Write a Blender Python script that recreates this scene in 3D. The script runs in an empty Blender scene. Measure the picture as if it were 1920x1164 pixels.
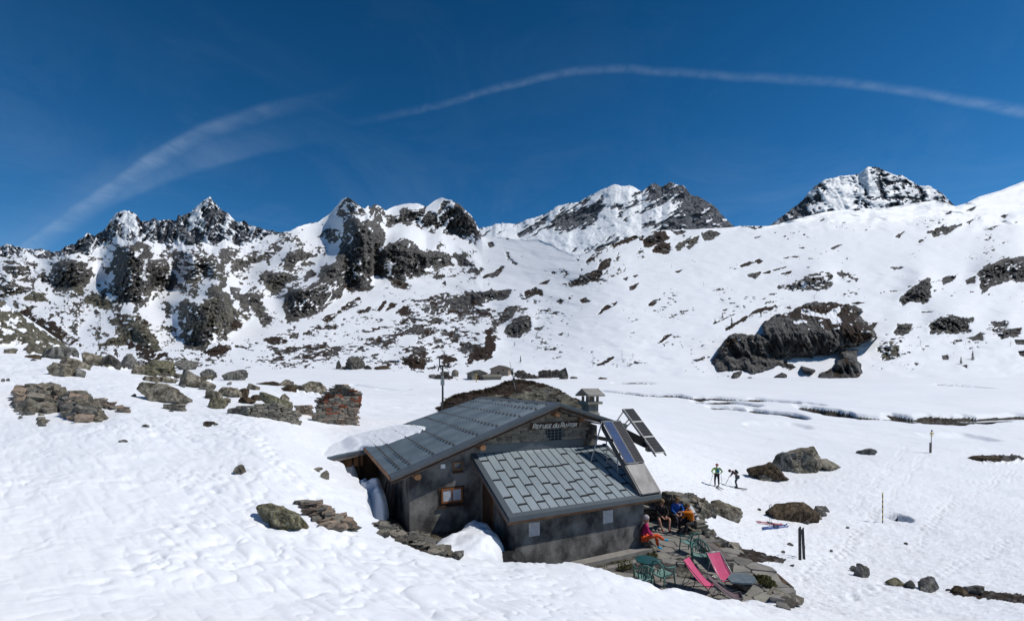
import bpy, bmesh, math, random
import numpy as np
from mathutils import Vector, Matrix
R = math.radians
random.seed(7)
S = bpy.context.scene
C = S.collection
# ------------------------------------------------------------------ camera
F = 826.0; CU = 960.0; HV = 717.0          # focal length, centre column and eye level, in photo pixels (1920 wide)
cam_d = bpy.data.cameras.new('camera'); cam = bpy.data.objects.new('camera', cam_d); C.objects.link(cam)
cam.location = (0, 0, 0); cam.rotation_euler = (R(90), 0, 0)
cam_d.sensor_width = 36; cam_d.lens = F/1920*36; cam_d.shift_y = (HV-582)/1920
cam_d.clip_start = 0.1; cam_d.clip_end = 20000
S.camera = cam
# ------------------------------------------------------------------ light and sky
SUN_EL = 53.0; SUN_AZ = -5.0       # azimuth measured from +X towards +Y
sun_d = bpy.data.lights.new('sun', 'SUN'); sun_d.energy = 3.6; sun_d.angle = R(0.5); sun_d.color = (1.0, 0.96, 0.9)
sun = bpy.data.objects.new('sun', sun_d); C.objects.link(sun)
sdir = Vector((math.cos(R(SUN_EL))*math.cos(R(SUN_AZ)), math.cos(R(SUN_EL))*math.sin(R(SUN_AZ)), math.sin(R(SUN_EL))))
sun.rotation_euler = sdir.to_track_quat('Z', 'Y').to_euler()
sun.location = (20, 0, 40)
W = bpy.data.worlds.new('World'); S.world = W; W.use_nodes = True
S.view_settings.view_transform = 'Standard'; S.view_settings.look = 'None'
S.view_settings.exposure = 0.0; S.view_settings.gamma = 1.0
S.view_settings.use_curve_mapping = False
S.cycles.max_bounces = 6; S.cycles.diffuse_bounces = 3; S.cycles.transparent_max_bounces = 8
wt = W.node_tree; wn = wt.nodes; wl = wt.links
for n in list(wn): wn.remove(n)
class NB:
    """small node-building helper"""
    def __init__(s, tree): s.t = tree; s.n = tree.nodes; s.l = tree.links
    def new(s, typ, **kw):
        n = s.n.new(typ)
        for k, v in kw.items(): setattr(n, k, v)
        return n
    def link(s, a, b): s.l.new(a, b)
    def val(s, n, i, v):
        if isinstance(v, bpy.types.NodeSocket): s.l.new(v, n.inputs[i])
        elif v is not None: n.inputs[i].default_value = v
    def math(s, op, a, b=None, c=None, clamp=False):
        n = s.new('ShaderNodeMath', operation=op); n.use_clamp = clamp
        s.val(n, 0, a); s.val(n, 1, b)
        if c is not None: s.val(n, 2, c)
        return n.outputs[0]
    def mix(s, f, a, b, blend='MIX'):
        n = s.new('ShaderNodeMix', data_type='RGBA', blend_type=blend)
        s.val(n, 0, f); s.val(n, 6, a); s.val(n, 7, b)
        return n.outputs[2]
    def noise(s, vec, scale, detail=4, rough=.55, dist=0, typ='FBM'):
        n = s.new('ShaderNodeTexNoise'); s.val(n, 'Vector', vec)
        n.inputs['Scale'].default_value = scale; n.inputs['Detail'].default_value = detail
        n.inputs['Roughness'].default_value = rough; n.inputs['Distortion'].default_value = dist
        return n.outputs['Fac']
    def ramp(s, f, stops, interp='LINEAR'):
        n = s.new('ShaderNodeValToRGB'); s.val(n, 0, f); cr = n.color_ramp; cr.interpolation = interp
        while len(cr.elements) < len(stops): cr.elements.new(.5)
        for e, (p, c) in zip(cr.elements, stops):
            e.position = p; e.color = (c, c, c, 1) if isinstance(c, (int, float)) else (*c, 1)
        return n.outputs[0]
    def mapping(s, vec, scale=(1, 1, 1), rot=(0, 0, 0)):
        n = s.new('ShaderNodeMapping'); s.val(n, 0, vec); n.inputs['Scale'].default_value = scale; n.inputs['Rotation'].default_value = rot
        return n.outputs[0]
    def rng(s, v, a, b, c=0., d=1., smooth=False):
        n = s.new('ShaderNodeMapRange'); n.clamp = True
        if smooth: n.interpolation_type = 'SMOOTHSTEP'
        s.val(n, 0, v); n.inputs[1].default_value = a; n.inputs[2].default_value = b
        n.inputs[3].default_value = c; n.inputs[4].default_value = d
        return n.outputs[0]
B = NB(wt)
sky = B.new('ShaderNodeTexSky', sky_type='NISHITA'); sky.sun_disc = False
sky.sun_elevation = R(SUN_EL); sky.sun_rotation = R(90-SUN_AZ)
sky.altitude = 2200; sky.air_density = 1.0; sky.dust_density = 0.15; sky.ozone_density = 2.5
tc = B.new('ShaderNodeTexCoord'); sep = B.new('ShaderNodeSeparateXYZ'); B.link(tc.outputs['Generated'], sep.inputs[0])
az = B.math('ARCTAN2', sep.outputs[0], sep.outputs[1])                 # azimuth from +Y, right positive
el = B.math('DIVIDE', sep.outputs[2], B.math('SQRT', B.math('ADD', B.math('MULTIPLY', sep.outputs[0], sep.outputs[0]), B.math('MULTIPLY', sep.outputs[1], sep.outputs[1]))))
def az_el(u, v):
    a = math.atan2(u-CU, F); return a, (HV-v)/F*math.cos(a)
def cirrus(pts, width, soft_low, nscale, stretch):
    """streak of high ice cloud following a curve given as photo points; returns a factor"""
    fc = B.new('ShaderNodeFloatCurve'); cm = fc.mapping; cv = cm.curves[0]
    cm.use_clip = False
    P = [az_el(u, v) for u, v in pts]
    P = [((a+1.2)/2.4, e) for a, e in P]
    while len(cv.points) < len(P): cv.points.new(.5, .5)
    for p, (a, e) in zip(cv.points, P): p.location = (a, e); p.handle_type = 'AUTO'
    cm.update()
    wob = B.math('MULTIPLY', B.math('SUBTRACT', B.noise(tc.outputs['Generated'], 4, 3), .5), .03)
    B.link(B.math('DIVIDE', B.math('ADD', az, 1.2), 2.4), fc.inputs['Value'])
    d = B.math('ADD', B.math('SUBTRACT', el, fc.outputs[0]), wob)
    up = B.rng(d, 0, width, 1, 0, True); lo = B.rng(d, -soft_low, 0, 0, 1, True)
    body = B.math('MULTIPLY', up, lo)
    vec = B.mapping(tc.outputs['Generated'], stretch, (0, 0, R(20)))
    fn = B.rng(B.noise(vec, nscale, 6, .65, .6), .32, .68, .3, 1)
    return B.math('MULTIPLY', body, fn)
c1 = cirrus([(-200, 470), (200, 380), (450, 290), (600, 245), (700, 222), (850, 188), (980, 155), (1100, 134), (1250, 134), (1400, 144), (1560, 156), (1700, 174), (1850, 203), (2100, 240)], .016, .012, 34, (1, 1, 1.6))
c1 = B.math('MULTIPLY', c1, B.ramp(B.rng(az, -.95, .95), [(0, 0), (.30, .0), (.37, .25), (.48, .5), (.6, .5), (.8, .5), (.93, .9), (1, 1)]))
c2 = cirrus([(-200, 600), (0, 495), (60, 452), (130, 398), (210, 345), (300, 288), (390, 243), (480, 212), (600, 180), (800, 120), (2100, -100)], .018, .045, 14, (1, 1, 2.5))
c2 = B.math('MULTIPLY', c2, B.ramp(B.rng(az, -.95, .95), [(0, .4), (.05, 1.2), (.13, 1.2), (.2, .6), (.27, .15), (.33, 0)]))
c3 = cirrus([(-200, 560), (60, 452), (130, 415), (200, 378), (300, 338), (400, 308), (500, 287), (640, 258), (800, 235), (2100, 0)], .085, .015, 7, (1, 1, 2))
c3 = B.math('MULTIPLY', c3, B.ramp(B.rng(az, -.95, .95), [(0, .1), (.07, .45), (.15, .6), (.21, .38), (.27, .12), (.32, 0)]))
veil = B.rng(B.noise(B.mapping(tc.outputs['Generated'], (1, 1, 2.2), (R(25), R(15), R(30))), 3.2, 8, .68, .8), .47, .8, 0, .2)
lowm = B.rng(el, 0, .55, 1, .1)
veil = B.math('MULTIPLY', veil, lowm)
cf = B.math('ADD', B.math('ADD', B.math('MULTIPLY', c1, .22), B.math('MULTIPLY', B.math('MAXIMUM', c2, c3), .24)), veil, clamp=True)
# the photo's sky is polarised: deeper than the plain model, most of all high up
hs = B.new('ShaderNodeHueSaturation'); B.link(sky.outputs[0], hs.inputs['Color']); hs.inputs['Saturation'].default_value = 1.36; hs.inputs['Hue'].default_value = .498
SKY_COL = B.mix(1.0, hs.outputs[0], B.ramp(B.rng(el, 0, 1.0), [(0, 1.0), (.3, 1.0), (.6, .82), (.8, .70), (1, .62)]), 'MULTIPLY')
skyc = B.mix(cf, SKY_COL, (4.8, 6.2, 8.0, 1))
bg = B.new('ShaderNodeBackground'); B.link(skyc, bg.inputs[0]); bg.inputs[1].default_value = 0.098
wo = B.new('ShaderNodeOutputWorld'); B.link(bg.outputs[0], wo.inputs[0])
# ------------------------------------------------------------------ numeric noise
def _hash(ix, iy, seed):
    h = (ix.astype(np.int64)*374761393 + iy.astype(np.int64)*668265263 + seed*974634777) & 0xffffffff
    h = ((h ^ (h >> 13))*1274126177) & 0xffffffff
    return ((h ^ (h >> 16)) & 0xffff)/65535.0
def vnoise(x, y, seed=0):
    ix = np.floor(x); iy = np.floor(y); fx = x-ix; fy = y-iy
    fx = fx*fx*fx*(fx*(fx*6-15)+10); fy = fy*fy*fy*(fy*(fy*6-15)+10)
    a = _hash(ix, iy, seed); b = _hash(ix+1, iy, seed); c = _hash(ix, iy+1, seed); d = _hash(ix+1, iy+1, seed)
    return (a*(1-fx)+b*fx)*(1-fy)+(c*(1-fx)+d*fx)*fy
def fbm(x, y, o=5, seed=0, gain=.5, lac=2.03):
    s = 0; a = 1; t = 0
    for k in range(o):
        c, sn = math.cos(.6*k), math.sin(.6*k)
        s = s+a*(vnoise((x*c-y*sn)*lac**k+17.3*k, (x*sn+y*c)*lac**k-9.1*k, seed+k)*2-1); t += a; a *= gain
    return s/t
def ridged(x, y, o=5, seed=0, gain=.5, lac=2.07):
    s = 0; a = 1; t = 0
    for k in range(o):
        s = s+a*(1-2*np.abs(vnoise(x*lac**k+31.7*k, y*lac**k+11.9*k, seed+k)*2-1)); t += a; a *= gain
    return s/t
def sstep(x, a, b):
    t = np.clip((x-a)/(b-a), 0, 1); return t*t*(3-2*t)
def poly_sd(px, py, poly):
    """signed distance (inside positive) to a polygon, vectorised"""
    P = np.asarray(poly, float); d = np.full(px.shape, 1e9); ins = np.zeros(px.shape, bool)
    n = len(P)
    for i in range(n):
        ax, ay = P[i]; bx, by = P[(i+1) % n]
        ex, ey = bx-ax, by-ay; wx, wy = px-ax, py-ay
        t = np.clip((wx*ex+wy*ey)/(ex*ex+ey*ey+1e-12), 0, 1)
        d = np.minimum(d, (wx-ex*t)**2+(wy-ey*t)**2)
        c = ((ay > py) != (by > py)) & (px < ex*(py-ay)/(by-ay+1e-12)+ax)
        ins ^= c
    return np.where(ins, 1, -1)*np.sqrt(d)
# ------------------------------------------------------------------ object helpers
def props(o, label=None, cat=None, group=None, kind=None):
    for k, v in (('label', label), ('category', cat), ('group', group), ('kind', kind)):
        if v: o[k] = v
    return o
def link(name, me, mats=None, parent=None, loc=None, rot=None, scale=None):
    o = bpy.data.objects.new(name, me); C.objects.link(o)
    if mats is not None:
        for m in (mats if isinstance(mats, (list, tuple)) else [mats]):
            if m.name not in [q.name for q in me.materials if q]: me.materials.append(m)
    if parent: o.parent = parent
    if loc is not None: o.location = loc
    if rot is not None: o.rotation_euler = rot
    if scale is not None: o.scale = scale
    return o
def empty(name, loc, label, cat, group=None, rotz=0):
    o = bpy.data.objects.new(name, None); C.objects.link(o); o.location = loc; o.rotation_euler = (0, 0, rotz)
    o.empty_display_size = .2
    return props(o, label, cat, group)
def grid_mesh(name, X, Y, Z, attrs=None, keep=None, smooth=True):
    nr, nc = X.shape
    idx = np.arange(nr*nc).reshape(nr, nc)
    a = idx[:-1, :-1].ravel(); b = idx[:-1, 1:].ravel(); c = idx[1:, 1:].ravel(); d = idx[1:, :-1].ravel()
    q = np.stack([a, b, c, d], 1)
    if keep is not None:
        k = keep.ravel(); q = q[k[a] & k[b] & k[c] & k[d]]
        used = np.zeros(nr*nc, bool); used[q.ravel()] = True
        remap = np.cumsum(used)-1
        q = remap[q]
    else: used = None
    V = np.stack([X.ravel(), Y.ravel(), Z.ravel()], 1)
    if used is not None: V = V[used]
    me = bpy.data.meshes.new(name)
    me.vertices.add(len(V)); me.vertices.foreach_set('co', V.astype(np.float32).ravel())
    me.loops.add(q.size); me.loops.foreach_set('vertex_index', q.astype(np.int32).ravel())
    me.polygons.add(len(q)); me.polygons.foreach_set('loop_start', np.arange(0, q.size, 4, dtype=np.int32))
    me.polygons.foreach_set('loop_total', np.full(len(q), 4, np.int32))
    me.polygons.foreach_set('use_smooth', np.full(len(q), smooth, bool))
    for k, v in (attrs or {}).items():
        at = me.attributes.new(k, 'FLOAT', 'POINT'); vv = v.ravel()
        if used is not None: vv = vv[used]
        at.data.foreach_set('value', vv.astype(np.float32))
    me.update(calc_edges=True); me.validate()
    return me
def mesh_from(name, verts, faces, smooth=False):
    me = bpy.data.meshes.new(name); me.from_pydata([tuple(v) for v in verts], [], faces); me.update()
    if smooth: me.polygons.foreach_set('use_smooth', [True]*len(me.polygons))
    return me
class MB:
    """collects boxes, bars and tubes into one mesh"""
    def __init__(s): s.v = []; s.f = []; s.sm = []
    def add(s, vs, fs, smooth=False):
        o = len(s.v); s.v += [tuple(v) for v in vs]; s.f += [tuple(i+o for i in f) for f in fs]; s.sm += [smooth]*len(fs)
        return s
    def hexa(s, p):     # eight corners: bottom ring 0-3, top ring 4-7
        return s.add(p, [(0, 3, 2, 1), (4, 5, 6, 7), (0, 1, 5, 4), (1, 2, 6, 5), (2, 3, 7, 6), (3, 0, 4, 7)])
    def box(s, c, d, M=None):
        x, y, z = c; a, b, h = d[0]/2, d[1]/2, d[2]/2
        p = [Vector((x+i*a, y+j*b, z+k*h)) for k in (-1, 1) for i, j in ((-1, -1), (1, -1), (1, 1), (-1, 1))]
        if M: p = [M @ q for q in p]
        return s.hexa(p)
    def bar(s, a, b, w, h, up=(0, 0, 1)):
        a = Vector(a); b = Vector(b); d = (b-a).normalized(); u = Vector(up)
        r = d.cross(u)
        if r.length < 1e-4: r = Vector((1, 0, 0))
        r.normalize(); u = r.cross(d).normalized()
        r *= w/2; u *= h/2
        return s.hexa([a-r-u, a+r-u, b+r-u, b-r-u, a-r+u, a+r+u, b+r+u, b-r+u])
    def tube(s, pts, rad, n=6, caps=True):
        pts = [Vector(p) for p in pts]; rs = rad if isinstance(rad, (list, tuple)) else [rad]*len(pts)
        o = len(s.v); prev = None
        for i, p in enumerate(pts):
            d = (pts[min(i+1, len(pts)-1)]-pts[max(i-1, 0)]).normalized()
            if prev is None:
                prev = d.cross(Vector((0, 0, 1)))
                if prev.length < 1e-3: prev = Vector((1, 0, 0))
            r = (prev-d*prev.dot(d)).normalized(); prev = r; q = d.cross(r)
            s.v += [tuple(p+(r*math.cos(t)+q*math.sin(t))*rs[i]) for t in [2*math.pi*k/n for k in range(n)]]
        for i in range(len(pts)-1):
            for k in range(n):
                a = o+i*n+k; b = o+i*n+(k+1) % n
                s.f.append((a, b, b+n, a+n)); s.sm.append(True)
        if caps:
            s.f.append(tuple(o+k for k in reversed(range(n)))); s.sm.append(False)
            e = o+(len(pts)-1)*n; s.f.append(tuple(e+k for k in range(n))); s.sm.append(False)
        return s
    def build(s, name, mat, parent=None, **kw):
        me = bpy.data.meshes.new(name); me.from_pydata(s.v, [], s.f); me.polygons.foreach_set('use_smooth', s.sm); me.update()
        return link(name, me, mat, parent, **kw)
# ------------------------------------------------------------------ materials
def new_mat(name):
    m = bpy.data.materials.new(name); m.use_nodes = True
    b = NB(m.node_tree); p = b.n['Principled BSDF']
    return m, b, p
def simple(name, c1, c2=None, scale=8, rough=.8, bump=0, bscale=30, metal=0, stretch=(1, 1, 1), detail=5, contrast=(.3, .7), spec=.3, rnd=0):
    m, b, p = new_mat(name)
    t = b.new('ShaderNodeTexCoord'); vec = b.mapping(t.outputs['Object'], stretch)
    f = b.rng(b.noise(vec, scale, detail), *contrast)
    col = b.mix(f, (*c1, 1), (*(c2 or c1), 1))
    if rnd:
        oi = b.new('ShaderNodeObjectInfo')
        col = b.mix(rnd, col, b.mix(1.0, col, b.ramp(oi.outputs['Random'], [(0, (.3, .29, .29)), (.2, (.75, .7, .62)), (.4, (1.3, 1.27, 1.2)), (.6, (.6, .6, .62)), (.8, (1.5, 1.42, 1.3)), (1, (.95, .97, .9))]), 'MULTIPLY'))
    b.link(col, p.inputs['Base Color']); p.inputs['Roughness'].default_value = rough; p.inputs['Metallic'].default_value = metal
    p.inputs['Specular IOR Level'].default_value = spec
    if bump:
        bn = b.new('ShaderNodeBump'); bn.inputs['Strength'].default_value = bump; bn.inputs['Distance'].default_value = .02
        b.link(b.noise(vec, bscale, 5), bn.inputs['Height']); b.link(bn.outputs[0], p.inputs['Normal'])
    return m
def snow_rock_mat(name, sc, lichen=.5, snow_bump=.4, near=False, cool=False):
    """snow, rock and earth told apart by the mesh's own rock and earth attributes plus fine noise; sc = metres per noise unit"""
    m, b, p = new_mat(name)
    t = b.new('ShaderNodeTexCoord'); P = t.outputs['Object']
    def at(n):
        a = b.new('ShaderNodeAttribute', attribute_name=n); return a.outputs['Fac']
    n1 = b.noise(P, 1/sc, 6, .65)
    rk = b.rng(b.math('ADD', at('rock'), b.math('MULTIPLY', b.math('SUBTRACT', n1, .5), .7)), .44, .56, smooth=True)
    br = b.rng(b.math('ADD', at('earth'), b.math('MULTIPLY', b.math('SUBTRACT', b.noise(P, 1.7/sc, 5, .6), .5), 1.1)), .4, .6)
    st = b.noise(b.mapping(P, (1, 1, .35), (R(20), R(25), 0)), .9/sc, 7, .7, .4)
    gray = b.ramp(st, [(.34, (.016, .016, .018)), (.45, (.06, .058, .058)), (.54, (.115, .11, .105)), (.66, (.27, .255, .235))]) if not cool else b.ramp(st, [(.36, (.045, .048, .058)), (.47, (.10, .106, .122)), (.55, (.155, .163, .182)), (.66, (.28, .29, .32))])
    olive = b.ramp(st, [(.34, (.022, .021, .017)), (.48, (.10, .094, .07)), (.58, (.19, .178, .135)), (.68, (.32, .30, .23))])
    brown = b.ramp(b.noise(P, 2.5/sc, 4, .7), [(.35, (.010, .007, .005)), (.52, (.04, .025, .017)), (.68, (.10, .065, .042))])
    lc = b.rng(b.math('ADD', b.noise(P, .35/sc, 4), b.math('SUBTRACT', at('lichen'), .5)), .42, .6)
    rc = b.mix(lc, gray, olive); rc = b.mix(br, rc, brown)
    dirt = b.rng(b.noise(P, .08 if near else .6/sc, 5, .6), .35, .7)
    sn = b.mix(dirt, (.80, .825, .87, 1), (.86, .875, .90, 1))
    if near:      # trodden snow keeps grit and melt hollows
        tr = at('trodden')
        gr = b.rng(b.noise(P, 6, 7, .8), .49, .62)
        sn = b.mix(b.math('MULTIPLY', b.math('MULTIPLY', gr, tr), .5), sn, (.40, .385, .38, 1))
    b.link(b.mix(rk, sn, rc), p.inputs['Base Color'])
    b.link(b.rng(rk, 0, 1, .55, .9), p.inputs['Roughness']); p.inputs['Specular IOR Level'].default_value = .25
    b1 = b.new('ShaderNodeBump'); b1.inputs['Distance'].default_value = sc*.55; b.link(b.math('MULTIPLY', rk, 1.0), b1.inputs['Strength'])
    b.link(b.noise(b.mapping(P, (1, 1, .5)), 1.6/sc, 7, .72), b1.inputs['Height'])
    b2 = b.new('ShaderNodeBump'); b2.inputs['Distance'].default_value = .05 if near else sc*.12
    b2.inputs['Strength'].default_value = snow_bump
    if near:
        h = b.math('ADD', b.noise(P, 5, 5, .6), b.math('MULTIPLY', b.math('MULTIPLY', b.noise(P, 11, 4, .7), at('trodden')), 1.6))
    else: h = b.noise(P, .8/sc, 4, .6)
    b.link(h, b2.inputs['Height']); b.link(b1.outputs[0], b2.inputs['Normal'])
    b.link(b2.outputs[0], p.inputs['Normal'])
    return m
M_NEAR = snow_rock_mat('snow_near', .5, near=True, snow_bump=.35)
M_HILL = snow_rock_mat('snow_and_rock', 3.2)
M_FAR = snow_rock_mat('far_rock', 9, cool=True)  # cool greys: bluish rock with a slight aerial haze put into the colour
def rock_mat(name, dark, mid, light, lich=(.16, .16, .07), lamt=.3, sc=1.0):
    m, b, p = new_mat(name)
    P = b.new('ShaderNodeTexCoord').outputs['Object']
    oi = b.new('ShaderNodeObjectInfo').outputs['Random']
    off = b.new('ShaderNodeVectorMath', operation='ADD'); b.link(P, off.inputs[0])
    cmb = b.new('ShaderNodeCombineXYZ'); b.link(b.math('MULTIPLY', oi, 40), cmb.inputs[0]); b.link(cmb.outputs[0], off.inputs[1]); P = off.outputs[0]
    st = b.noise(b.mapping(P, (1, 1, .6)), 2.2*sc, 8, .72, .3)
    c = b.ramp(st, [(.38, dark), (.5, mid), (.61, light)])
    c = b.mix(b.math('MULTIPLY', b.rng(b.noise(P, 5*sc, 5, .7), .5, .62), lamt), c, (*lich, 1))
    cr = b.rng(b.noise(P, 1.1*sc, 3, .5, 2.0), .485, .515); cr2 = b.math('MULTIPLY', b.math('ABSOLUTE', b.math('SUBTRACT', cr, .5)), 2)
    c = b.mix(b.math('MULTIPLY', b.math('SUBTRACT', 1, cr2), .7), c, (dark[0]*.4, dark[1]*.4, dark[2]*.4, 1))
    g = b.new('ShaderNodeNewGeometry'); 
    b.link(c, p.inputs['Base Color']); p.inputs['Roughness'].default_value = .92; p.inputs['Specular IOR Level'].default_value = .2
    bn = b.new('ShaderNodeBump'); bn.inputs['Strength'].default_value = .9; bn.inputs['Distance'].default_value = .14/sc
    b.link(b.noise(P, 5*sc, 8, .7), bn.inputs['Height']); b.link(bn.outputs[0], p.inputs['Normal'])
    return m
M_ROCK = rock_mat('lichened_rock', (.03, .026, .02), (.18, .158, .122), (.37, .335, .27), lich=(.21, .19, .12))
M_ROCKG = rock_mat('grey_rock', (.028, .027, .027), (.13, .125, .115), (.29, .28, .255), lamt=.15)
M_ROCKF = rock_mat('dark_rock', (.014, .014, .014), (.07, .066, .06), (.17, .16, .145), lamt=.15, sc=.7)
M_ROCKL = rock_mat('yellow_lichen_rock', (.025, .022, .016), (.12, .112, .08), (.26, .25, .18), lich=(.21, .185, .075), lamt=.55, sc=2.4)
M_HEATH = rock_mat('brown_heather', (.012, .008, .006), (.055, .036, .024), (.15, .11, .075), lich=(.09, .08, .03), lamt=.5, sc=2.2)
M_EARTH = rock_mat('earth', (.02, .012, .008), (.07, .042, .028), (.15, .1, .07), lamt=.1, sc=2)
M_STONE = simple('wall_stone', (.09, .085, .075), (.24, .225, .195), 6, .95, .6, 14, rnd=.85)
M_STONER = simple('rust_stained_stone', (.15, .105, .08), (.28, .235, .2), 5, .95, .6, 14, rnd=.9)
M_ORANGE = simple('orange_lichen_stone', (.28, .06, .025), (.16, .09, .06), 7, .95, .6, 14, rnd=.4)
M_SLAB = simple('paving_stone', (.15, .148, .145), (.27, .255, .225), 2.2, .85, .5, 9, rnd=.4)
M_SLATE = simple('blue_slate', (.10, .13, .15), (.16, .2, .22), 3, .85, .4, 12, spec=.1)
M_PLASTER = simple('cement_render', (.045, .044, .043), (.215, .207, .195), 1.5, .95, 1.0, 22, contrast=(.38, .62), detail=9, stretch=(1, 1, .85))
M_PLASTER2 = simple('pale_cement', (.2, .19, .175), (.3, .285, .26), 3, .9, .4, 16)
M_ROOF = simple('corrugated_blue_steel', (.105, .14, .168), (.145, .185, .215), 1.2, .42, 0, metal=.25, spec=.5, contrast=(.4, .6))
M_PANEL = simple('seamed_blue_steel', (.25, .30, .325), (.31, .36, .385), 1.5, .38, .05, 4, metal=.2, spec=.5, rnd=.1)
M_TRIM = simple('roof_trim_steel', (.075, .09, .105), (.095, .112, .128), 1.5, .45, 0, metal=.3, spec=.5)
M_DARK = simple('dark_gap', (.006, .006, .007), (.012, .012, .012), 5, .9)
M_WOOD = simple('weathered_larch', (.12, .055, .025), (.27, .14, .07), 3, .8, .4, 20, stretch=(1, 1, 1))
M_WOODG = simple('greyed_wood', (.09, .075, .068), (.2, .175, .16), 4, .85, .4, 25)
M_WOODD = simple('dark_wood', (.03, .018, .012), (.075, .04, .025), 4, .85, .3, 25)
M_ORWOOD = simple('varnished_window_wood', (.17, .065, .022), (.25, .10, .035), 6, .5)
M_SHUT = simple('white_painted_wood', (.42, .42, .43), (.58, .58, .6), 9, .7, .2, 30)
M_GLASS = simple('window_glass', (.32, .36, .42), (.5, .53, .58), 3, .15, spec=.8)
M_GLASSD = simple('dark_glass', (.03, .045, .06), (.06, .08, .1), 3, .12, spec=.8)
M_WHITE = simple('white_paint', (.75, .75, .75), (.82, .82, .82), 5, .6)
M_BLACK = simple('black_rubber', (.012, .012, .013), (.02, .02, .02), 5, .6)
M_METAL = simple('galvanised_steel', (.32, .33, .34), (.42, .43, .44), 5, .5, metal=.4)
M_METALD = simple('dark_steel', (.05, .052, .055), (.08, .082, .085), 5, .5, metal=.4)
M_CELLB = simple('blue_solar_cell', (.005, .035, .12), (.008, .055, .18), 2.5, .5, spec=.08)
M_CELLD = simple('black_solar_cell', (.012, .014, .022), (.022, .025, .036), 4, .5, spec=.08)
M_CONC = simple('chimney_stone', (.17, .155, .13), (.3, .28, .24), 4, .9, .5, 14)
def fabric(name, c, r=.85): return simple(name, tuple(x*.85 for x in c), c, 12, r, .2, 60)
M_SNOW = None
# ================================================================== hut frame (needed by the terrain)
D2 = np.array([.8957, .4446]); D1 = np.array([-.4446, .8957]); G0 = np.array([-1.592, 16.97])   # D2 along the gable wall, D1 along the ridge
def HW(s, t, z=0.): p = G0+s*D2+t*D1; return Vector((p[0], p[1], z))
def st_of(x, y): dx = x-G0[0]; dy = y-G0[1]; return dx*D2[0]+dy*D2[1], dx*D1[0]+dy*D1[1]
def PX(u, v, Y): return Vector(((u-CU)/F*Y, Y, (HV-v)/F*Y))
def PZ(u, v, z):
    Y = z*F/(HV-v); return Vector(((u-CU)/F*Y, Y, z))
# ================================================================== near ground: a smooth surface through surveyed points
CP = {
 -300: [(1164, 3.6), (1050, 5.2), (900, 8.5), (750, 16), (650, 28), (600, 42), (560, 55), (505, 76), (545, 110), (640, 170)],
 0: [(1164, 5), (1050, 7), (950, 9.5), (850, 13.5), (765, 20), (700, 29), (655, 42), (612, 55), (562, 77), (640, 105), (690, 170)],
 100: [(1164, 5.2), (950, 9.7), (765, 20.5), (705, 30), (672, 42), (650, 57), (630, 73), (675, 105), (692, 170)],
 200: [(1164, 5.5), (1050, 7.5), (950, 10), (850, 14), (765, 21), (710, 31), (692, 42), (684, 54), (700, 75), (704, 110), (692, 170)],
 400: [(1164, 6), (1050, 8.3), (950, 11), (850, 15.5), (800, 20), (765, 26), (735, 36), (714, 49), (722, 70), (708, 110), (692, 170)],
 550: [(1164, 6.5), (1050, 9), (950, 12), (850, 16.5), (815, 21), (785, 26), (758, 34), (738, 47), (728, 70), (714, 110), (700, 140), (692, 172)],
 605: [(1164, 6.6), (1050, 9.2), (950, 12.3), (896, 15.8), (874, 19.2), (854, 21.5), (826, 25), (795, 30), (760, 38), (735, 52), (722, 105), (698, 145), (693, 172)],
 660: [(1164, 6.8), (1060, 9.5), (985, 12.3), (914, 16.4), (886, 19.2), (852, 22.5), (806, 27.5), (775, 40), (745, 65), (720, 105), (700, 145), (694, 172)],
 768: [(1164, 7.2), (1065, 9.8), (1010, 12.6), (950, 16), (860, 22), (800, 30), (770, 44), (745, 68), (720, 108), (703, 145), (696, 175)],
 860: [(1164, 7.6), (1085, 10), (1047, 12.2), (960, 17), (850, 26), (800, 34), (765, 52), (742, 76), (714, 130), (700, 175)],
 960: [(1164, 8), (1105, 10), (1058, 12.4), (980, 17), (860, 26), (800, 35), (765, 57), (742, 82), (714, 132), (702, 175)],
 1100: [(1164, 8.5), (1110, 10.5), (1070, 12.3), (1000, 17), (870, 26), (815, 36), (775, 60), (748, 84), (715, 132), (703, 175)],
 1250: [(1164, 9.6), (1138, 10.7), (1112, 11.9), (1040, 16), (960, 21), (905, 27), (872, 33), (836, 44), (788, 62), (752, 84), (735, 98), (714, 132), (703, 175)],
 1400: [(1164, 10.6), (1136, 12.6), (1065, 16.5), (1000, 21.5), (950, 27.5), (915, 33.4), (870, 41), (820, 53), (790, 63), (770, 72), (750, 84), (735, 98), (714, 132), (703, 170)],
 1600: [(1164, 12), (1130, 13.8), (1095, 16.5), (1055, 20.5), (1000, 24.8), (950, 29.5), (915, 34.5), (870, 42), (820, 54), (790, 64), (770, 73), (750, 85), (735, 99), (714, 132), (703, 170)],
 1920: [(1164, 13), (1128, 15.2), (1080, 19.5), (1000, 25.5), (915, 36), (870, 43), (820, 55), (770, 74), (750, 86), (735, 100), (714, 132), (703, 170)],
 2250: [(1164, 13.2), (1128, 15.5), (1080, 19.8), (1000, 26), (915, 37), (870, 44), (820, 56), (770, 75), (735, 101), (714, 132), (703, 170)]}
cu, cl, ce = [], [], []
for u, L in CP.items():
    L = [(HV+(1.75/2.2)*F+u*.0, 2.2)]+L
    for v, Y in L: cu.append((u-CU)/300); cl.append(math.log(Y)*1.6); ce.append((HV-v)/F)
cu = np.array(cu); cl = np.array(cl); ce = np.array(ce); n = len(cu); NRB = n
r2 = (cu[:, None]-cu)**2+(cl[:, None]-cl)**2
K = np.sqrt(r2)*r2*1.0     # r^3 kernel
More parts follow.
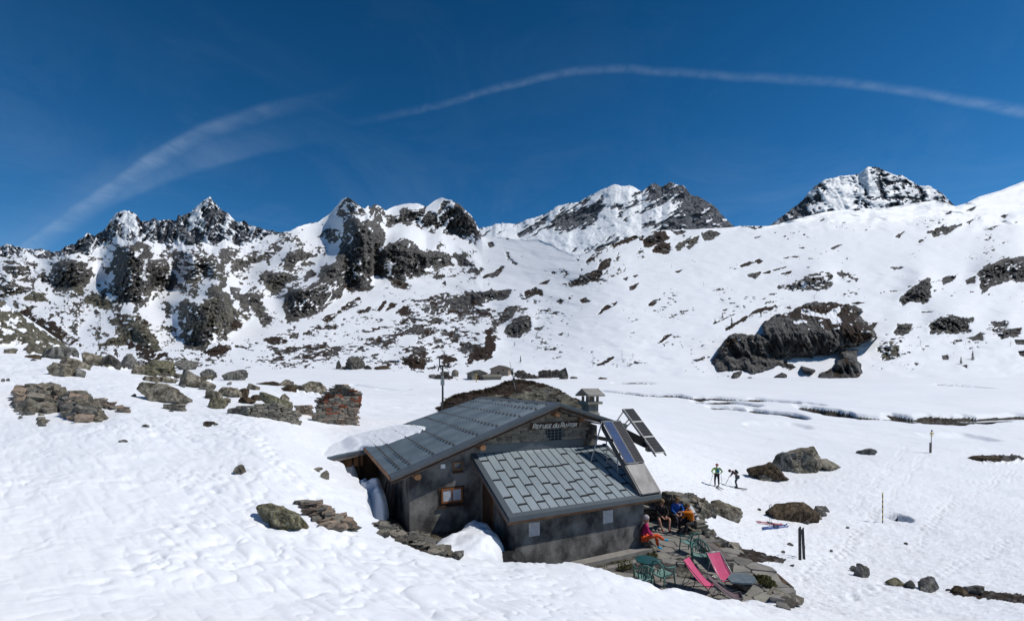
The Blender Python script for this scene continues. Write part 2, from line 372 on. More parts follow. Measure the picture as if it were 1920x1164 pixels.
A = np.zeros((n+3, n+3)); A[:n, :n] = K+np.eye(n)*2e-2; A[:n, n] = 1; A[:n, n+1] = cu; A[:n, n+2] = cl; A[n:, :n] = A[:n, n:].T
RW = np.linalg.solve(A, np.concatenate([ce, [0, 0, 0]]))
def rbf(u, Y):
    sh = u.shape; a = ((u-CU)/300).ravel(); l = (np.log(Y)*1.6).ravel(); out = np.empty(a.size)
    for i in range(0, a.size, 40000):
        q = (a[i:i+40000, None]-cu)**2+(l[i:i+40000, None]-cl)**2
        out[i:i+40000] = (np.sqrt(q)*q)@RW[:NRB]+RW[NRB]+RW[NRB+1]*a[i:i+40000]+RW[NRB+2]*l[i:i+40000]
    return out.reshape(sh)
# hollow kept open around the hut and its terrace (plan outline)
PIT = [(-8.0, 20.7), (-6.45, 18.3), (-5.15, 15.6), (-4.35, 13.9), (-3.15, 13.05), (-1.55, 12.6), (0., 12.25), (1.8, 12.5), (2.76, 12.1), (3.9, 11.9), (5.7, 12.3), (7.4, 12.7), (8.7, 13.4), (9.2, 14.8), (8.9, 16.0), (8.6, 17.4), (8.3, 19), (8.3, 20.6), (7.0, 22.0), (5.0, 23.0), (1.5, 25.6), (-2.6, 27.2), (-5.0, 25.0)]
TRENCH = []       # streams cut into the snowfield: (polyline in photo points, half width m, depth m, bare floor)
STREAMS = [([(1130, 733), (1200, 739), (1270, 741), (1310, 747)], .75, .7), ([(1318, 745), (1350, 745), (1400, 748), (1430, 748), (1490, 753)], .7, .7), ([(1312, 752), (1330, 753), (1370, 752), (1410, 757)], .7, .7),
 ([(1340, 762), (1380, 764), (1420, 771)], .6, .6), ([(1425, 768), (1450, 772), (1480, 776)], .9, .9), ([(1535, 768), (1552, 772), (1575, 774)], 1.3, 1.2), ([(1520, 756), (1530, 757)], .5, .5),
 ([(1580, 778), (1620, 780), (1680, 784), (1760, 785), (1800, 786), (1840, 785), (1930, 780)], .6, .6), ([(1710, 784), (1745, 785), (1775, 785)], 1.1, .9), ([(1805, 785), (1830, 785), (1850, 785)], 1.0, .9),
 ([(1415, 797), (1470, 797), (1495, 797)], .5, .35), ([(1755, 819), (1790, 820), (1830, 819)], .5, .35), ([(1770, 721), (1800, 722), (1840, 725)], .8, .5), ([(1160, 718), (1190, 718), (1215, 719)], .8, .5),
 ([(660, 722), (700, 726), (735, 728)], .35, .3), ([(722, 728), (755, 729)], .7, .5)]
def z_smooth(x, y):
    """ground height without small relief"""
    x = np.asarray(x, float); y = np.asarray(y, float)
    u = CU+F*x/np.maximum(y, .3)
    u = np.clip(u, -700, 2700)
    return rbf(u, np.maximum(y, 1.2))*np.maximum(y, 1.2)
def pit_floor(x, y): return -5.55-.85*sstep(x, -1.2, 1.6)-.06*sstep(x, 6, 9)
def stream_sd(x, y):
    best = np.full(x.shape, -9.); dep = np.zeros(x.shape)
    return best
SP = []
for L, hw, dp in STREAMS:
    pts = []
    for (u, v) in L:
        Yc = np.geomspace(30, 160, 400); vv = HV-rbf(np.full(400, float(u)), Yc)*F
        k = int(np.argmax(vv < v)); Y = Yc[k]; pts.append(((u-CU)/F*Y, Y))
    SP.append((pts, hw, dp))
def ground(x, y, detail=True):
    x = np.asarray(x, float); y = np.asarray(y, float); z = z_smooth(x, y)
    if detail:
        wob = fbm(x*.9, y*.9, 3, 5)*.22+fbm(x*3.2, y*3.2, 2, 6)*.06
    else: wob = 0
    near = (np.abs(x-1.5) < 11) & (y > 11) & (y < 29)
    sd = np.full(x.shape, -5.)
    if near.any(): sd[near] = poly_sd(x[near], y[near], PIT)
    rel = np.zeros(x.shape)
    if detail:
        # wind and sun carved snow: long low billows with small cups, coarser where people have walked
        att1 = 1-sstep(y, 60, 120); att2 = 1-sstep(y, 22, 40)
        ra = x*.80-y*.60; rb = x*.60+y*.80        # along and across the fall line of the slope
        q = .55*fbm(x*.8, y*.8, 3, 15)
        zone = sstep(fbm(x*.22+3, y*.22, 3, 17), -.25, .3)
        rel += .13*fbm(ra*.22+q*.4, rb*.5, 4, 11)*att1
        bil = np.abs(vnoise(ra*.62+q*1.3, rb*1.55+q, 12)*2-1)+.5*np.abs(vnoise(ra*1.5+q*2, rb*3.1-q, 13)*2-1)
        rel += .12*np.sqrt(bil+.02)*att1*(.35+.65*zone)*(1-.45*sstep(x, 5, 9))
        rel += .062*np.sqrt(np.abs(vnoise(ra*2.6+q*3, rb*5.8, 18)*2-1)+.03)*att2*(.4+.6*zone)*(1-sstep(x, 5, 9))
        rel += .018*fbm(ra*1.2, rb*7+q, 2, 19)*att2*(1-zone)*(1-sstep(x, 5, 9))
        tro = sstep(x, 4.5, 8)*sstep(y, 10, 14)*(1-sstep(y, 36, 60))
        rel += tro*.05*fbm(x*3.3, y*3.3, 4, 14, .6)
        # far snowfield keeps only broad swells
        rel += .35*fbm(x*.05, y*.08, 3, 16)*sstep(y, 45, 80)*(1-sstep(y, 130, 170))
        # foot tracks coming down past the rocks, and on the plain
        for (p0, p1, wd) in TRACKS:
            L = math.hypot(p1[0]-p0[0], p1[1]-p0[1]); dx, dy = (p1[0]-p0[0])/L, (p1[1]-p0[1])/L
            m = (x > min(p0[0], p1[0])-1) & (x < max(p0[0], p1[0])+1) & (y > min(p0[1], p1[1])-1) & (y < max(p0[1], p1[1])+1)
            if not m.any(): continue
            ax = (x[m]-p0[0])*dx+(y[m]-p0[1])*dy; ac = -(x[m]-p0[0])*dy+(y[m]-p0[1])*dx+.12*np.sin(ax*.9)
            side = np.where((np.floor(ax/.38) % 2) > 0, .13, -.13)
            st = np.exp(-((ac-side)**2)/(2*.075**2))*np.clip(np.sin((ax/.38 % 1)*math.pi), 0, 1)
            rel[m] -= wd*st*sstep(ax, 0, .5)*(1-sstep(ax, L-.5, L))
    z = z+rel
    fl = pit_floor(x, y)+ (fbm(x*1.4, y*1.4, 3, 21)*.08 if detail else 0)
    lowered = np.minimum(z, fl)
    if detail:
        pass
    k = sstep(sd+wob, -.12, .42)
    # on the open right-hand side the ground simply meets the paving
    z = z*(1-k)+np.where(x > 6.8, np.minimum(z, fl-.02), lowered)*k
    # melt hollow by the striped marker and streams
    dep = np.zeros(x.shape)
    far = (y > 40) & (y < 175)
    if far.any():
        for pts, hw, dp in SP:
            xs = [p[0] for p in pts]; ys = [p[1] for p in pts]
            m = far & (x > min(xs)-4) & (x < max(xs)+4) & (y > min(ys)-6) & (y < max(ys)+6)
            if not m.any(): continue
            d = np.full(m.sum(), 1e9)
            for (ax, ay), (bx, by) in zip(pts[:-1], pts[1:]):
                ex, ey = bx-ax, by-ay; t = np.clip(((x[m]-ax)*ex+(y[m]-ay)*ey)/(ex*ex+ey*ey), 0, 1)
                d = np.minimum(d, np.hypot(x[m]-ax-ex*t, (y[m]-ay-ey*t)*.6))
            hwv = hw*1.45*(1+.7*fbm(x[m]*.3, y[m]*.3, 4, 31))
            c = 1-sstep(d, hwv*.8, hwv+.9)
            dep[m] = np.maximum(dep[m], dp*1.25*c)
    hx, hy = HOLE; dh = np.hypot(x-hx, (y-hy)*1.0); dep = np.maximum(dep, .75*(1-sstep(dh+.15*fbm(x*2, y*2, 2, 41), .5, .85)))
    return z-dep, sd+wob, dep
def march(u, v, y0=3.0, y1=175.0, nn=2600):
    """where the sight line of a photo point meets the near ground"""
    Y = np.geomspace(y0, y1, nn); x = (u-CU)/F*Y
    z, _, _ = ground(x, Y, False); zz = (HV-v)/F*Y
    k = np.nonzero(z >= zz)[0]
    i = k[0] if len(k) else nn-1
    zd = float(ground(x[i:i+1], Y[i:i+1], True)[0][0]) if Y[i] < 60 else z[i]
    return Vector((x[i], Y[i], max(zd, z[i]-.05)))
HOLE = (0, 0)
TRACKS = []
HOLE = tuple(march(1682, 972)[:2])
def trk(u0, v0, u1, v1, w): a = march(u0, v0); b = march(u1, v1); return ((a.x, a.y), (b.x, b.y), w)
TRACKS = [trk(640, 1000, 470, 820, .09), trk(470, 820, 430, 790, .06), trk(700, 1060, 620, 985, .09), trk(1590, 960, 1700, 835, .09), trk(1620, 985, 1735, 850, .08), trk(1740, 975, 1900, 880, .09),
          trk(1450, 905, 1590, 900, .07), trk(1200, 1010, 1300, 940, 0.0), trk(1800, 905, 1915, 900, .09), trk(1480, 1090, 1640, 960, .09), trk(160, 1130, 420, 900, .05), trk(1560, 1120, 1900, 1010, .08), trk(1700, 1040, 1780, 930, .08)]
NC = 1120; NR = 690
un = np.linspace(-330, 2240, NC); Yn = np.concatenate([np.geomspace(1.6, 4.2, 14, endpoint=False), np.geomspace(4.2, 12, 226, endpoint=False), np.geomspace(12, 50, 250, endpoint=False), np.geomspace(50, 115, 240, endpoint=False), np.geomspace(115, 192, 46)])
UU, YY = np.meshgrid(un, Yn); XX = (UU-CU)/F*YY
ZZ, SD, DEP = ground(XX, YY)
VV = HV-ZZ/YY*F
# bare rock, heather and mud showing through the near snow (outlines given where they are seen, with their distance range)
NEARROCK = [  # outline (photo points), Ymin, Ymax, rock, earth, lichen
 ([(-200, 480), (0, 562), (62, 612), (130, 655), (150, 672), (60, 664), (0, 650), (-300, 640)], 40, 100, 1, .25, .9),
 ([(150, 668), (260, 680), (330, 690), (360, 705), (300, 700), (200, 690)], 36, 75, .8, .7, .8),
 ([(250, 690), (360, 700), (400, 712), (380, 722), (300, 708)], 36, 75, .75, .8, .8),
 ([(1355, 1020), (1400, 1028), (1475, 1048), (1470, 1056), (1400, 1054), (1362, 1042), (1330, 1010)], 14, 22, 1, 1, .1),
 ([(1770, 1103), (1800, 1100), (1850, 1108), (1960, 1116), (2100, 1120), (1960, 1133), (1850, 1124), (1790, 1115)], 12, 19, 1, 1, .2),
 ([(1838, 860), (1860, 854), (1900, 857), (1940, 858), (1890, 868), (1845, 866)], 38, 52, 1, .9, .2),
 ([(1290, 995), (1320, 990), (1370, 1035), (1400, 1060), (1440, 1085), (1460, 1100), (1430, 1098), (1380, 1062), (1330, 1020)], 13, 22, .9, .8, .3),
 ([(378, 790), (395, 788), (411, 794), (395, 801), (380, 799)], 18, 30, 1, 1, .9),
 ([(520, 722), (560, 715), (610, 725), (600, 740), (560, 735)], 38, 60, .9, .9, .5),
 ([(700, 985), (760, 1000), (800, 1025), (860, 1046), (800, 1040), (740, 1012)], 11.5, 15, 1, .9, .1)]
rock = np.zeros_like(XX); earth = np.zeros_like(XX); lich = np.full_like(XX, .5)
for P, y0, y1, rv, ev, lv in NEARROCK:
    us = [p[0] for p in P]; vs = [p[1] for p in P]
    m = (YY > y0) & (YY < y1) & (UU > min(us)-12) & (UU < max(us)+12) & (VV > min(vs)-12) & (VV < max(vs)+12)
    if not m.any(): continue
    sd = poly_sd(UU[m], VV[m], P)+4.5*fbm(UU[m]/9, VV[m]/4, 4, 51)
    k = sstep(sd, -1.2, 2.0)
    if y1 > 90: k = k*sstep(fbm(UU[m]/18+VV[m]/22, VV[m]/9-UU[m]/40, 5, 53, .6), -.22, -.05)
    rock[m] = np.maximum(rock[m], k*rv); earth[m] = np.maximum(earth[m], k*ev*(.6+.4*fbm(UU[m]/7, VV[m]/4, 3, 52))); lich[m] = np.where(k > .1, lv, lich[m])
    ZZ[m] += k*.02*YY[m]*(.25+.35*ridged(UU[m]/14, VV[m]/8, 4, 54))*(1 if y0 > 30 else .15)
fl = sstep(SD, .15, .45)
rock = np.maximum(rock, fl*np.where(YY < 24, 1, .2)); earth = np.maximum(earth, fl*.35)
d = sstep(DEP, .38, .62); rock = np.maximum(rock, d); earth = np.maximum(earth, d*.55*(VV > 730))
tro = sstep(XX, 4, 7.5)*sstep(YY, 10.5, 13)*(1-sstep(YY, 42, 75))*(.35+.65*sstep(fbm(XX*.25, YY*.25, 3, 61), -.4, .3))+.12
tro = tro*(1-.75*sstep(YY, 25, 40))
me = grid_mesh('snow_ground', XX, YY, ZZ, {'rock': rock, 'earth': earth, 'lichen': lich, 'trodden': np.clip(tro, 0, 1)})
o = link('snow_ground', me, M_NEAR); props(o, kind='structure')
# ================================================================== hillsides and mountains
SK_H = [(-330, 540), (-150, 520), (0, 482), (60, 478), (110, 488), (160, 480), (210, 452), (250, 448), (262, 452), (330, 460), (360, 462), (430, 455), (470, 462), (500, 445), (530, 437), (545, 432), (566, 423), (596, 416), (606, 408), (617, 401), (625, 393), (632, 386), (640, 377), (646, 373), (653, 370), (661, 375), (666, 380), (676, 388), (684, 393), (690, 386), (697, 389), (702, 382), (710, 384), (716, 390), (723, 394), (732, 390), (741, 386), (755, 383), (765, 382), (778, 381), (786, 382), (793, 386), (799, 389), (806, 384), (813, 378), (818, 375), (823, 372), (828, 370), (836, 373), (846, 374), (853, 379), (861, 382), (868, 389), (876, 398), (884, 406), (891, 416), (899, 431), (905, 442), (940, 446), (975, 450), (1010, 448), (1040, 462), (1075, 478), (1105, 474), (1122, 468), (1151, 457), (1187, 442), (1210, 436), (1236, 432), (1300, 430), (1376, 426), (1389, 423), (1415, 424), (1440, 424), (1463, 419), (1500, 409), (1548, 397), (1600, 391), (1658, 391), (1714, 381), (1754, 376), (1775, 381), (1791, 387), (1810, 382), (1836, 369), (1876, 357), (1920, 340), (1990, 318), (2100, 300), (2250, 280)]
BASE = [(-330, 700), (300, 712), (600, 706), (900, 712), (1200, 716), (1500, 718), (2250, 718)]
def ipl(tab, u): return np.interp(u, [p[0] for p in tab], [p[1] for p in tab])
def YH(u, v):
    """distance of the hillside seen at a photo point"""
    l = np.interp(v, [372, 450, 500, 550, 600, 640, 680, 700, 730], [1000, 790, 610, 450, 330, 250, 190, 165, 132])
    r = np.interp(v, [330, 380, 430, 500, 550, 600, 640, 690, 708, 730], [720, 600, 540, 370, 295, 238, 200, 166, 152, 130])
    s = sstep(np.asarray(u, float), 850, 1180)
    return np.exp(np.log(l)*(1-s)+np.log(r)*s)
def z1(L, s=3.325, ox=0, oy=350): return [(x/s+ox, y/s+oy) for x, y in L]
def z2(L): return z1(L, 3.325, 440, 350)
def z3(L): return z1(L, 3.0625, 880, 320)
def z4(L): return z1(L, 2.708, 1400, 290)
# (outline, earth, lichen, how much snow lies on ledges, bulge)
ROCKS = [
 (z1([(350,480),(400,455),(520,470),(560,520),(600,560),(560,600),(510,615),(470,640),(400,645),(340,650),(320,600),(310,550)]), .1, .3, .1, 1.2),
 (z1([(750,365),(800,380),(860,335),(940,380),(945,430),(920,470),(1030,455),(1080,520),(1110,600),(1060,640),(940,650),(935,700),(880,745),(780,720),(700,720),(690,630),(720,560),(700,480),(705,400)]), .05, .35, .12, 1.4),
 (z1([(1130,400),(1250,400),(1320,430),(1380,520),(1400,580),(1350,560),(1270,570),(1220,650),(1180,680),(1140,660),(1150,600),(1120,540),(1070,500),(1065,420)]), .1, .45, .25, 1.),
 (z1([(1290,640),(1380,630),(1450,700),(1470,780),(1510,870),(1440,900),(1410,950),(1330,970),(1270,1020),(1170,1000),(1125,930),(1150,870),(1110,820),(1120,740),(1160,700),(1200,720),(1240,740),(1300,700)]), .15, .5, .08, 1.4),
 (z1([(720,880),(800,860),(870,830),(920,880),(960,930),(1000,1010),(940,1040),(880,1000),(800,950),(720,920)]), .3, .9, .1, 1.),
 (z1([(780,960),(860,985),(960,1040),(1040,1045),(950,1095),(860,1060),(800,1010)]), 1, .2, .1, .2),
 (z1([(110,780),(180,760),(230,830),(330,840),(380,900),(480,960),(400,980),(320,930),(240,900),(150,820)]), .8, .7, .2, .5),
 (z1([(150,700),(200,660),(260,670),(290,710),(220,720)]), .1, 1, .1, .6), (z1([(525,690),(600,670),(680,700),(700,750),(620,755),(540,720)]), .3, 1, .1, .6),
 (z1([(20,500),(100,480),(170,530),(210,590),(130,590),(60,560)]), .1, .4, .3, .6), (z1([(0,620),(80,600),(200,650),(130,660),(60,690),(10,680)]), .1, .5, .3, .6),
 (z1([(-120,560),(-40,520),(0,530),(40,560),(0,600),(-80,600)]), .1, .5, .3, .6),
 (z1([(620,990),(700,940),(780,940),(790,990),(700,990)]), .3, 1, .05, .7), (z1([(680,830),(740,810),(760,860),(700,860)]), .4, .9, .1, .5), (z1([(460,640),(500,620),(535,660),(520,690),(470,660)]), .1, .8, .05, .6),
 (z1([(1270,1040),(1360,980),(1440,1010),(1330,1050)]), .9, .5, .05, .5), (z1([(1430,620),(1490,640),(1480,690),(1440,670)]), .1, .3, .1, .5), (z1([(1490,670),(1550,690),(1545,780),(1500,740)]), .1, .3, .1, .5),
 (z1([(1560,700),(1596,650),(1620,780),(1560,740)]), .1, .3, .1, .4), (z1([(530,430),(600,440),(690,450),(690,490),(560,490)]), .05, .2, .55, .4), (z1([(1370,400),(1450,390),(1490,410),(1450,440),(1390,510),(1380,450)]), .1, .3, .25, .6),
 (z1([(1470,500),(1580,450),(1590,470),(1500,520)]), .1, .3, .2, .4), (z1([(720,780),(860,800),(930,860),(870,880),(760,860)]), .6, .8, .35, .3),
 (z2([(690,210),(830,205),(900,240),(930,290),(936,350),(928,392),(962,362),(1050,320),(1110,340),(1150,400),(1190,410),(1260,400),(1330,430),(1365,490),(1280,500),(1200,510),(1150,570),(1060,550),(1070,630),(1000,620),(950,570),(860,560),(850,630),(780,650),(720,660),(690,600),(660,690),(580,730),(540,780),(450,810),(330,840),(310,780),(310,690),(340,640),(420,640),(530,600),(540,500),(640,470),(670,350),(680,280)]), .3, .3, .07, 1.3),
 (z2([(640,140),(705,60),(750,85),(830,180),(760,170),(700,200),(650,190)]), .05, .2, .3, .8),
 (z2([(830,130),(860,100),(900,115),(960,180),(1020,180),(1040,140),(1120,140),(1180,130),(1220,170),(1270,180),(1300,90),(1400,100),(1480,190),(1540,310),(1500,360),(1400,310),(1310,280),(1200,280),(1120,230),(960,240),(840,190)]), .1, .2, .12, 1.),
 (z2([(160,560),(270,530),(380,560),(350,600),(300,630),(230,680),(200,610)]), .05, .4, .1, 1.), (z2([(300,510),(330,420),(420,395),(510,430),(440,460),(380,490),(340,520)]), .05, .3, .1, 1.), (z2([(430,560),(480,520),(510,550),(440,590)]), .3, .3, .05, .5),
 (z2([(520,310),(570,270),(660,280),(640,350),(600,350),(560,310)]), .1, .2, .3, .5), (z2([(180,440),(240,370),(330,340),(230,440)]), .1, .2, .35, .5), (z2([(1380,430),(1420,425),(1490,490),(1400,490)]), .05, .1, .05, .6), (z2([(1450,530),(1500,500),(1540,530),(1500,555)]), .3, .1, .2, .4),
 (z2([(100,640),(130,620),(170,740),(230,830),(190,870),(130,800),(95,720)]), .05, .4, .1, .7), (z2([(30,690),(75,670),(85,770),(30,730)]), .05, .4, .1, .6),
 (z2([(1180,770),(1260,740),(1330,715),(1440,680),(1560,640),(1620,650),(1600,710),(1500,735),(1400,760),(1300,770),(1240,790)]), .35, .2, .12, .7),
 (z2([(1440,1090),(1500,1020),(1560,1000),(1570,900),(1596,870),(1610,960),(1596,1070),(1540,1050)]), 1, .3, .1, .5), (z2([(1040,1080),(1110,1055),(1190,1080),(1180,1125),(1110,1135),(1060,1105)]), 1, .5, .1, .6), (z2([(1260,1060),(1340,1055),(1390,1080),(1330,1100)]), 1, .5, .1, .4),
 (z2([(180,960),(250,940),(330,960),(250,990)]), .8, .4, .15, .4), (z2([(540,830),(620,790),(700,740),(770,690),(780,730),(700,760),(640,800),(560,840)]), .8, .3, .2, .4),
 (z2([(890,770),(930,715),(945,712),(905,780)]), .8, .3, .1, .3), (z2([(940,775),(975,730),(1010,730),(990,755)]), .8, .3, .1, .3), (z2([(1005,785),(1050,740),(1100,740),(1060,785)]), .8, .3, .1, .3), (z2([(810,780),(830,750),(850,750),(830,780)]), .6, .3, .1, .3), (z2([(340,920),(400,905),(390,945),(345,945)]), .5, .5, .3, .4), (z2([(0,830),(40,860),(30,880),(-20,880)]), .8, .4, .1, .4),
 (z2([(0,980),(100,1000),(110,1015),(0,1000)]), .8, .4, .3, .2), (z2([(600,605),(780,640),(840,640),(780,655)]), .5, .3, .3, .2), (z2([(970,560),(1100,620),(1075,640),(990,590)]), .9, .1, .3, .2), (z2([(1200,505),(1320,560),(1300,570),(1220,530)]), .9, .1, .35, .2),
 (z3([(-20,700),(80,680),(230,690),(210,725),(100,740),(50,740),(20,780),(-20,780)]), .3, .2, .08, .8), (z3([(170,850),(210,790),(270,780),(260,830),(200,870)]), .4, .4, .1, .6), (z3([(205,920),(260,860),(320,840),(360,870),(350,910),(270,960),(220,950)]), .05, .3, .1, 1.),
 (z3([(0,1050),(60,1040),(100,990),(100,930),(130,940),(150,1010),(110,1080),(30,1080),(0,1100)]), 1, .3, .1, .5), (z3([(740,580),(760,530),(815,500),(800,550),(760,570)]), .5, .2, .05, .6), (z3([(580,650),(640,610),(750,580),(740,620),(640,650),(590,662)]), .5, .2, .1, .6),
 (z3([(680,520),(720,470),(780,430),(760,460),(700,510)]), .5, .2, .2, .4), (z3([(805,450),(860,400),(930,370),(1000,380),(940,410),(860,430),(830,470)]), .9, .2, .15, .5), (z3([(990,400),(1090,345),(1155,380),(1110,400),(1160,430),(1140,470),(1060,460),(1080,420),(1010,440)]), .7, .2, .08, .7),
 (z3([(1190,430),(1260,390),(1315,375),(1310,415),(1260,440),(1240,420),(1200,450)]), .1, .5, .1, .7), (z3([(1335,370),(1380,345),(1450,360),(1430,375),(1350,400)]), .05, .1, .05, .6), (z3([(1160,345),(1240,350),(1190,370)]), .4, .1, .1, .4),
 (z3([(490,750),(520,730),(550,745),(520,765)]), .3, .3, .05, .7), (z3([(640,745),(665,730),(690,750),(650,760)]), .3, .3, .05, .7), (z3([(730,830),(780,780),(845,755),(800,790),(750,820)]), .9, .2, .1, .3), (z3([(920,670),(970,650),(950,675),(925,685)]), .5, .2, .05, .4), (z3([(1030,770),(1060,745),(1100,735),(1050,770)]), .5, .2, .1, .3),
 (z3([(1085,990),(1110,960),(1160,940),(1120,980)]), .9, .2, .1, .3), (z3([(880,620),(910,610),(900,630)]), .5, .2, 0, .4), (z3([(940,605),(965,600),(950,612)]), .5, .2, 0, .4), (z3([(1600,600),(1670,585),(1640,615)]), .4, .2, .1, .5), (z3([(1540,550),(1620,525),(1690,510),(1670,525),(1560,550)]), .8, .2, .3, .2),
 (z3([(1480,910),(1560,850),(1640,800),(1710,785),(1650,810),(1570,860),(1520,890)]), 1, .2, .1, .3), (z3([(1400,880),(1460,850),(1530,820),(1440,865)]), 1, .2, .1, .2), (z3([(1180,580),(1220,570),(1200,585)]), .8, .2, .1, .2), (z3([(400,650),(460,630),(440,650)]), .6, .2, .1, .3), (z3([(320,700),(380,670),(420,700),(420,720),(380,700),(330,730)]), .6, .3, .2, .4), (z3([(375,905),(430,890),(400,920)]), .3, .3, .1, .4),
 (z3([(190,370),(240,380),(220,400)]), .1, .1, .3, .3), (z3([(105,415),(130,410),(145,430),(115,440)]), .1, .1, .1, .5), (z3([(200,450),(235,480),(230,500),(270,540),(225,510)]), .1, .1, .3, .3), (z3([(70,610),(150,580),(190,560),(160,600),(100,615)]), .4, .1, .1, .3), (z3([(830,600),(700,650),(760,620)]), .2, .1, .5, .2), (z3([(740,1115),(760,1105),(830,1065),(790,1100)]), 1, .1, .2, .2), (z3([(510,940),(540,930),(530,945)]), .5, .1, .2, .2), (z3([(1455,800),(1480,795),(1470,805)]), .4, .1, .0, .4),
 (z4([(165,670),(250,650),(300,620),(380,600),(435,610),(430,660),(360,690),(320,685),(200,690)]), .2, .3, .25, .8), (z4([(460,600),(490,590),(555,620),(560,645),(500,640)]), .3, .2, .35, .5), (z4([(785,740),(850,660),(925,630),(930,720),(900,750),(850,740),(800,760)]), .05, .3, .05, 1.4),
 (z4([(990,630),(1070,605),(1060,630),(1000,660)]), .1, .2, .1, .8), (z4([(1175,590),(1230,560),(1300,530),(1390,520),(1440,540),(1440,640),(1370,650),(1340,620),(1290,650),(1240,660),(1230,700),(1190,700),(1185,640)]), .1, .25, .08, 1.3), (z4([(1110,640),(1160,620),(1160,650),(1120,655)]), .1, .2, .1, .6),
 (z4([(930,870),(980,830),(1060,825),(1170,835),(1110,850),(1135,895),(1060,905),(1020,895),(940,900)]), .15, .4, .1, 1.), (z4([(1140,930),(1190,900),(1200,940),(1150,945)]), .1, .3, .05, .8), (z4([(750,900),(770,860),(835,865),(820,905),(760,912)]), .1, .4, .05, .9), (z4([(1240,850),(1330,845),(1320,870),(1250,870)]), .3, .3, .2, .6),
 (z4([(1250,890),(1340,885),(1390,880),(1395,910),(1330,930),(1290,940)]), .4, .3, .15, .7), (z4([(1360,940),(1410,940),(1410,960),(1370,960)]), .2, .2, .1, .5), (z4([(1380,1000),(1430,1000),(1430,1025),(1390,1020)]), .2, .2, .1, .6), (z4([(920,395),(1000,365),(1085,360),(1050,385),(960,410)]), .3, .1, .12, .5), (z4([(660,980),(730,950),(765,970),(760,1020),(700,1035)]), .3, .6, .3, .6),
 (z4([(430,475),(480,458),(440,480)]), .4, .1, .1, .4), (z4([(730,575),(790,575),(760,590)]), .4, .2, .3, .3), (z4([(10,620),(60,600),(40,625)]), .4, .2, .1, .4), (z4([(85,600),(120,590),(120,602)]), .5, .2, .1, .3), (z4([(175,605),(225,592),(215,605)]), .5, .2, .1, .3), (z4([(0,550),(80,535),(40,550)]), .6, .2, .2, .2), (z4([(180,525),(215,518),(205,530)]), .4, .2, .1, .3),
 (z4([(130,585),(200,570),(140,590)]), .6, .2, .2, .2), (z4([(760,415),(800,390),(775,420)]), .5, .2, .1, .3), (z4([(870,440),(910,420),(880,445)]), .5, .2, .2, .2), (z4([(1205,380),(1280,360),(1240,380)]), .5, .2, .2, .3), (z4([(1115,285),(1160,268),(1140,285)]), .4, .2, .1, .3), (z4([(890,800),(960,790),(940,802)]), .5, .2, .1, .3), (z4([(535,755),(600,750),(560,760)]), .6, .2, .1, .2),
 (z4([(0,822),(30,800),(140,768),(50,805)]), .9, .2, .1, .2), (z4([(365,338),(400,322),(380,337)]), .3, .1, .1, .3), (z4([(540,283),(580,270),(560,283)]), .3, .1, .1, .3), (z4([(1290,315),(1330,300),(1310,320)]), .4, .1, .1, .3), (z4([(1115,345),(1150,330),(1130,352)]), .4, .1, .2, .3), (z4([(1010,300),(1040,290),(1030,302)]), .4, .1, .1, .3),
 (z4([(620,860),(660,855),(640,885)]), .7, .4, .2, .3), (z4([(30,370),(75,368),(40,380)]), .4, .2, .2, .3), (z4([(35,425),(80,410),(60,422)]), .4, .2, .2, .2), (z4([(0,365),(40,360),(40,375)]), .4, .2, .2, .3), (z4([(990,1020),(1020,1018),(1025,1040),(1000,1040)]), .2, .4, .0, .7), (z4([(1095,1070),(1120,1068),(1118,1082)]), .2, .4, .0, .7), (z4([(165,1065),(200,1050),(260,1080),(200,1095)]), .1, .5, .3, .5),
]
SPECK = [  # outline, density 0..1, earth
 ([(440, 700), (440, 650), (520, 620), (600, 600), (690, 570), (800, 545), (900, 560), (950, 600), (930, 650), (900, 690), (700, 700)], .95, .45),
 ([(455, 560), (480, 520), (540, 480), (580, 500), (560, 600), (500, 640), (450, 620)], .62, .2), ([(0, 700), (0, 470), (110, 500), (200, 560), (330, 600), (440, 640), (440, 705)], .62, .5), ([(280, 600), (330, 590), (340, 660), (430, 640), (450, 690), (300, 690)], .85, .5),
 ([(930, 690), (950, 600), (980, 540), (1060, 500), (1100, 560), (1060, 650), (1080, 700)], .45, .6), ([(1080, 560), (1400, 430), (1900, 400), (1960, 700), (1100, 710)], .12, .6), ([(1640, 560), (1760, 590), (1960, 600), (1960, 690), (1640, 700)], .36, .4), ([(1440, 490), (1600, 480), (1600, 560), (1440, 545)], .38, .6),
 ([(690, 450), (900, 480), (930, 520), (800, 540), (680, 580)], .5, .4), ([(540, 430), (640, 400), (660, 450), (540, 530)], .42, .2), ([(900, 440), (1040, 470), (960, 560), (900, 540)], .2, .3), ([(470, 430), (560, 430), (500, 500), (440, 520)], .8, .1)]
CRAG = [([(-330, 470), (0, 462), (110, 488), (200, 450), (330, 455), (500, 440), (535, 500), (470, 600), (430, 640), (330, 640), (200, 640), (0, 620), (-330, 600)], 1, .25),
 ([(530, 437), (600, 405), (650, 372), (660, 450), (560, 520), (480, 560)], 1, .30), ([(860, 400), (905, 440), (930, 520), (830, 550), (700, 560)], 1, .32), ([(0, 600), (200, 620), (440, 640), (440, 690), (0, 690)], 1, .30), ([(1060, 480), (1130, 460), (1250, 430), (1300, 440), (1120, 540), (1040, 540)], 1, .36)]
NHc, NHr = 1440, 380
uh = np.linspace(-330, 2250, NHc); th = np.linspace(0, 1, NHr-6)
vb = ipl(BASE, uh)+14; vc = ipl(SK_H, uh)
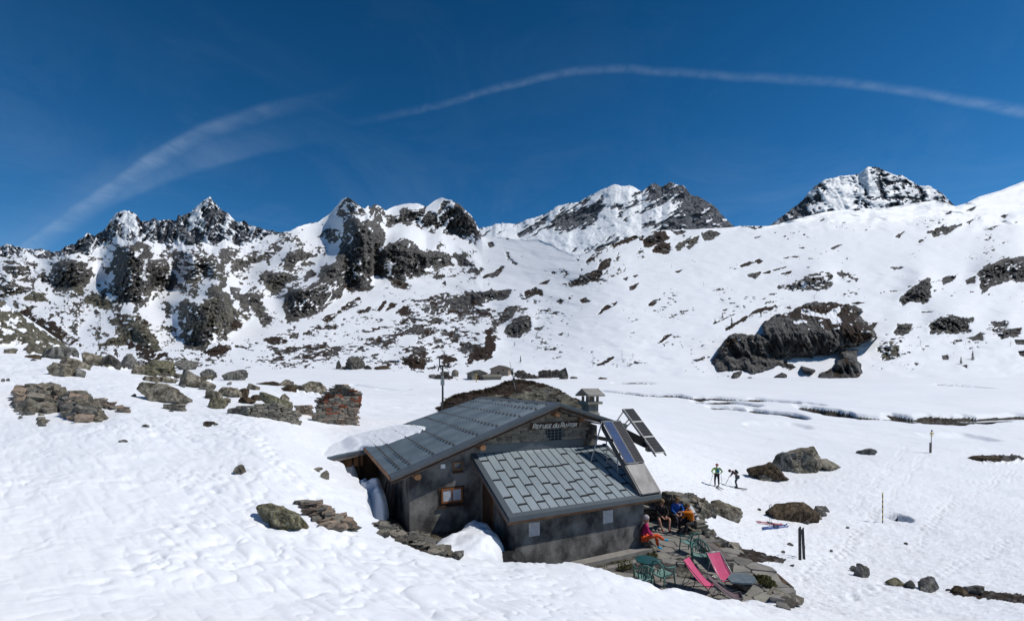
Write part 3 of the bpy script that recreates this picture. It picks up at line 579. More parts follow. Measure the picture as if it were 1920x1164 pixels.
vn_ = -2.2*fbm(uh/14, uh*0, 4, 71)*np.where(uh < 1100, 1, .25)-13*ridged(uh/34, uh*0+2, 4, 72, .6)*(1-sstep(uh, 470, 530))
V = vb[None]*(1-th[:, None])+vc[None]*th[:, None]; V = V+vn_[None]*th[:, None]**9; U = np.broadcast_to(uh, V.shape).copy()
def terrain_masks(U, V):
    rock = np.zeros_like(U); earth = np.zeros_like(U); li = np.full_like(U, .3); bul = np.zeros_like(U)
    wob = 6.5*ridged(U/15+V/20, V/13, 5, 81, .62)+3.2*fbm(U/26+V/30, V/18, 3, 82)
    ledge = fbm(U/9-V/14, V/3.6+U/30, 5, 83, .62)       # thin snow ledges
    gully = ridged(U/13+V/26, V/60, 4, 84)
    for P, ev, lv, sn, bl in ROCKS:
        us = [p[0] for p in P]; vs = [p[1] for p in P]
        m = (U > min(us)-10) & (U < max(us)+10) & (V > min(vs)-9) & (V < max(vs)+9)
        if not m.any(): continue
        size = math.sqrt((max(us)-min(us))*(max(vs)-min(vs)))
        wk = min(1, size/38)
        sd0 = poly_sd(U[m], V[m], P); sd = sd0+wob[m]*wk+.6*(1-wk)
        k = sstep(sd, -.9, .9)
        hole = sstep(ledge[m]*.8+gully[m]*.25, .48-sn*1.15, .56-sn*1.05)*min(1, sn*6)
        if size > 55:      # couloirs and ledges holding thin lines of snow
            lin = np.maximum(sstep(ridged(U[m]/30+V[m]/40, V[m]/46-U[m]/50, 4, 86, .6), .52, .60)*sstep(fbm(U[m]/30, V[m]/30, 2, 87), -.1, .2), sstep(ridged(U[m]/40, V[m]/9+U[m]/24, 4, 88, .6), .60, .68)*sstep(fbm(U[m]/24, V[m]/20, 2, 89), .0, .2))
            hole = np.maximum(hole, lin*min(1, .35+sn*4))
        kk = k*(1-hole)
        rock[m] = np.maximum(rock[m], kk)
        e = sstep(ev+.5*fbm(U[m]/12, V[m]/6, 3, 85)-.25*np.clip(sd0/12, 0, 1), .35, .65)
        earth[m] = np.where(kk > .05, np.maximum(earth[m], e*kk), earth[m]); li[m] = np.where(kk > .05, lv, li[m])
        bul[m] = np.maximum(bul[m], bl*np.clip(sd0+2, 0, 70)/70*k*(1 if size > 60 else 2.2))
    cg = .55*ridged(U/24+V/34, V/26-U/44, 5, 95, .64)+.45*fbm(U/11-V/18, V/8, 4, 96, .62)
    for P, dens, lo in CRAG:
        k = sstep(poly_sd(U, V, P), -16, 22)
        r = sstep(cg, lo, lo+.07)*k
        li = np.where((r > .2) & (rock < .3), .45, li); rock = np.maximum(rock, r*(r > .3)); bul = np.maximum(bul, r*.16)
    n = .62*fbm(U/7.5-V/22, V/2.8, 5, 91, .66)+.48*fbm(U/24+V/30, V/8+U/60, 4, 94, .6); n2 = fbm(U/60, V/22, 4, 92)
    for P, dens, ev in SPECK:
        k = sstep(poly_sd(U, V, P), -14, 20)*dens
        t = .60-.60*k-n2*.5
        r = sstep(n, t, t+.05)*(k > .02)
        earth = np.where((r > .1) & (rock < .3), sstep(ev+.6*fbm(U/9, V/4, 3, 93), .4, .6), earth)
        rock = np.maximum(rock, r); bul = np.maximum(bul, r*.05)
    return rock, earth, li, bul
RK, EA, LI, BU = terrain_masks(U, V)
Yd = YH(U, V)
def hblur(A, k):
    K_ = np.ones(2*k+1)/(2*k+1); P_ = np.pad(A, ((0, 0), (k, k)), mode='edge'); cs = np.cumsum(np.pad(P_, ((0, 0), (1, 0))), 1); return (cs[:, 2*k+1:]-cs[:, :-2*k-1])/(2*k+1)
def vblur(A, k): return hblur(A.T, k).T
Yd = np.exp(vblur(vblur(np.log(Yd), 9), 7)); steep = sstep(BU, .02, .12); steep = vblur(hblur(steep, 3), 2)
dl = np.diff(np.log(Yd), axis=0); Dm = np.zeros_like(Yd)
for i in range(1, Yd.shape[0]):
    w_ = steep[i]; dvp = V[i-1]-V[i]
    Dm[i] = Dm[i-1]*(1-(1-w_)*dvp/26.)-np.where(uh < 915, .85, .5)*w_*dl[i-1]
Dm = vblur(hblur(hblur(hblur(Dm, 9), 8), 6), 2)
Yd = Yd*np.exp(Dm)
rel = .018*fbm(U/120, V/60, 4, 101)+.007*fbm(U/48-V/22, V/15, 3, 108)+.0016*fbm(U/18, V/7, 3, 102)
cr = .050*ridged(U/30+V/44, V/40, 6, 103, .6)+.030*ridged(U/8+V/26, V/12, 4, 104, .6)
RKb = hblur(RK, 1)
cr2 = .020*ridged(U/13+V/13, V/17-U/22, 6, 105, .68)+.012*ridged(U/6-V/22, V/9, 4, 107, .66)+.006*fbm(U/3, V/3, 3, 106)
rel = rel*(1-RK*.5)+RKb*(cr*.4+cr2*1.1)*np.clip(.25+BU*2.5, .25, 1.)-.035*BU
# pull the shape in at the skyline so it stays the crest
Yd = Yd*(1+rel)
Xh = (U-CU)/F*Yd; Zh = (HV-V)/F*Yd
bk = np.arange(1, 7)[:, None]
Yb_ = Yd[-1]*(1+.02*bk**1.4); Xb_ = Xh[-1]*(1+.02*bk**1.4); Zb_ = Zh[-1]-Yd[-1]*.012*bk**1.5
Xh = np.vstack([Xh, Xb_]); Yh_ = np.vstack([Yd, Yb_]); Zh = np.vstack([Zh, Zb_])
ext = lambda A: np.vstack([A, np.repeat(A[-1:], 6, 0)])
me = grid_mesh('mountainside', Xh, Yh_, Zh, {'rock': ext(RK), 'earth': ext(EA), 'lichen': ext(LI)})
o = link('mountainside', me, M_HILL); props(o, kind='structure')
# --- far peaks
def peak(name, sky, v_base, Y0, Y1, kind, seed, n_r=150, du=1.6):
    us = np.arange(sky[0][0], sky[-1][0], du); c = ipl(sky, us)
    cn = -2.6*np.maximum(ridged(us/7, us*0+seed, 4, seed), -.5)*.8+1
    t = np.linspace(0, 1, n_r)[:, None]; b = np.full(us.shape, float(v_base)) if not callable(v_base) else v_base(us)
    V = b*(1-t)+c*t+cn*t**10; U = np.broadcast_to(us, V.shape).copy()
    sd = V-c
    if kind == 'jagged':
        a = ridged(U/30+V/90, V/70, 6, seed, .6); g = ridged(U/11+V/20, V/30-U/40, 5, seed+3, .62)
        l1 = ridged(U/17+V/30, V/34-U/50, 5, seed+11, .64); l2 = ridged(U/8.5-V/11, V/16+U/40, 4, seed+12, .62)
        tone = fbm(U/36, V/26, 3, seed+5)*.35+.28*np.clip((sd-60)/60, 0, 1)+.5*np.exp(-((U-236)/17)**2)*(sd < 24)
        rk = 1-np.maximum(sstep(l1+tone, .34, .46), sstep(l2+tone, .42, .54))
        disp = .022*a+.014*g
    elif kind == 'slabs':     # beds dipping to the left with snow between
        w = U*.52+V*.86; l = U*.86-V*.52
        g = ridged(w/11+.5*fbm(U/20, V/20, 3, seed), l/58, 5, seed, .6); a = fbm(w/34, l/90, 4, seed+2)
        right = sstep(U, 1050, 1300)*.20
        g2 = ridged(w/5.5, l/30, 4, seed+6, .62); rk = sstep(g*.55+g2*.4+a*.9+right-.27+.25*sstep(U-1.0*V, 800, 830)*0, .02, .16)
        rk = np.where(U > 1345, np.maximum(rk, sstep(fbm(U/8, V/8, 4, seed+4)+(U-1345)/30-.1, 0, .2)), rk)
        rk = rk*(1-sstep(fbm(U/16, V/9, 3, seed+8)-sstep(U, 1100, 1180)*(1-sstep(U, 1195, 1215))*(V < 385)*.0, .5, .6))
        disp = .012*g+.016*a
    else:
        a = ridged(U/26-V/60, V/30, 5, seed, .6); g = fbm(U/9+V/16, V/6, 5, seed+2, .62)
        sidel = 1-sstep(U, 1500, 1545)
        g2 = fbm(U/5-V/7, V/3.5, 4, seed+6, .6); rk = sstep(.45*a+.55*g+.4*g2+.28*sidel+.1*sstep(U, 1600, 1700)-.17, .0, .12)*(1-.9*sstep(U, 1540, 1560)*(1-sstep(U, 1590, 1605))*(V < 392))
        disp = .014*a+.008*g
    Y = (Y0*(1-t)+Y1*t)*(1+disp*(.16+.84*hblur(rk, 1))+.006*fbm(U/22, V/18, 4, seed+20))
    X = (U-CU)/F*Y; Z = (HV-V)/F*Y
    k = np.arange(1, 5)[:, None]
    X = np.vstack([X, X[-1]*(1+.03*k)]); Z = np.vstack([Z, Z[-1]-Y[-1]*.03*k]); Y2 = np.vstack([Y, Y[-1]*(1+.03*k)])
    e = lambda A: np.vstack([A, np.repeat(A[-1:], 4, 0)])
    me = grid_mesh(name, X, Y2, Z, {'rock': e(rk), 'earth': e(rk*0), 'lichen': e(rk*0+.12)})
    o = link(name, me, M_FAR); props(o, kind='structure'); return o
SKY3 = [(-330, 480), (-150, 470), (-60, 455), (0, 463), (12, 456), (27, 461), (42, 464), (60, 467), (75, 466), (96, 471), (113, 469), (123, 461), (141, 457), (147, 449), (156, 444), (165, 436), (177, 442), (184, 438), (192, 434), (200, 424), (207, 413), (217, 400), (226, 397), (235, 394), (243, 395), (250, 397), (257, 404), (263, 412), (272, 414), (283, 412), (289, 406), (296, 414), (306, 412), (316, 411), (331, 413), (334, 401), (340, 404), (350, 400), (358, 397), (364, 391), (370, 385), (378, 379), (386, 372), (394, 368), (401, 377), (409, 388), (420, 395), (433, 404), (444, 415), (450, 417), (457, 412), (463, 417), (469, 422), (480, 424), (490, 427), (500, 430), (515, 433), (535, 437), (600, 450)]
SKY2 = [(870, 470), (890, 432), (900, 427), (912, 425), (922, 424), (929, 418), (950, 418), (975, 418), (988, 411), (1005, 406), (1024, 400), (1035, 393), (1047, 385), (1056, 383), (1066, 380), (1074, 381), (1082, 379), (1098, 371), (1115, 362), (1126, 357), (1138, 352), (1146, 348), (1154, 345), (1164, 349), (1172, 348), (1180, 346), (1192, 352), (1203, 359), (1214, 351), (1222, 344), (1229, 343), (1241, 351), (1248, 345), (1255, 340), (1261, 342), (1267, 345), (1275, 346), (1283, 348), (1290, 357), (1298, 366), (1308, 368), (1317, 371), (1327, 378), (1337, 384), (1345, 392), (1353, 402), (1364, 412), (1376, 424), (1395, 440)]
SKY1 = [(1425, 440), (1442, 424), (1452, 416), (1463, 408), (1485, 391), (1507, 373), (1516, 361), (1525, 351), (1536, 343), (1548, 336), (1562, 333), (1577, 329), (1593, 328), (1610, 326), (1620, 318), (1629, 311), (1640, 313), (1651, 316), (1662, 321), (1673, 325), (1682, 328), (1692, 328), (1703, 336), (1714, 343), (1729, 349), (1736, 347), (1743, 348), (1755, 355), (1766, 362), (1778, 373), (1791, 386), (1815, 404)]
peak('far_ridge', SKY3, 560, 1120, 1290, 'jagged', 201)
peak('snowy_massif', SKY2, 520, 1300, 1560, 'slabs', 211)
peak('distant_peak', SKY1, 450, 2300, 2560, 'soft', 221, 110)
def hillpt(u, v):
    Y = float(YH(u, v)); return PX(u, v, Y)
# ================================================================== the refuge
hut = empty('refuge_hut', HW(1.5, 2, -6.4), 'grey rendered mountain hut with blue steel roofs and a low annex, half buried in snow', 'hut')
inv = Matrix.Translation(-Vector(hut.location))
def hp(mb, name, mat, parent=hut, **kw):      # build in world coordinates, store relative to the hut's base
    base = Vector(hut.location)
    mb.v = [tuple(Vector(v)-base) for v in mb.v]
    o = mb.build(name, mat, parent, **kw); return o
def zl(s, t): return -.853-(.351-.041*(t+.6)/8.39)*(3.669-s)
def zr(s, t=0): return -.853-.296*(s-3.669)
def za(t): return -4.31+.458*(t+3.36)
def prism(mb, ring, t0, t1):      # ring of (s, z), extruded along the ridge direction
    n = len(ring)
    vs = [HW(s, t0, z) for s, z in ring]+[HW(s, t1, z) for s, z in ring]
    return mb.add(vs, [tuple(range(n)), tuple(reversed(range(n, 2*n)))]+[(i, i+n, (i+1) % n+n, (i+1) % n) for i in range(n)])
def hbox(mb, s0, s1, t0, t1, z0, z1): return mb.hexa([HW(s0, t0, z0), HW(s1, t0, z0), HW(s1, t1, z0), HW(s0, t1, z0), HW(s0, t0, z1), HW(s1, t0, z1), HW(s1, t1, z1), HW(s0, t1, z1)])
m = prism(MB(), [(-2.354, -6.7), (5.25, -6.7), (5.25, zr(5.25)-.2), (3.669, -1.06), (-2.354, zl(-2.354, 0)-.21)], 0, 7.2)
wall = hp(m, 'wall', M_PLASTER)
m = prism(MB(), [(5.256, -6.7), (7.0, -6.7), (7.0, zr(7.0)-.22), (5.256, zr(5.256)-.22)], 1.3, 7.1); hp(m, 'side_wall', M_PLASTER)
m = MB()      # annex: front wall and side walls with a sloping head
ring = [(-3.01, -6.75), (-.004, -6.75), (-.004, za(0)-.14), (-3.01, za(-3.01)-.14)]
vs = [HW(.4, t, z) for t, z in ring]+[HW(5.92, t, z) for t, z in ring]
m.add(vs, [(0, 3, 2, 1), (4, 5, 6, 7), (0, 1, 5, 4), (1, 2, 6, 5), (2, 3, 7, 6), (3, 0, 4, 7)]); annex_wall = hp(m, 'annex_wall', M_PLASTER)
# --- main roof, left slope, corrugated
def corr(s0, s1, t0, t1, zf, pitch=.19, amp=.032, ns=10):
    nt = int((t1-t0)/pitch)*6; T, Sg = np.meshgrid(np.linspace(t0, t1, nt), np.linspace(s0, s1, ns))
    ph = (T/pitch) % 1; prof = amp*np.clip(1.25*np.cos(ph*2*np.pi), -.6, 1)
    Z = zf(Sg, T)+prof; X = G0[0]+Sg*D2[0]+T*D1[0]; Y = G0[1]+Sg*D2[1]+T*D1[1]
    b = hut.location
    return grid_mesh('roof_sheet', X-b[0], Y-b[1], Z-b[2], smooth=False)
roof = MB()
roof.hexa([HW(-3.10, -.56, zl(-3.10, -.56)-.13), HW(3.669, -.56, -.853-.13), HW(3.669, 7.75, -.983), HW(-3.10, 7.75, zl(-3.10, 7.75)-.13),
           HW(-3.10, -.56, zl(-3.10, -.56)-.03), HW(3.669, -.56, -.883), HW(3.669, 7.75, -.883), HW(-3.10, 7.75, zl(-3.10, 7.75)-.03)])
roof.hexa([HW(3.672, -.56, -.983), HW(7.15, -.56, zr(7.15)-.13), HW(7.15, 7.75, zr(7.15)-.13), HW(3.672, 7.75, -.983),
           HW(3.672, -.56, -.883), HW(7.15, -.56, zr(7.15)-.03), HW(7.15, 7.75, zr(7.15)-.03), HW(3.672, 7.75, -.883)])
roof_o = hp(roof, 'roof', M_WOODD)
for i in range(2):      # two lengths of sheet lap on the slope, third on the far slope
    s0, s1 = ((-3.134, .45), (.40, 3.6))[i]
    zf = (lambda S_, T: zl(S_, T)+(.0 if i == 0 else .008))
    link('roof_sheet', corr(s0, s1, -.28, 7.79, zf), M_ROOF, roof_o)
link('roof_sheet', corr(3.72, 7.2, -.28, 7.79, lambda S_, T: zr(S_)+.0*T), M_ROOF, roof_o)
m = MB()      # ridge cap, with its two folded wings
for a, b, z0, z1_ in ((3.40, 3.669, zl(3.40, 0)+.028, -.815), (3.669, 3.94, -.815, zr(3.94)+.028)):
    m.hexa([HW(a, -.3, z0-.012), HW(b, -.3, z1_-.012), HW(b, 7.82, z1_-.012), HW(a, 7.82, z0-.012), HW(a, -.3, z0), HW(b, -.3, z1_), HW(b, 7.82, z1_), HW(a, 7.82, z0)])
hp(m, 'ridge_cap', M_TRIM, roof_o)
def verge(zf, s0, s1, t0, t1, up=.035):
    m = MB(); m.hexa([HW(s0, t0, zf(s0, t0)-.02), HW(s1, t0, zf(s1, t0)-.02), HW(s1, t1, zf(s1, t1)-.02), HW(s0, t1, zf(s0, t1)-.02), HW(s0, t0, zf(s0, t0)+up), HW(s1, t0, zf(s1, t0)+up), HW(s1, t1, zf(s1, t1)+up), HW(s0, t1, zf(s0, t1)+up)])
    return m
for k in range(3):
    a = -3.14+k*2.27; m = verge(zl, a, a+2.262, -.62, -.26); hp(m, 'verge_flashing', M_TRIM, roof_o)
m = verge(lambda s, t: zr(s), 3.675, 7.22, -.62, -.26); hp(m, 'verge_flashing', M_TRIM, roof_o)
m = verge(zl, -3.14, 3.66, 7.6, 7.84, .03); hp(m, 'verge_flashing', M_TRIM, roof_o)
# bargeboards: pale upper board, rough brown board, thin pale strip
def board(zf, s0, s1, t, d0, d1, th=.03): return MB().hexa([HW(s0, t, zf(s0, t)-d1), HW(s1, t, zf(s1, t)-d1), HW(s1, t+th, zf(s1, t)-d1), HW(s0, t+th, zf(s0, t)-d1), HW(s0, t, zf(s0, t)-d0), HW(s1, t, zf(s1, t)-d0), HW(s1, t+th, zf(s1, t)-d0), HW(s0, t+th, zf(s0, t)-d0)])
zrr = lambda s, t: zr(s)
for zf, a, b in ((zl, -3.13, 3.665), (zrr, 3.67, 7.2)):
    hp(board(zf, a, b, -.625, .03, .085), 'verge_strip', M_TRIM, roof_o)
    hp(board(zf, a, b, -.605, .09, .14), 'bargeboard', M_WOODG, roof_o)
    hp(board(zf, a, b, -.56, .145, .24), 'bargeboard', M_WOODD, roof_o)
    hp(board(zf, a+.1, b, -.50, .24, .285), 'bargeboard', M_WOODG, roof_o)
hp(MB().hexa([HW(-3.17, -.6, zl(-3.13, 0)-.14), HW(-3.13, -.6, zl(-3.13, 0)-.14), HW(-3.13, 5.77, zl(-3.13, 5.77)-.14), HW(-3.17, 5.77, zl(-3.13, 5.77)-.14), HW(-3.17, -.6, zl(-3.13, 0)-.02), HW(-3.13, -.6, zl(-3.13, 0)-.02), HW(-3.13, 5.77, zl(-3.13, 5.77)-.02), HW(-3.17, 5.77, zl(-3.13, 5.77)-.02)]), 'eaves_board', M_WOOD, roof_o)
# snow guards: rows of small steel tongues
m = MB()
for s in (3.40, 2.888, 2.117, 1.104, .267, -.687, -1.487, -2.371, -2.739):
    t = -.06
    while t < 7.5:
        z = zl(s, t)+.012; w = .03
        m.hexa([HW(s-.05, t, z), HW(s+.07, t, z), HW(s+.07, t+w*2.6, z), HW(s-.05, t+w*2.6, z), HW(s-.05, t+w, z+.075), HW(s-.03, t+w, z+.085), HW(s-.03, t+w*2, z+.085), HW(s-.05, t+w*2, z+.075)]); t += .37 if s < 3.3 else .24
o = hp(m, 'snow_guards', M_METALD, roof_o); o['kind'] = 'stuff'
# purlin ends
for s, z in ((-2.18, -3.33), (.32, -2.46), (3.66, -1.3), (5.0, -1.55)):
    m = MB(); m.tube([HW(s, -.5, z), HW(s, -.05, z)], .12, 9); hp(m, 'purlin_end', M_WOOD, roof_o)
# --- lean-to at the back left
m = MB(); a, b = -5.0, -3.14
zlt = lambda s: -3.19-.175*(-3.134-s)
m.hexa([HW(a, 5.8, zlt(a)-.05), HW(b, 5.8, zlt(b)-.05), HW(b, 9.2, zlt(b)-.05), HW(a, 9.2, zlt(a)-.05), HW(a, 5.8, zlt(a)+.02), HW(b, 5.8, zlt(b)+.02), HW(b, 9.2, zlt(b)+.02), HW(a, 9.2, zlt(a)+.02)])
lt = hp(m, 'lean_to_roof', M_ROOF)
hp(board(lambda s, t: zlt(s), a-.03, b, 5.76, -.02, .09), 'fascia', M_TRIM, lt); hp(board(lambda s, t: zlt(s), a, b, 5.78, .09, .22), 'fascia', M_WOODG, lt)
m = hbox(MB(), -4.9, -2.36, 6.35, 6.45, -6.3, -3.5); lw = hp(m, 'lean_to_wall', M_WOODD)
for k in range(2): hp(hbox(MB(), -4.05+k*.5, -3.62+k*.5, 6.2, 6.28, -3.98, -3.38), 'shutter_board', M_WOOD, lw)
for k in range(2): hp(hbox(MB(), -4.75+k*1.4, -4.65+k*1.4, 6.18, 6.3, -6.2, -3.5), 'post', M_WOODD, lw)
for k in range(3):      # ladder-like frame and planks in the dark gap
    m = MB(); m.bar(HW(-2.95+.04*k, 1.2+k*1.4, -5.4), HW(-2.65, 1.4+k*1.35, -4.1), .08, .03); hp(m, 'plank', M_WOODD, lw)
# --- windows on the gable wall
def window(s0, s1, z0, z1_, t, frame_m, pane_m, panes, fw=.05, parent=wall, deep=.04):
    m = MB(); f = t-deep
    hbox(m, s0, s1, f, t-.001, z0, z0+fw); hbox(m, s0, s1, f, t-.001, z1_-fw, z1_); hbox(m, s0, s0+fw, f, t-.001, z0+fw, z1_-fw); hbox(m, s1-fw, s1, f, t-.001, z0+fw, z1_-fw)
    w = (s1-s0-fw*(panes+1))/panes
    for i in range(1, panes): hbox(m, s0+i*(w+fw), s0+i*(w+fw)+fw, f, t-.001, z0+fw, z1_-fw)
    fr = hp(m, 'window_frame', frame_m, parent)
    base = Vector(hut.location)
    for i in range(panes):
        q = hbox(MB(), s0+fw+i*(w+fw)+.004, s0+fw+i*(w+fw)+w-.004, t-.022, t-.002, z0+fw+.004, z1_-fw-.004); hp(q, 'pane', pane_m, fr)
    return fr
hp(hbox(MB(), -1.27, -.27, -.03, -.001, -4.60, -3.92), 'window_recess', M_WOODD, wall)
w1 = window(-1.18, -.36, -4.50, -3.97, -.04, M_ORWOOD, M_GLASS, 2, .06)
hp(hbox(MB(), -1.30, -.24, -.09, -.003, -4.66, -4.605), 'window_sill', M_WOODD, wall)
w2 = window(-.72, -.34, -3.32, -2.99, -.02, M_WOOD, M_GLASSD, 1, .06)
hp(hbox(MB(), -.74, -.32, -.07, -.003, -3.42, -3.345), 'window_sill', M_WOODD, wall)
m = hbox(MB(), -1.22, -1.06, -.14, -.06, -3.18, -3.03); fl_ = hp(m, 'floodlight', M_WHITE); hp(hbox(MB(), -1.17, -1.11, -.059, -.001, -3.13, -3.08), 'bracket', M_METALD, fl_)
# lattice window above the annex
hp(hbox(MB(), 3.36, 4.16, -.045, -.001, -2.46, -1.93), 'window_recess', M_DARK, wall)
m = MB()
for i in range(5): hbox(m, 3.38+i*.18, 3.41+i*.18, -.06, -.047, -2.45, -1.94)
for j in range(5): hbox(m, 3.37, 4.14, -.075, -.062, -2.45+j*.12, -2.42+j*.12)
lat = hp(m, 'window_lattice', M_TRIM, wall)
# --- gable stonework, stone by stone
rng_ = random.Random(3)
def stone_mesh(seed, n=11, flat=.5, name='stone'):
    r = random.Random(seed); bm = bmesh.new()
    for i in range(n):
        v = Vector((r.uniform(-1, 1), r.uniform(-1, 1), r.uniform(-1, 1)))
        k = max(abs(v.x), abs(v.y), abs(v.z)); v = v/k*r.uniform(.82, 1)
        bm.verts.new(v*.5)
    for c in ((-1, -1, -1), (1, 1, 1), (-1, 1, 1), (1, -1, -1), (1, -1, 1), (-1, -1, 1)): bm.verts.new(Vector(c)*.5*r.uniform(.72, .95))
    bmesh.ops.convex_hull(bm, input=bm.verts)
    for v in [v for v in bm.verts if not v.link_faces]: bm.verts.remove(v)
    me = bpy.data.meshes.new(name); bm.to_mesh(me); bm.free(); return me
STV = {}
def stone_variants(mat, n=9, seed=0):
    key = (mat.name, seed)
    if key not in STV:
        L = []
        for i in range(n): me = stone_mesh(seed*100+i); me.materials.append(mat); L.append(me)
        STV[key] = L
    return STV[key]
def place_stone(me, loc, rot, scale, parent, name='stone'):
    o = bpy.data.objects.new(name, me); C.objects.link(o); o.parent = parent
    o.location = Vector(loc)-Vector(parent.matrix_world.translation if parent.parent is None else hut.location) if parent else loc
    o.rotation_euler = rot; o.scale = scale; return o
M_GST = simple('gable_stone', (.10, .09, .075), (.27, .24, .2), 5, .95, .6, 14, rnd=.7)
gy = math.atan2(D2[1], D2[0])
z = -2.42
while z < -1.25:
    h = rng_.uniform(.09, .17); s = .25
    while s < 5.2:
        w = rng_.uniform(.16, .42)
        top = min(zl(s+w/2, 0), zr(s+w/2))-.3
        ok = z+h/2 < top and not (3.30 < s+w/2 < 4.22 and z+h/2 < -1.88) and z > za(0)+.2
        if ok:
            me = rng_.choice(stone_variants(M_GST, 8, 1))
            o = bpy.data.objects.new('stone', me); C.objects.link(o); o.parent = wall
            o.location = HW(s+w/2, -.012+rng_.uniform(-.02, .01), z+h/2)-Vector(hut.location); o.rotation_euler = (0, rng_.uniform(-.06, .06), gy)
            o.scale = (w*1.12, .13, h*1.15)
        s += w*.98
    z += h*.97
# sign
board_o = hp(hbox(MB(), 2.55, 4.95, -.13, -.09, -1.93, -1.66), 'sign_board', M_WOODD)
GL = {  # strokes on a 4 x 6 grid
 'R': [[(0,0),(0,6),(3.4,6),(3.4,3.2),(0,3.2)],[(1.4,3.2),(3.8,0)]], 'e': [[(3,0),(0,0),(0,4.4),(3,4.4)],[(0,2.2),(2.5,2.2)]], 'f': [[(0,0),(0,4.4),(3,4.4)],[(0,2.2),(2.3,2.2)]],
 'u': [[(0,4.4),(0,0),(3,0),(3,4.4)]], 'g': [[(3,4.4),(0,4.4),(0,0),(3,0),(3,2),(1.6,2)]], 'd': [[(3.2,6),(3.2,0),(0,0),(0,3.6),(3.2,3.6)]], 'i': [[(1,0),(1,4.4)],[(1,5.5),(1,6.1)]],
 't': [[(0,4.4),(3.4,4.4)],[(1.7,4.4),(1.7,0)]], 'o': [[(0,0),(0,4.4),(3,4.4),(3,0),(0,0)]], 'r': [[(0,0),(0,4.4),(2.8,4.4),(2.8,2.3),(0,2.3)],[(1.2,2.3),(3,0)]], '.': [[(.3,0),(.3,.9)]]}
txt = 'Refuge.du.Ruitor'; adv = {'i': 2.6, '.': 2.0, 'R': 5.2}
tot = sum(adv.get(c, 4.7) for c in txt); k = (4.86-2.66)/tot; kz = .19/6
m = MB(); x = 2.66
for c in txt:
    for st in GL[c]:
        for (a0, b0), (a1, b1) in zip(st[:-1], st[1:]):
            f = lambda a, b_: HW(x+(a+b_*.25)*k, -.14, -1.885+b_*kz)
            m.bar(f(a0, b0), f(a1, b1), .034, .02, up=(D1[0], D1[1], 0))
    x += adv.get(c, 4.7)*k
hp(m, 'lettering', simple('cream_paint', (.62, .58, .5), (.7, .66, .58), 8, .7), board_o)
# --- annex roof
m = MB(); m.hexa([HW(0, -3.36, za(-3.36)-.1), HW(6.455, -3.36, za(-3.36)-.1), HW(6.455, -.01, za(0)-.1), HW(0, -.01, za(0)-.1), HW(0, -3.36, za(-3.36)), HW(6.455, -3.36, za(-3.36)), HW(6.455, -.01, za(0)), HW(0, -.01, za(0))])
ar = hp(m, 'annex_roof', simple('roof_underlay', (.02, .022, .025), (.03, .032, .035), 4, .7))  # near-black showing between the panels stands in for seam shadow
m = MB(); hbox(m, .35, 5.26, -.03, -.006, za(0)+.015, -2.44); hp(m, 'wall_flashing', M_TRIM, ar)
def aslab(s0, s1, t0, t1, z0, z1_): return MB().hexa([HW(s0, t0, za(t0)+z0), HW(s1, t0, za(t0)+z0), HW(s1, t1, za(t1)+z0), HW(s0, t1, za(t1)+z0), HW(s0, t0, za(t0)+z1_), HW(s1, t0, za(t0)+z1_), HW(s1, t1, za(t1)+z1_), HW(s0, t1, za(t1)+z1_)])
hp(aslab(-.01, .19, -3.38, -.01, .003, .05), 'verge_flashing', M_TRIM, ar); hp(aslab(.193, 6.47, -3.38, -3.22, .003, .045), 'eaves_flashing', M_TRIM, ar); hp(aslab(6.30, 6.47, -3.218, -.01, .003, .045), 'verge_flashing', M_TRIM, ar)
m = MB(); hbox(m, -.01, 6.47, -3.40, -3.385, za(-3.36)-.11, za(-3.36)+.04); hp(m, 'fascia', M_TRIM, ar)
m = MB(); hbox(m, .02, 6.4, -3.37, -3.34, za(-3.36)-.19, za(-3.36)-.105); hp(m, 'eaves_board', M_WOOD, ar)
m = MB(); m.hexa([HW(-.03, -3.36, za(-3.36)-.16), HW(0, -3.36, za(-3.36)-.16), HW(0, -.05, za(-.05)-.16), HW(-.03, -.05, za(-.05)-.16), HW(-.03, -3.36, za(-3.36)-.02), HW(0, -3.36, za(-3.36)-.02), HW(0, -.05, za(-.05)-.02), HW(-.03, -.05, za(-.05)-.02)]); hp(m, 'verge_strip', M_TRIM, ar)
m = MB(); m.hexa([HW(.01, -3.3, za(-3.3)-.27), HW(.05, -3.3, za(-3.3)-.27), HW(.05, -.05, za(-.05)-.27), HW(.01, -.05, za(-.05)-.27), HW(.01, -3.3, za(-3.3)-.1), HW(.05, -3.3, za(-3.3)-.1), HW(.05, -.05, za(-.05)-.1), HW(.01, -.05, za(-.05)-.1)]); hp(m, 'bargeboard', M_WOOD, ar)
nst = 17; w = (6.29-.2)/nst
rj = random.Random(9)
M_SN = simple('fold_shadow', (.012, .014, .017), (.02, .022, .026), 4, .6)  # near-black: shadow lines of folds and seams put into the colour
for k in range(nst):
    s0 = .2+k*w; js = ([.34, .64, .90] if k % 2 else [.15, .50, .79]); js = [j+rj.uniform(-.015, .015) for j in js]
    if k in (6, 7, 8): js = [.36, .66, .9] if k != 7 else [.36, .78]
    ed = [0]+[1-j for j in reversed(js)]+[1]
    for a, b in zip(ed[:-1], ed[1:]):
        t0 = -3.215+a*3.18; t1 = -3.215+b*3.18
        m = aslab(s0+.018, s0+w-.018, t0+(.035 if a else 0), t1-.012, .006, .022)
        hp(m, 'roof_panel', M_PANEL, ar)
        if a:
            hp(aslab(s0+.03, s0+w-.01, t0-.02, t0+.03, .024, .055), 'fold_shadow', M_SN, ar)  # black bar standing in for the shadow gap at each fold
m = MB()
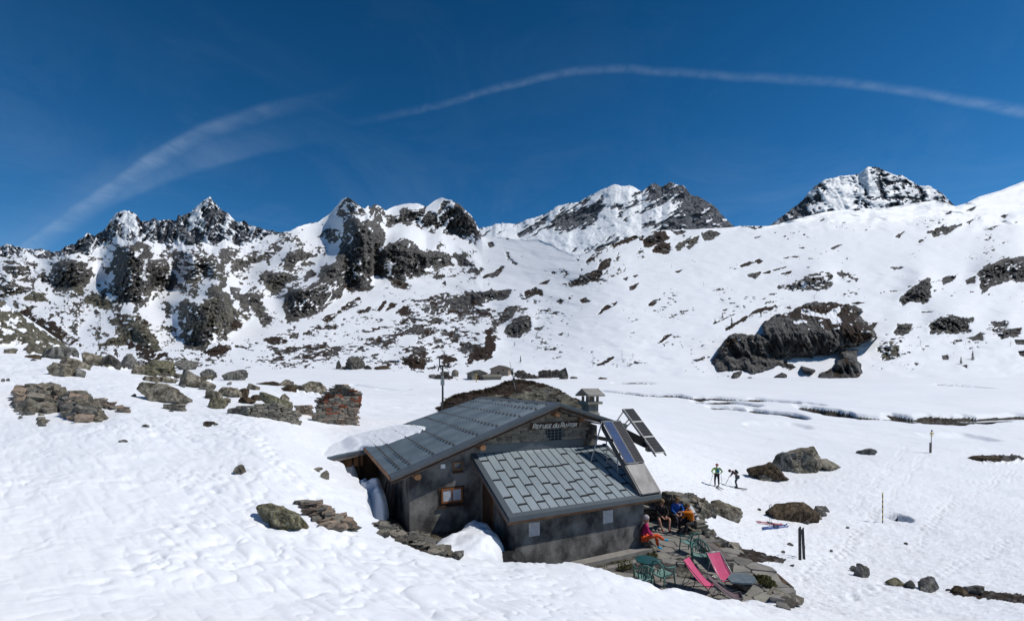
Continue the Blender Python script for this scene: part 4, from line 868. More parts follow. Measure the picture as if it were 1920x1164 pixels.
for k in range(nst+1): m2_ = aslab(.2+k*w-.008, .2+k*w+.008, -3.21, -.04, .0, .04); m.add(m2_.v, m2_.f)
hp(m, 'standing_seams', M_SN, ar)['kind'] = 'stuff'  # seams coloured near-black in place of the shade they cast
# shutters, door and sill of the annex
def shutter(s0, s1):
    n = 5; m = hbox(MB(), s0, s1, -3.04, -3.012, -5.13, -4.66); sh = hp(m, 'shutter', M_SHUT, annex_wall)
    for i in range(n): hp(hbox(MB(), s0+i*(s1-s0)/n+.006, s0+(i+1)*(s1-s0)/n-.006, -3.055, -3.041, -5.125, -4.665), 'slat', M_SHUT, sh)
shutter(.898, 1.307); shutter(3.969, 4.409)
m = MB(); m.hexa([HW(.36, -1.25, -6.2), HW(.399, -1.25, -6.2), HW(.399, -.35, -6.2), HW(.36, -.35, -6.2), HW(.36, -1.25, za(-1.25)-.3), HW(.399, -1.25, za(-1.25)-.3), HW(.399, -.35, za(-.35)-.3), HW(.36, -.35, za(-.35)-.3)])
dr = hp(m, 'door', M_WOOD, annex_wall)
for i in range(4): hp(MB().hexa([HW(.335, -1.23+i*.22, -6.18), HW(.358, -1.23+i*.22, -6.18), HW(.358, -1.03+i*.22, -6.18), HW(.335, -1.03+i*.22, -6.18)]+[HW(q, -1.23+i*.22+e, za(-1.23+i*.22+e)-.33) for q, e in ((.335, 0), (.358, 0), (.358, .2), (.335, .2))]), 'door_plank', M_WOODD, dr)
# --- chimney
ch = hp(hbox(MB(), 5.93, 6.47, .5, 1.06, -1.75, -1.0), 'chimney', M_CONC)
hp(hbox(MB(), 5.90, 6.50, .46, 1.09, -1.85, -1.48), 'chimney_flashing', M_TRIM, ch)
m = MB(); m.hexa([HW(5.91, .42, -1.475), HW(6.5, .42, -1.475), HW(6.5, .499, -1.475), HW(5.91, .499, -1.475), HW(5.91, .46, -1.36), HW(6.5, .46, -1.40), HW(6.5, .499, -1.40), HW(5.91, .499, -1.36)]); hp(m, 'chimney_ledge', M_PLASTER2, ch)
hp(hbox(MB(), 5.80, 6.62, .38, 1.18, -.995, -.87), 'chimney_slab', M_CONC, ch)
for s in (5.92, 6.165, 6.41):
    for t in (.5, .95): hp(hbox(MB(), s, s+.085, t, t+.1, -.867, -.625), 'chimney_pillar', M_STONER, ch)
m = MB()
for a, b, za_, zb in ((.28, .79, -.63, -.34), (.79, 1.30, -.34, -.63)):
    m.hexa([HW(5.74, a, za_), HW(6.68, a, za_), HW(6.68, b, zb), HW(5.74, b, zb), HW(5.74, a, za_+.07), HW(6.68, a, za_+.07), HW(6.68, b, zb+.07), HW(5.74, b, zb+.07)])
hp(m, 'chimney_roof', M_PLASTER2, ch)
# --- lichen wood and small metal pipe on the wall to the right
m = MB(); m.bar(HW(5.05, -.55, -2.25), HW(6.7, -.2, -2.6), .12, .16); hp(m, 'beam', M_DARK, wall)
m = MB(); m.bar(HW(5.3, 1.28, -6.2), HW(5.3, 1.28, -2), .1, .1); hp(m, 'post', M_WOODD, wall)
# ================================================================== solar arrays
def pt(s, f, T0, T1): return HW(s, T0[0]+(T1[0]-T0[0])*f, T0[1]+(T1[1]-T0[1])*f)
def panel_between(parent, s0, s1, A, Bp, f0, f1, mat, nx, ny, off=.0, name='solar_module', frame=M_METAL, cellgap=.012):
    """module lying on the plane from A=(t,z) to Bp=(t,z)"""
    n = Vector((0, 0, 0)); dv = (HW(0, Bp[0], Bp[1])-HW(0, A[0], A[1])).normalized(); sv = Vector((D2[0], D2[1], 0)); n = sv.cross(dv).normalized()
    if n.z < 0: n = -n
    base = Vector(parent.location)
    def q(s, f, h): return pt(s, f, A, Bp)+n*h-base
    m = MB(); m.hexa([q(s0, f0, off), q(s1, f0, off), q(s1, f1, off), q(s0, f1, off), q(s0, f0, off+.035), q(s1, f0, off+.035), q(s1, f1, off+.035), q(s0, f1, off+.035)])
    o = m.build(name, frame, parent)
    e = .025; Ls = s1-s0; m = MB()
    Lf = (HW(0, Bp[0], Bp[1])-HW(0, A[0], A[1])).length*(f1-f0); ef = e/Lf*(f1-f0)
    cs = (Ls-2*e)/nx; cf = ((f1-f0)-2*ef)/ny; gf = cellgap/Lf*(f1-f0)
    m.hexa([q(s0+e, f0+ef, off+.036), q(s1-e, f0+ef, off+.036), q(s1-e, f1-ef, off+.036), q(s0+e, f1-ef, off+.036), q(s0+e, f0+ef, off+.040), q(s1-e, f0+ef, off+.040), q(s1-e, f1-ef, off+.040), q(s0+e, f1-ef, off+.040)])
    bk = m.build('backing_sheet', M_METAL if mat is M_CELLD and frame is M_METAL and cellgap > .02 else M_METALD, o)
    m = MB()
    for i in range(nx):
        for j in range(ny):
            a = s0+e+i*cs+.004; b = s0+e+(i+1)*cs-.004; c = f0+ef+j*cf+gf/2; d = f0+ef+(j+1)*cf-gf/2
            m.hexa([q(a, c, off+.041), q(b, c, off+.041), q(b, d, off+.041), q(a, d, off+.041), q(a, c, off+.044), q(b, c, off+.044), q(b, d, off+.044), q(a, d, off+.044)])
    m.build('solar_cells', mat, o)['kind'] = 'stuff'
    return o
A1, B1 = (-3.36, -4.19), (-1.0, -1.70)
sa = empty('solar_array', HW(5.5, -3, -4.2), 'wide tilted solar array, half blue and half black, above the annex roof corner', 'solar panel')
panel_between(sa, 5.5, 5.97, A1, B1, .39, 1.0, M_CELLB, 4, 16, .06, cellgap=.008, frame=M_METALD); panel_between(sa, 5.98, 6.45, A1, B1, .39, 1.0, M_CELLD, 4, 16, .06, cellgap=.008, frame=M_METALD)
def sp(mb, name, mat, parent): mb.v = [tuple(Vector(v)-Vector(parent.location)) for v in mb.v]; return mb.build(name, mat, parent)
m = MB(); q = lambda s, f, h: pt(s, f, A1, B1)+Vector((0, 0, h))
m.hexa([q(5.52, .0, .0), q(6.46, .0, .0), q(6.46, .385, .0), q(5.52, .385, .0), q(5.52, .0, .04), q(6.46, .0, .04), q(6.46, .385, .04), q(5.52, .385, .04)])
M_SHEET = simple('dull_aluminium_sheet', (.06, .06, .063), (.15, .15, .155), 2.2, .5, .15, 6, metal=.3, stretch=(1, 1, .3))
sp(m, 'metal_sheet', M_SHEET, sa)
m = MB(); m.hexa([q(5.47, .02, -.22), q(5.52, .02, -.22), q(5.52, 1., -.26), q(5.47, 1., -.26), q(5.47, .02, .0), q(5.52, .02, .0), q(5.52, 1., .02), q(5.47, 1., .02)]); sp(m, 'side_sheet', M_SHEET, sa)
m = MB(); m.hexa([q(6.42, .02, -.22), q(6.46, .02, -.22), q(6.46, 1., -.26), q(6.42, 1., -.26), q(6.42, .02, -.01), q(6.46, .02, -.01), q(6.46, 1., .02), q(6.42, 1., .02)]); sp(m, 'side_sheet', M_SHEET, sa)
for a, b, r in ((HW(5.48, -1.02, -1.68), HW(4.85, -1.1, za(-1.1)), .028), (HW(5.5, -1.3, -2.2), HW(5.5, -1.32, za(-1.32)), .022), (HW(5.5, -2.0, -2.9), HW(5.5, -2.0, za(-2.0)), .022), (HW(5.5, -1.35, -3.0), HW(5.5, -2.0, -3.2), .02), (HW(6.42, -1.05, -1.75), HW(6.42, -1.05, za(-1.05)), .03), (HW(4.86, -.62, -1.55), HW(5.5, -1.0, -1.72), .018)):
    m = MB(); m.tube([a, b], r, 7); sp(m, 'strut', M_METAL, sa)
m = MB(); m.bar(HW(5.46, -1.0, -1.64), HW(6.48, -1.0, -1.64), .05, .05); sp(m, 'top_rail', M_METAL, sa)
sb = empty('solar_array', HW(8.1, -.4, -3.0), 'narrow column of three black solar panels with white cell lines, rightmost of the two arrays', 'solar panel')
A2, B2 = (-1.48, -3.09), (.6, -1.27)
for i in range(3): panel_between(sb, 8.0, 8.62, A2, B2, (0, .345, .69)[i], (.335, .68, 1.0)[i], M_CELLD, 1, 5, .0, cellgap=.012)
m = MB(); q2 = lambda s, f, h: pt(s, f, A2, B2)+Vector((0, 0, h))
for s in (8.0, 8.6): m.bar(q2(s, -.03, -.05), q2(s, 1.02, -.05), .05, .09)
sp(m, 'frame_rail', M_METAL, sb)
for a, b in ((q2(8.0, .98, -.05), HW(7.15, .2, -1.95)), (q2(8.0, .8, -.1), HW(7.15, -.2, -2.1)), (q2(8.3, .8, -.1), HW(7.15, -.4, -2.15))):
    m = MB(); m.tube([a, b], .028, 6); sp(m, 'strut', M_METALD, sb)
m = MB(); m.bar(HW(7.05, -.5, -2.22), HW(8.2, -.75, -2.78), .3, .36); sp(m, 'support_arm', M_DARK, sb)
m = MB(); m.box(tuple(q2(8.1, .22, -.22)), (.25, .35, .3)); sp(m, 'junction_box', M_METALD, sb)
# ================================================================== snow lying on the roof, and the mound in the corner
def snow_patch(name, P, zf, h, soft, step, cover=True, seed=0, drop=.6, hf=None):
    """cushion of snow over a plan outline P in hut coordinates (s,t)"""
    ss = [p[0] for p in P]; ts = [p[1] for p in P]
    Sg, Tg = np.meshgrid(np.arange(min(ss)-.3, max(ss)+.3, step), np.arange(min(ts)-.3, max(ts)+.3, step))
    sd = poly_sd(Sg, Tg, P)+.07*fbm(Sg*3, Tg*3, 4, seed)+.04
    X = G0[0]+Sg*D2[0]+Tg*D1[0]; Y = G0[1]+Sg*D2[1]+Tg*D1[1]
    k = np.clip(sd/soft, 0, 1); prof = np.sqrt(np.clip(1-(1-k)**2, 0, 1))
    Z = zf(Sg, Tg)+h*prof*(hf(Sg, Tg) if hf else 1)*(1+.25*fbm(Sg*1.3, Tg*1.3, 3, seed+1))+.03*fbm(Sg*4, Tg*4, 3, seed+2)*k-np.where(sd < 0, drop*np.clip(-sd/.05, 0, 1), 0)
    me = grid_mesh(name, X, Y, Z, {'rock': Z*0, 'earth': Z*0, 'lichen': Z*0, 'trodden': Z*0+.25}, keep=(sd > -.12))
    o = link(name, me, M_NEAR); props(o, kind='structure'); return o
def on_roof(u, v):      # plan point of the roof seen at a photo point
    lo, hi = 8., 40.
    for _ in range(60):
        Y = (lo+hi)/2; p = PX(u, v, Y); s, t = st_of(p.x, p.y); zz = zl(s, t) if s > -3.134 or t < 5.7 else zlt(s)
        if p.z < zz: hi = Y
        else: lo = Y
    return st_of(p.x, p.y)
edge = [on_roof(u, v) for u, v in ((704, 838), (716, 835), (728, 832), (745, 826), (762, 820), (776, 814), (786, 812), (796, 806), (796, 802), (788, 800), (776, 798), (760, 797), (745, 797))]
P = [(-5.1, 6.25), (-3.2, 6.2)]+edge+[(-1.6, 8.8), (-3, 9.9), (-5.5, 10.2), (-6.6, 8), (-6.0, 6.5)]
snow_patch('roof_snow', P, lambda s, t: np.where(s > -3.134, zl(s, np.minimum(t, 7.8)), zl(-3.134, np.clip(t, 5.8, 7.8))*(1-sstep(-s, 3.134, 3.9))+zlt(np.maximum(s, -6))*sstep(-s, 3.134, 3.9))-.25*np.clip(-5.2-s, 0, 3), .08, .35, .045, seed=301, drop=.14)
PM = [(-2.7, -3.2), (-2.1, -2.0), (-1.1, -1.5), (-.6, -.95), (-.2, -.8), (.12, -1.3), (.25, -2.3), (.1, -2.8), (-.6, -3.9), (-1.6, -3.9)]
def zm(s, t): return pit_floor(G0[0]+s*D2[0]+t*D1[0], 0)-.05
snow_patch('snow_mound', PM, lambda s, t: zm(s, t)+.0*s, .8, .6, .05, seed=311, hf=lambda s, t: .72+.28*sstep(s, -1.8, -.5)*(1-.35*sstep(-t, 2.0, 3.0)))
PM2 = [(-3.75, 1.3), (-3.5, .6), (-3.2, .5), (-2.85, 1.2), (-2.8, 2.6), (-3.3, 3.6), (-4.0, 3.4)]
snow_patch('snow_mound', PM2, lambda s, t: zm(s, t)+.0*s, 1.55, .4, .05, seed=317)
# pipe, tarpaulin
def tag1(mb, name, mat, label, cat, group=None, origin=None):
    o0 = Vector(origin) if origin is not None else sum((Vector(v) for v in mb.v), Vector())/len(mb.v)
    mb.v = [tuple(Vector(v)-o0) for v in mb.v]; o = mb.build(name, mat, None, loc=o0); props(o, label, cat, group); return o
m = MB(); a, b = HW(-2.72, -.75, -5.33), HW(-2.85, .9, -5.25); N = 18
ax = (b-a).normalized(); r1 = ax.cross(Vector((0, 0, 1))).normalized(); r2 = r1.cross(ax)
for rad, fl in ((.19, 0), (.15, 1)):
    vs = [p+(r1*math.cos(2*math.pi*i/N)+r2*math.sin(2*math.pi*i/N))*rad for p in (a, b) for i in range(N)]
    m.add(vs, [((i, (i+1) % N, (i+1) % N+N, i+N) if not fl else (i+N, (i+1) % N+N, (i+1) % N, i)) for i in range(N)], True)
m.add([m.v[i] for i in range(N)]+[m.v[2*N+i] for i in range(N)], [(i, i+N, (i+1) % N+N, (i+1) % N) for i in range(N)])
tag1(m, 'drain_pipe', M_BLACK, 'black open-ended pipe lying by the left corner of the hut wall', 'pipe')
# ================================================================== boulders
def rock_mesh(seed, dims, sub=4, planes=15, rough=.10, name='boulder', taper=.0):
    r = random.Random(seed); bm = bmesh.new(); bmesh.ops.create_icosphere(bm, subdivisions=sub, radius=1)
    V = np.array([v.co[:] for v in bm.verts])
    for i in range(planes):
        n = np.array([r.gauss(0, 1), r.gauss(0, 1), r.gauss(.25, .8)]); n /= np.linalg.norm(n); d = r.uniform(.42, .78)
        k = np.maximum(V@n-d, 0); V = V-k[:, None]*n*.94
    s = seed*3.1
    nx = fbm(V[:, 0]*1.6+s, V[:, 1]*1.6+V[:, 2]*1.3, 4, seed, .55); n2 = ridged(V[:, 0]*2.3+V[:, 2], V[:, 1]*2.3-V[:, 2]*1.4+s, 5, seed+9, .6)
    V = V/np.abs(V).max(0); V = V*(1+rough*1.3*nx+rough*1.5*n2)[:, None]
    V[:, 0] *= dims[0]/2; V[:, 1] *= dims[1]/2; V[:, 2] *= dims[2]/2
    if taper: V[:, 2] *= np.clip(1-taper*(V[:, 0]/dims[0]), .3, 2)
    for v, c in zip(bm.verts, V): v.co = c
    me = bpy.data.meshes.new(name); bm.to_mesh(me); bm.free()
    me.polygons.foreach_set('use_smooth', [False]*len(me.polygons)); return me
_seed = [100]
def gnd(x, y): return float(ground(np.array([float(x)]), np.array([float(y)]), False)[0][0])
def boulder(box, label, mat=M_ROCK, cat='boulder', group=None, depth=.8, sub=4, rough=.12, tilt=0, name='boulder', hill=False, taper=0, sink=.35, at=None, lh=None):
    """box = seen extent in the photo; it is set on the ground where its foot is seen"""
    u0, v0, u1, v1 = box; _seed[0] += 1
    um = (u0+u1)/2
    p = at or (hillpt(um, v1) if hill else march(um, v1-1))
    w = (u1-u0)/F*p.y; h = (v1-v0)/F*p.y
    wm, hm = (lh[0]/F*p.y, lh[1]/F*p.y) if lh else (w*1.04, h*(1+sink)*1.06)
    me = rock_mesh(_seed[0], (wm, w*depth, hm), sub, rough=rough, taper=taper, name=name)
    o = link(name, me, mat, loc=(p.x, p.y+w*depth*.25, p.z+(h*.32 if lh else h*(.5-sink*.5))), rot=(0, tilt, _seed[0]*0.0))
    return props(o, label, cat, group)
L_ = boulder
L_((74, 677, 137, 708), 'large olive-grey boulder, lone in the snow above the grey rubble heap', tilt=.25)
L_((137, 694, 157, 710), 'small pointed grey stone at the right foot of the big olive boulder', M_ROCKG)
L_((103, 664, 152, 692), 'brown-topped sloping boulder just behind the big olive one', M_ROCK, tilt=.3)
L_((72, 650, 120, 673), 'dark two-toned boulder on the left snow edge, first of the row', M_ROCKG)
L_((117, 654, 143, 670), 'small rounded grey boulder second in the left row', M_ROCKG)
L_((142, 661, 182, 686), 'grey-green blocky boulder in the middle of the left row', M_ROCK)
L_((180, 664, 216, 692), 'steep dark grey boulder in the row left of the tall lone one', M_ROCKF)
L_((213, 664, 256, 692), 'dark upright boulder with a broad face at the right end of the left row', M_ROCKG)
L_((4, 655, 24, 664), 'small flat olive stone at the left picture edge', M_ROCK)
L_((43, 664, 70, 673), 'low reddish rock lying between snow and scree at far left', M_HEATH)
L_((0, 715, 7, 722), 'small grey stone touching the left picture edge', M_ROCKG)
L_((233, 708, 348, 752), 'long tan rock slab sloping down to the right above the stone stub', M_ROCK, depth=.3, tilt=.30, lh=(122, 42), sub=5)
L_((246, 686, 268, 704), 'small olive boulder left of the mossy hump', M_ROCK)
L_((261, 690, 293, 706), 'pale green rounded boulder in front of the mossy hump', M_ROCKL)
L_((256, 679, 322, 704), 'dark mossy hump of rock above the long tan slab', M_ROCKL)
L_((262, 706, 295, 716), 'flat olive rock strip behind the long tan slab', M_ROCK)
L_((290, 707, 326, 720), 'low pale rock right of the flat strip', M_ROCK)
L_((318, 670, 362, 694), 'broad grey-brown boulder on the skyline of the left spur', M_ROCKG)
L_((328, 695, 372, 730), 'cracked rock rib running down right of the mossy hump', M_ROCK, tilt=.35)
L_((370, 721, 397, 736), 'wedge-shaped boulder at the lower end of the cracked rib', M_ROCK, tilt=.3)
L_((407, 692, 456, 714), 'big dark boulder with brown top standing before the frozen lake', M_ROCKG)
L_((375, 695, 402, 710), 'small dark boulder left of the big brown-topped one', M_ROCKG)
L_((376, 706, 400, 716), 'flat rock under the small dark boulder by the lake', M_ROCK)
L_((381, 729, 411, 750), 'olive rounded boulder, left of a pair on the slope above the ruin', M_ROCK)
L_((404, 727, 445, 747), 'pale blunt boulder, right of a pair on the slope above the ruin', M_ROCK, tilt=.2)
L_((382, 749, 416, 767), 'triangular green-grey boulder below the pair above the ruin', M_ROCKL)
L_((409, 747, 434, 757), 'low rock wedge right of the triangular boulder', M_ROCK)
L_((441, 725, 466, 744), 'reddish brown boulder above the mossy cushion', M_HEATH)
L_((460, 722, 488, 734), 'small olive stones rising behind the reddish boulder', M_ROCK, tilt=.3)
L_((443, 746, 475, 758), 'low cushion of dark moss on a rock left of the ruin', M_HEATH, cat='mossy rock', name='mossy_rock')
L_((464, 738, 490, 752), 'brown jagged rock between the moss cushion and the leaning slab', M_HEATH)
L_((484, 733, 545, 768), 'long olive slab leaning down towards the ruined walls', M_ROCKL, depth=.3, tilt=.46, lh=(72, 27))
L_((522, 740, 542, 757), 'small fin-shaped rock behind the leaning slab', M_ROCK, tilt=.3)
L_((520, 711, 548, 727), 'upper grey boulder on the brown heather behind the ruin', M_ROCK)
L_((558, 717, 607, 738), 'broad pale boulder half sunk in heather behind the ruin tower', M_ROCK)
L_((526, 724, 558, 737), 'low brown rock between two boulders behind the ruin', M_HEATH)
L_((484, 714, 521, 724), 'thin dark line of rock on the lake shore behind the ruin', M_HEATH)
L_((661, 733, 678, 740), 'small lone dark rock on snow right of the ruin tower', M_ROCKG)
L_((437, 880, 456, 896), 'small lone grey stone on the open slope below the ruin', M_ROCK)
L_((600, 890, 618, 904), 'narrow grey stone in snow left of the hut lean-to', M_ROCK, tilt=.4)
L_((586, 884, 602, 890), 'tiny flat stone above the narrow one by the lean-to', M_ROCK)
L_((463, 944, 565, 993), 'large boulder spotted with yellow-green lichen on the near slope', M_ROCKL, tilt=.26, sub=5, rough=.16, depth=.6, lh=(112, 58))
L_((1470, 838, 1560, 885), 'big domed dark boulder on the snowfield right of the two skiers', M_ROCK, sub=5, depth=.7)
L_((1452, 850, 1495, 884), 'cracked block leaning on the left of the domed boulder', M_ROCKG)
L_((1535, 862, 1582, 883), 'low tail of rock at the right of the domed boulder', M_ROCK, tilt=.2)
L_((1394, 870, 1476, 900), 'brown heather mound with stones, just right of the skiers', M_HEATH, cat='heather mound', name='heather_mound', depth=.6)
L_((1420, 889, 1446, 902), 'small pale stone at the foot of the heather mound', M_ROCK)
L_((1614, 843, 1641, 853), 'small low rock alone on the snowfield right of the domed boulder', M_ROCKG)
L_((1443, 938, 1546, 980), 'oval mound of brown heather beside the lying skis', M_HEATH, cat='heather mound', name='heather_mound', depth=.62, rough=.06, sub=5)
L_((1605, 1061, 1632, 1088), 'upright dark rock poking from the trodden snow at lower right', M_ROCKG)
L_((1597, 1069, 1612, 1078), 'small dark stone touching the upright rock at lower right', M_ROCKG)
L_((1667, 1093, 1697, 1103), 'flat yellow-green stone, leftmost of the row at lower right', M_ROCKL)
L_((1700, 1096, 1722, 1108), 'small grey stone second in the row at lower right', M_ROCKG)
L_((1729, 1091, 1766, 1113), 'dark triangular boulder in the row at lower right', M_ROCKG)
L_((1794, 1104, 1818, 1118), 'brown stone on the left end of the bare earth strip', M_HEATH)
L_((1815, 1101, 1852, 1116), 'rounded dark stone on the bare earth strip at lower right', M_ROCKG)
L_((1328, 936, 1400, 972), 'broad flat-topped grey rock behind the terrace wall', M_ROCK, depth=.6)
L_((1838, 856, 1885, 867), 'low brown rock in a melt patch near the right edge', M_HEATH)
for (u, v, w, h, lab) in ((250, 744, 9, 4, 'small dark stone in the snow below the left end of the long tan slab'), (271, 807, 12, 4, 'thin flat stone alone on open snow right of and below the rubble heap'), (229, 832, 14, 4, 'thin dark sliver of rock lowest on the open left slope'), (321, 771, 8, 3, 'tiny stone just under the square stone stub'),
        (155, 742, 4, 3, 'tiny dark stone between the olive boulder and the rubble heap'), (184, 771, 5, 3, 'tiny stone between the rubble heap and the thin stone row'), (37, 784, 8, 4, 'small stone at the left foot of the rubble heap'), (77, 801, 12, 5, 'elongated stone lowest below the rubble heap'), (14, 719, 6, 4, 'small dark stone near the left picture edge'),
        (341, 730, 12, 6, 'small dark wedge of stone below the cracked rock rib'), (298, 749, 20, 5, 'thin dark strip of stone under the long tan slab'), (110, 696, 10, 4, 'small stone at the left foot of the lone olive boulder'), (60, 678, 8, 3, 'small flat stone on snow left of the lone olive boulder'), (430, 722, 9, 5, 'small stone under the big brown-topped boulder by the lake'),
        (470, 770, 10, 4, 'small stone on snow above the low grey wall'), (535, 774, 8, 4, 'small stone at the foot of the leaning olive slab')):
    L_((u-w/2, v-h, u+w/2, v+1), lab, M_ROCKG, cat='stone', name='loose_stone', sub=3, sink=.15)
for (u, v, w, h, lab) in ((1482, 1025, 14, 3, 'thin dark stone on trodden snow left of the upright black skis'), (1470, 1042, 9, 4, 'small dark stone by the tip of the bare earth strip'), (1424, 957, 7, 3, 'tiny dark stone between the flat rock and the red skis'), (1487, 1066, 9, 3, 'small dark stone on the snow below the bare earth strip'),
        (1560, 1035, 6, 3, 'tiny stone on the snow right of the upright black skis'), (1590, 990, 6, 3, 'tiny stone on the snow left of the striped marker pole'), (1700, 1020, 7, 3, 'tiny stone on the open snow below the melt hollow')):
    L_((u-w/2, v-h, u+w/2, v+1), lab, M_ROCKG, cat='stone', name='loose_stone', sub=3, sink=.15)
# far shore and right hill, standing on the lower slopes
for b, lab, mt in (((640, 663, 680, 687), 'dark pointed boulder on the far lake shore', M_ROCKF), ((629, 666, 640, 684), 'narrow upright rock left of the dark pointed boulder', M_ROCKF), ((681, 681, 696, 690), 'small black rock right of the dark pointed boulder on the far shore', M_ROCKF), ((700, 680, 731, 691), 'low brown boulder on the far lake shore', M_HEATH),
    ((714, 677, 724, 683), 'tiny pale rock behind the low brown boulder', M_ROCKG)):
    L_(b, lab, mt, sub=3, at=march((b[0]+b[2])/2, b[3]))
for b, lab, mt in (((1050, 692, 1068, 712), 'dark rock right of the last ruined far hut', M_ROCKF), ((1070, 707, 1086, 711), 'thin dark stone lying on the snow right of the far huts', M_ROCKG), ((1122, 708, 1140, 712), 'flat brown rock alone on the snow right of the far huts', M_HEATH), ((1064, 693, 1076, 699), 'small dark stone above the far huts, nearer one', M_ROCKF), ((1124, 695, 1134, 701), 'small dark stone above the far huts, farther right', M_ROCKF), ((803, 703, 818, 709), 'low grey rock left of the reddish ruin at the far shore', M_ROCKG), ((846, 694, 860, 707), 'pale pointed rock right of the chimney-like ruin at the far shore', M_ROCK)):
    L_(b, lab, mt, sub=3)
# ------------------------------------------------------------------ rock outcrops of the right-hand slope, built out from the hillside
def outcrop(P, label, bulge, Yk=1.0, ev=.0, lv=.3, tops=None, seed=0, snow=None, mat=M_HILL, strat=(.5, .86), step=1.3):
    us = [p[0] for p in P]; vs = [p[1] for p in P]
    U, V = np.meshgrid(np.arange(min(us)-6, max(us)+6, step), np.arange(min(vs)-6, max(vs)+6, step*.8))
    sd = poly_sd(U, V, P)+min(5, 1+(max(us)-min(us))/40)*fbm(U/9, V/7, 5, seed, .62)
    R_ = 26.
    prof = np.sqrt(np.clip(1-(1-np.clip(sd/R_, 0, 1))**2, 0, 1))
    ly = U*strat[0]+V*strat[1]
    n = ridged((U*strat[1]-V*strat[0])/15, ly/60, 5, seed+1, .64); n2 = fbm(U/30, V/22, 4, seed+2); n3 = ridged(U/7, V/9, 4, seed+3)
    yf = float(YH(np.array([sum(us)/len(us)]), np.array([max(vs)-.25*(max(vs)-min(vs))]))[0]); hh = max(vs)-min(vs); ex = .03+.67*(1-sstep(V, min(vs)+.12*hh, min(vs)+.5*hh)); Y = YH(U, V)**ex*yf**(1-ex)*Yk; Y = np.minimum(Y, YH(U, V)*Yk); mpp = Y/F
    Y = Y*(1.012)-bulge*mpp*prof*(1+.35*n2)-mpp*(20*n*prof+7*n3*prof+8*n2)
    Y = np.where(sd < 0, Y+np.clip(-sd, 0, 3)/3*(np.maximum(YH(U, V)*1.03-Y, 0)), Y)
    e = np.zeros_like(U)
    for T in (tops or []): e = np.maximum(e, sstep(poly_sd(U, V, T)+16*fbm(U/11, V/8, 5, seed+5, .62)-1, -1, 2))
    e = np.maximum(e, sstep(fbm(U/16, V/8, 4, seed+6)+ev-.5, 0, .2))
    rk = np.ones_like(U)
    if tops: rk = np.where(e > .3, 1-sstep(fbm(U/11, V/7, 5, seed+9, .62), .36, .42), rk)
    for T in (snow or []): rk = np.minimum(rk, 1-sstep(poly_sd(U, V, T)+3*fbm(U/9, V/5, 4, seed+7), -1, 1))
    X = (U-CU)/F*Y; Z = (HV-V)/F*Y
    cx, cy, cz = X.mean(), Y.mean(), Z.min()
    me = grid_mesh('rock_outcrop', X-cx, Y-cy, Z-cz, {'rock': rk, 'earth': e, 'lichen': rk*lv}, keep=(sd > -3.5))
    o = link('rock_outcrop', me, mat, loc=(cx, cy, cz)); return props(o, label, 'rock')
def z5(L): return [(x/4.571+1280, y/4.571+540) for x, y in L]
big = z5([(255,640),(300,560),(360,460),(400,420),(450,400),(540,410),(640,405),(700,425),(735,430),(700,380),(700,310),(760,270),(820,240),(860,220),(930,205),(1000,170),(1090,125),(1200,130),(1400,145),(1500,165),(1530,200),(1480,225),(1520,260),(1560,300),(1610,350),(1665,425),(1600,415),(1550,410),(1570,450),(1480,490),(1400,500),(1300,550),(1100,590),(960,580),(860,640),(760,690),(700,710),(600,740),(530,690),(400,705),(300,715)])
outcrop(big, 'huge dark cliff-like outcrop with brown heather on top at the foot of the right slope', 18, .985, .08, .15, seed=401, strat=(.5, .86),
        tops=[z5([(840,230),(1000,160),(1200,120),(1400,130),(1540,180),(1500,250),(1580,320),(1700,440),(1580,430),(1560,470),(1450,500),(1400,440),(1330,380),(1230,360),(1180,300),(1080,270),(940,300),(900,260)]), z5([(350,520),(360,440),(520,400),(600,420),(480,440)])],
        snow=[z5([(1090,190),(1140,210),(1230,225),(1290,170),(1345,160),(1350,200),(1320,230),(1365,290),(1290,310),(1260,260),(1150,245),(1040,225)]), z5([(950,285),(1010,275),(1095,290),(1060,300),(960,300)])])
outcrop(z5([(1160,790),(1180,740),(1250,710),(1300,690),(1330,620),(1380,600),(1350,560),(1400,530),(1490,540),(1480,620),(1520,660),(1535,720),(1500,760),(1400,780),(1280,785)]), 'dark knobbly rock with moss below the right end of the huge outcrop', 14, .965, .25, .3, seed=411)
outcrop(z5([(770,770),(850,730),(890,745),(890,775),(800,780)]), 'small grey rocks at the snow edge under the huge outcrop', 5, .96, .1, .2, seed=413)
outcrop(z5([(1020,680),(1080,690),(1130,710),(1110,730),(1040,715)]), 'narrow grey rock lying in the shaded snow under the huge outcrop', 5, .96, .1, .2, seed=415)
outcrop(z5([(420,775),(440,730),(500,720),(490,745),(450,790),(400,795)]), 'black wedge of rock in the blue snow hollow left of the huge outcrop', 4, .96, .0, .1, seed=417)
outcrop(z5([(530,785),(560,765),(600,765),(620,785),(570,790)]), 'small pale boulder at the mouth of the blue snow hollow', 4, .96, -.3, .6, seed=419)
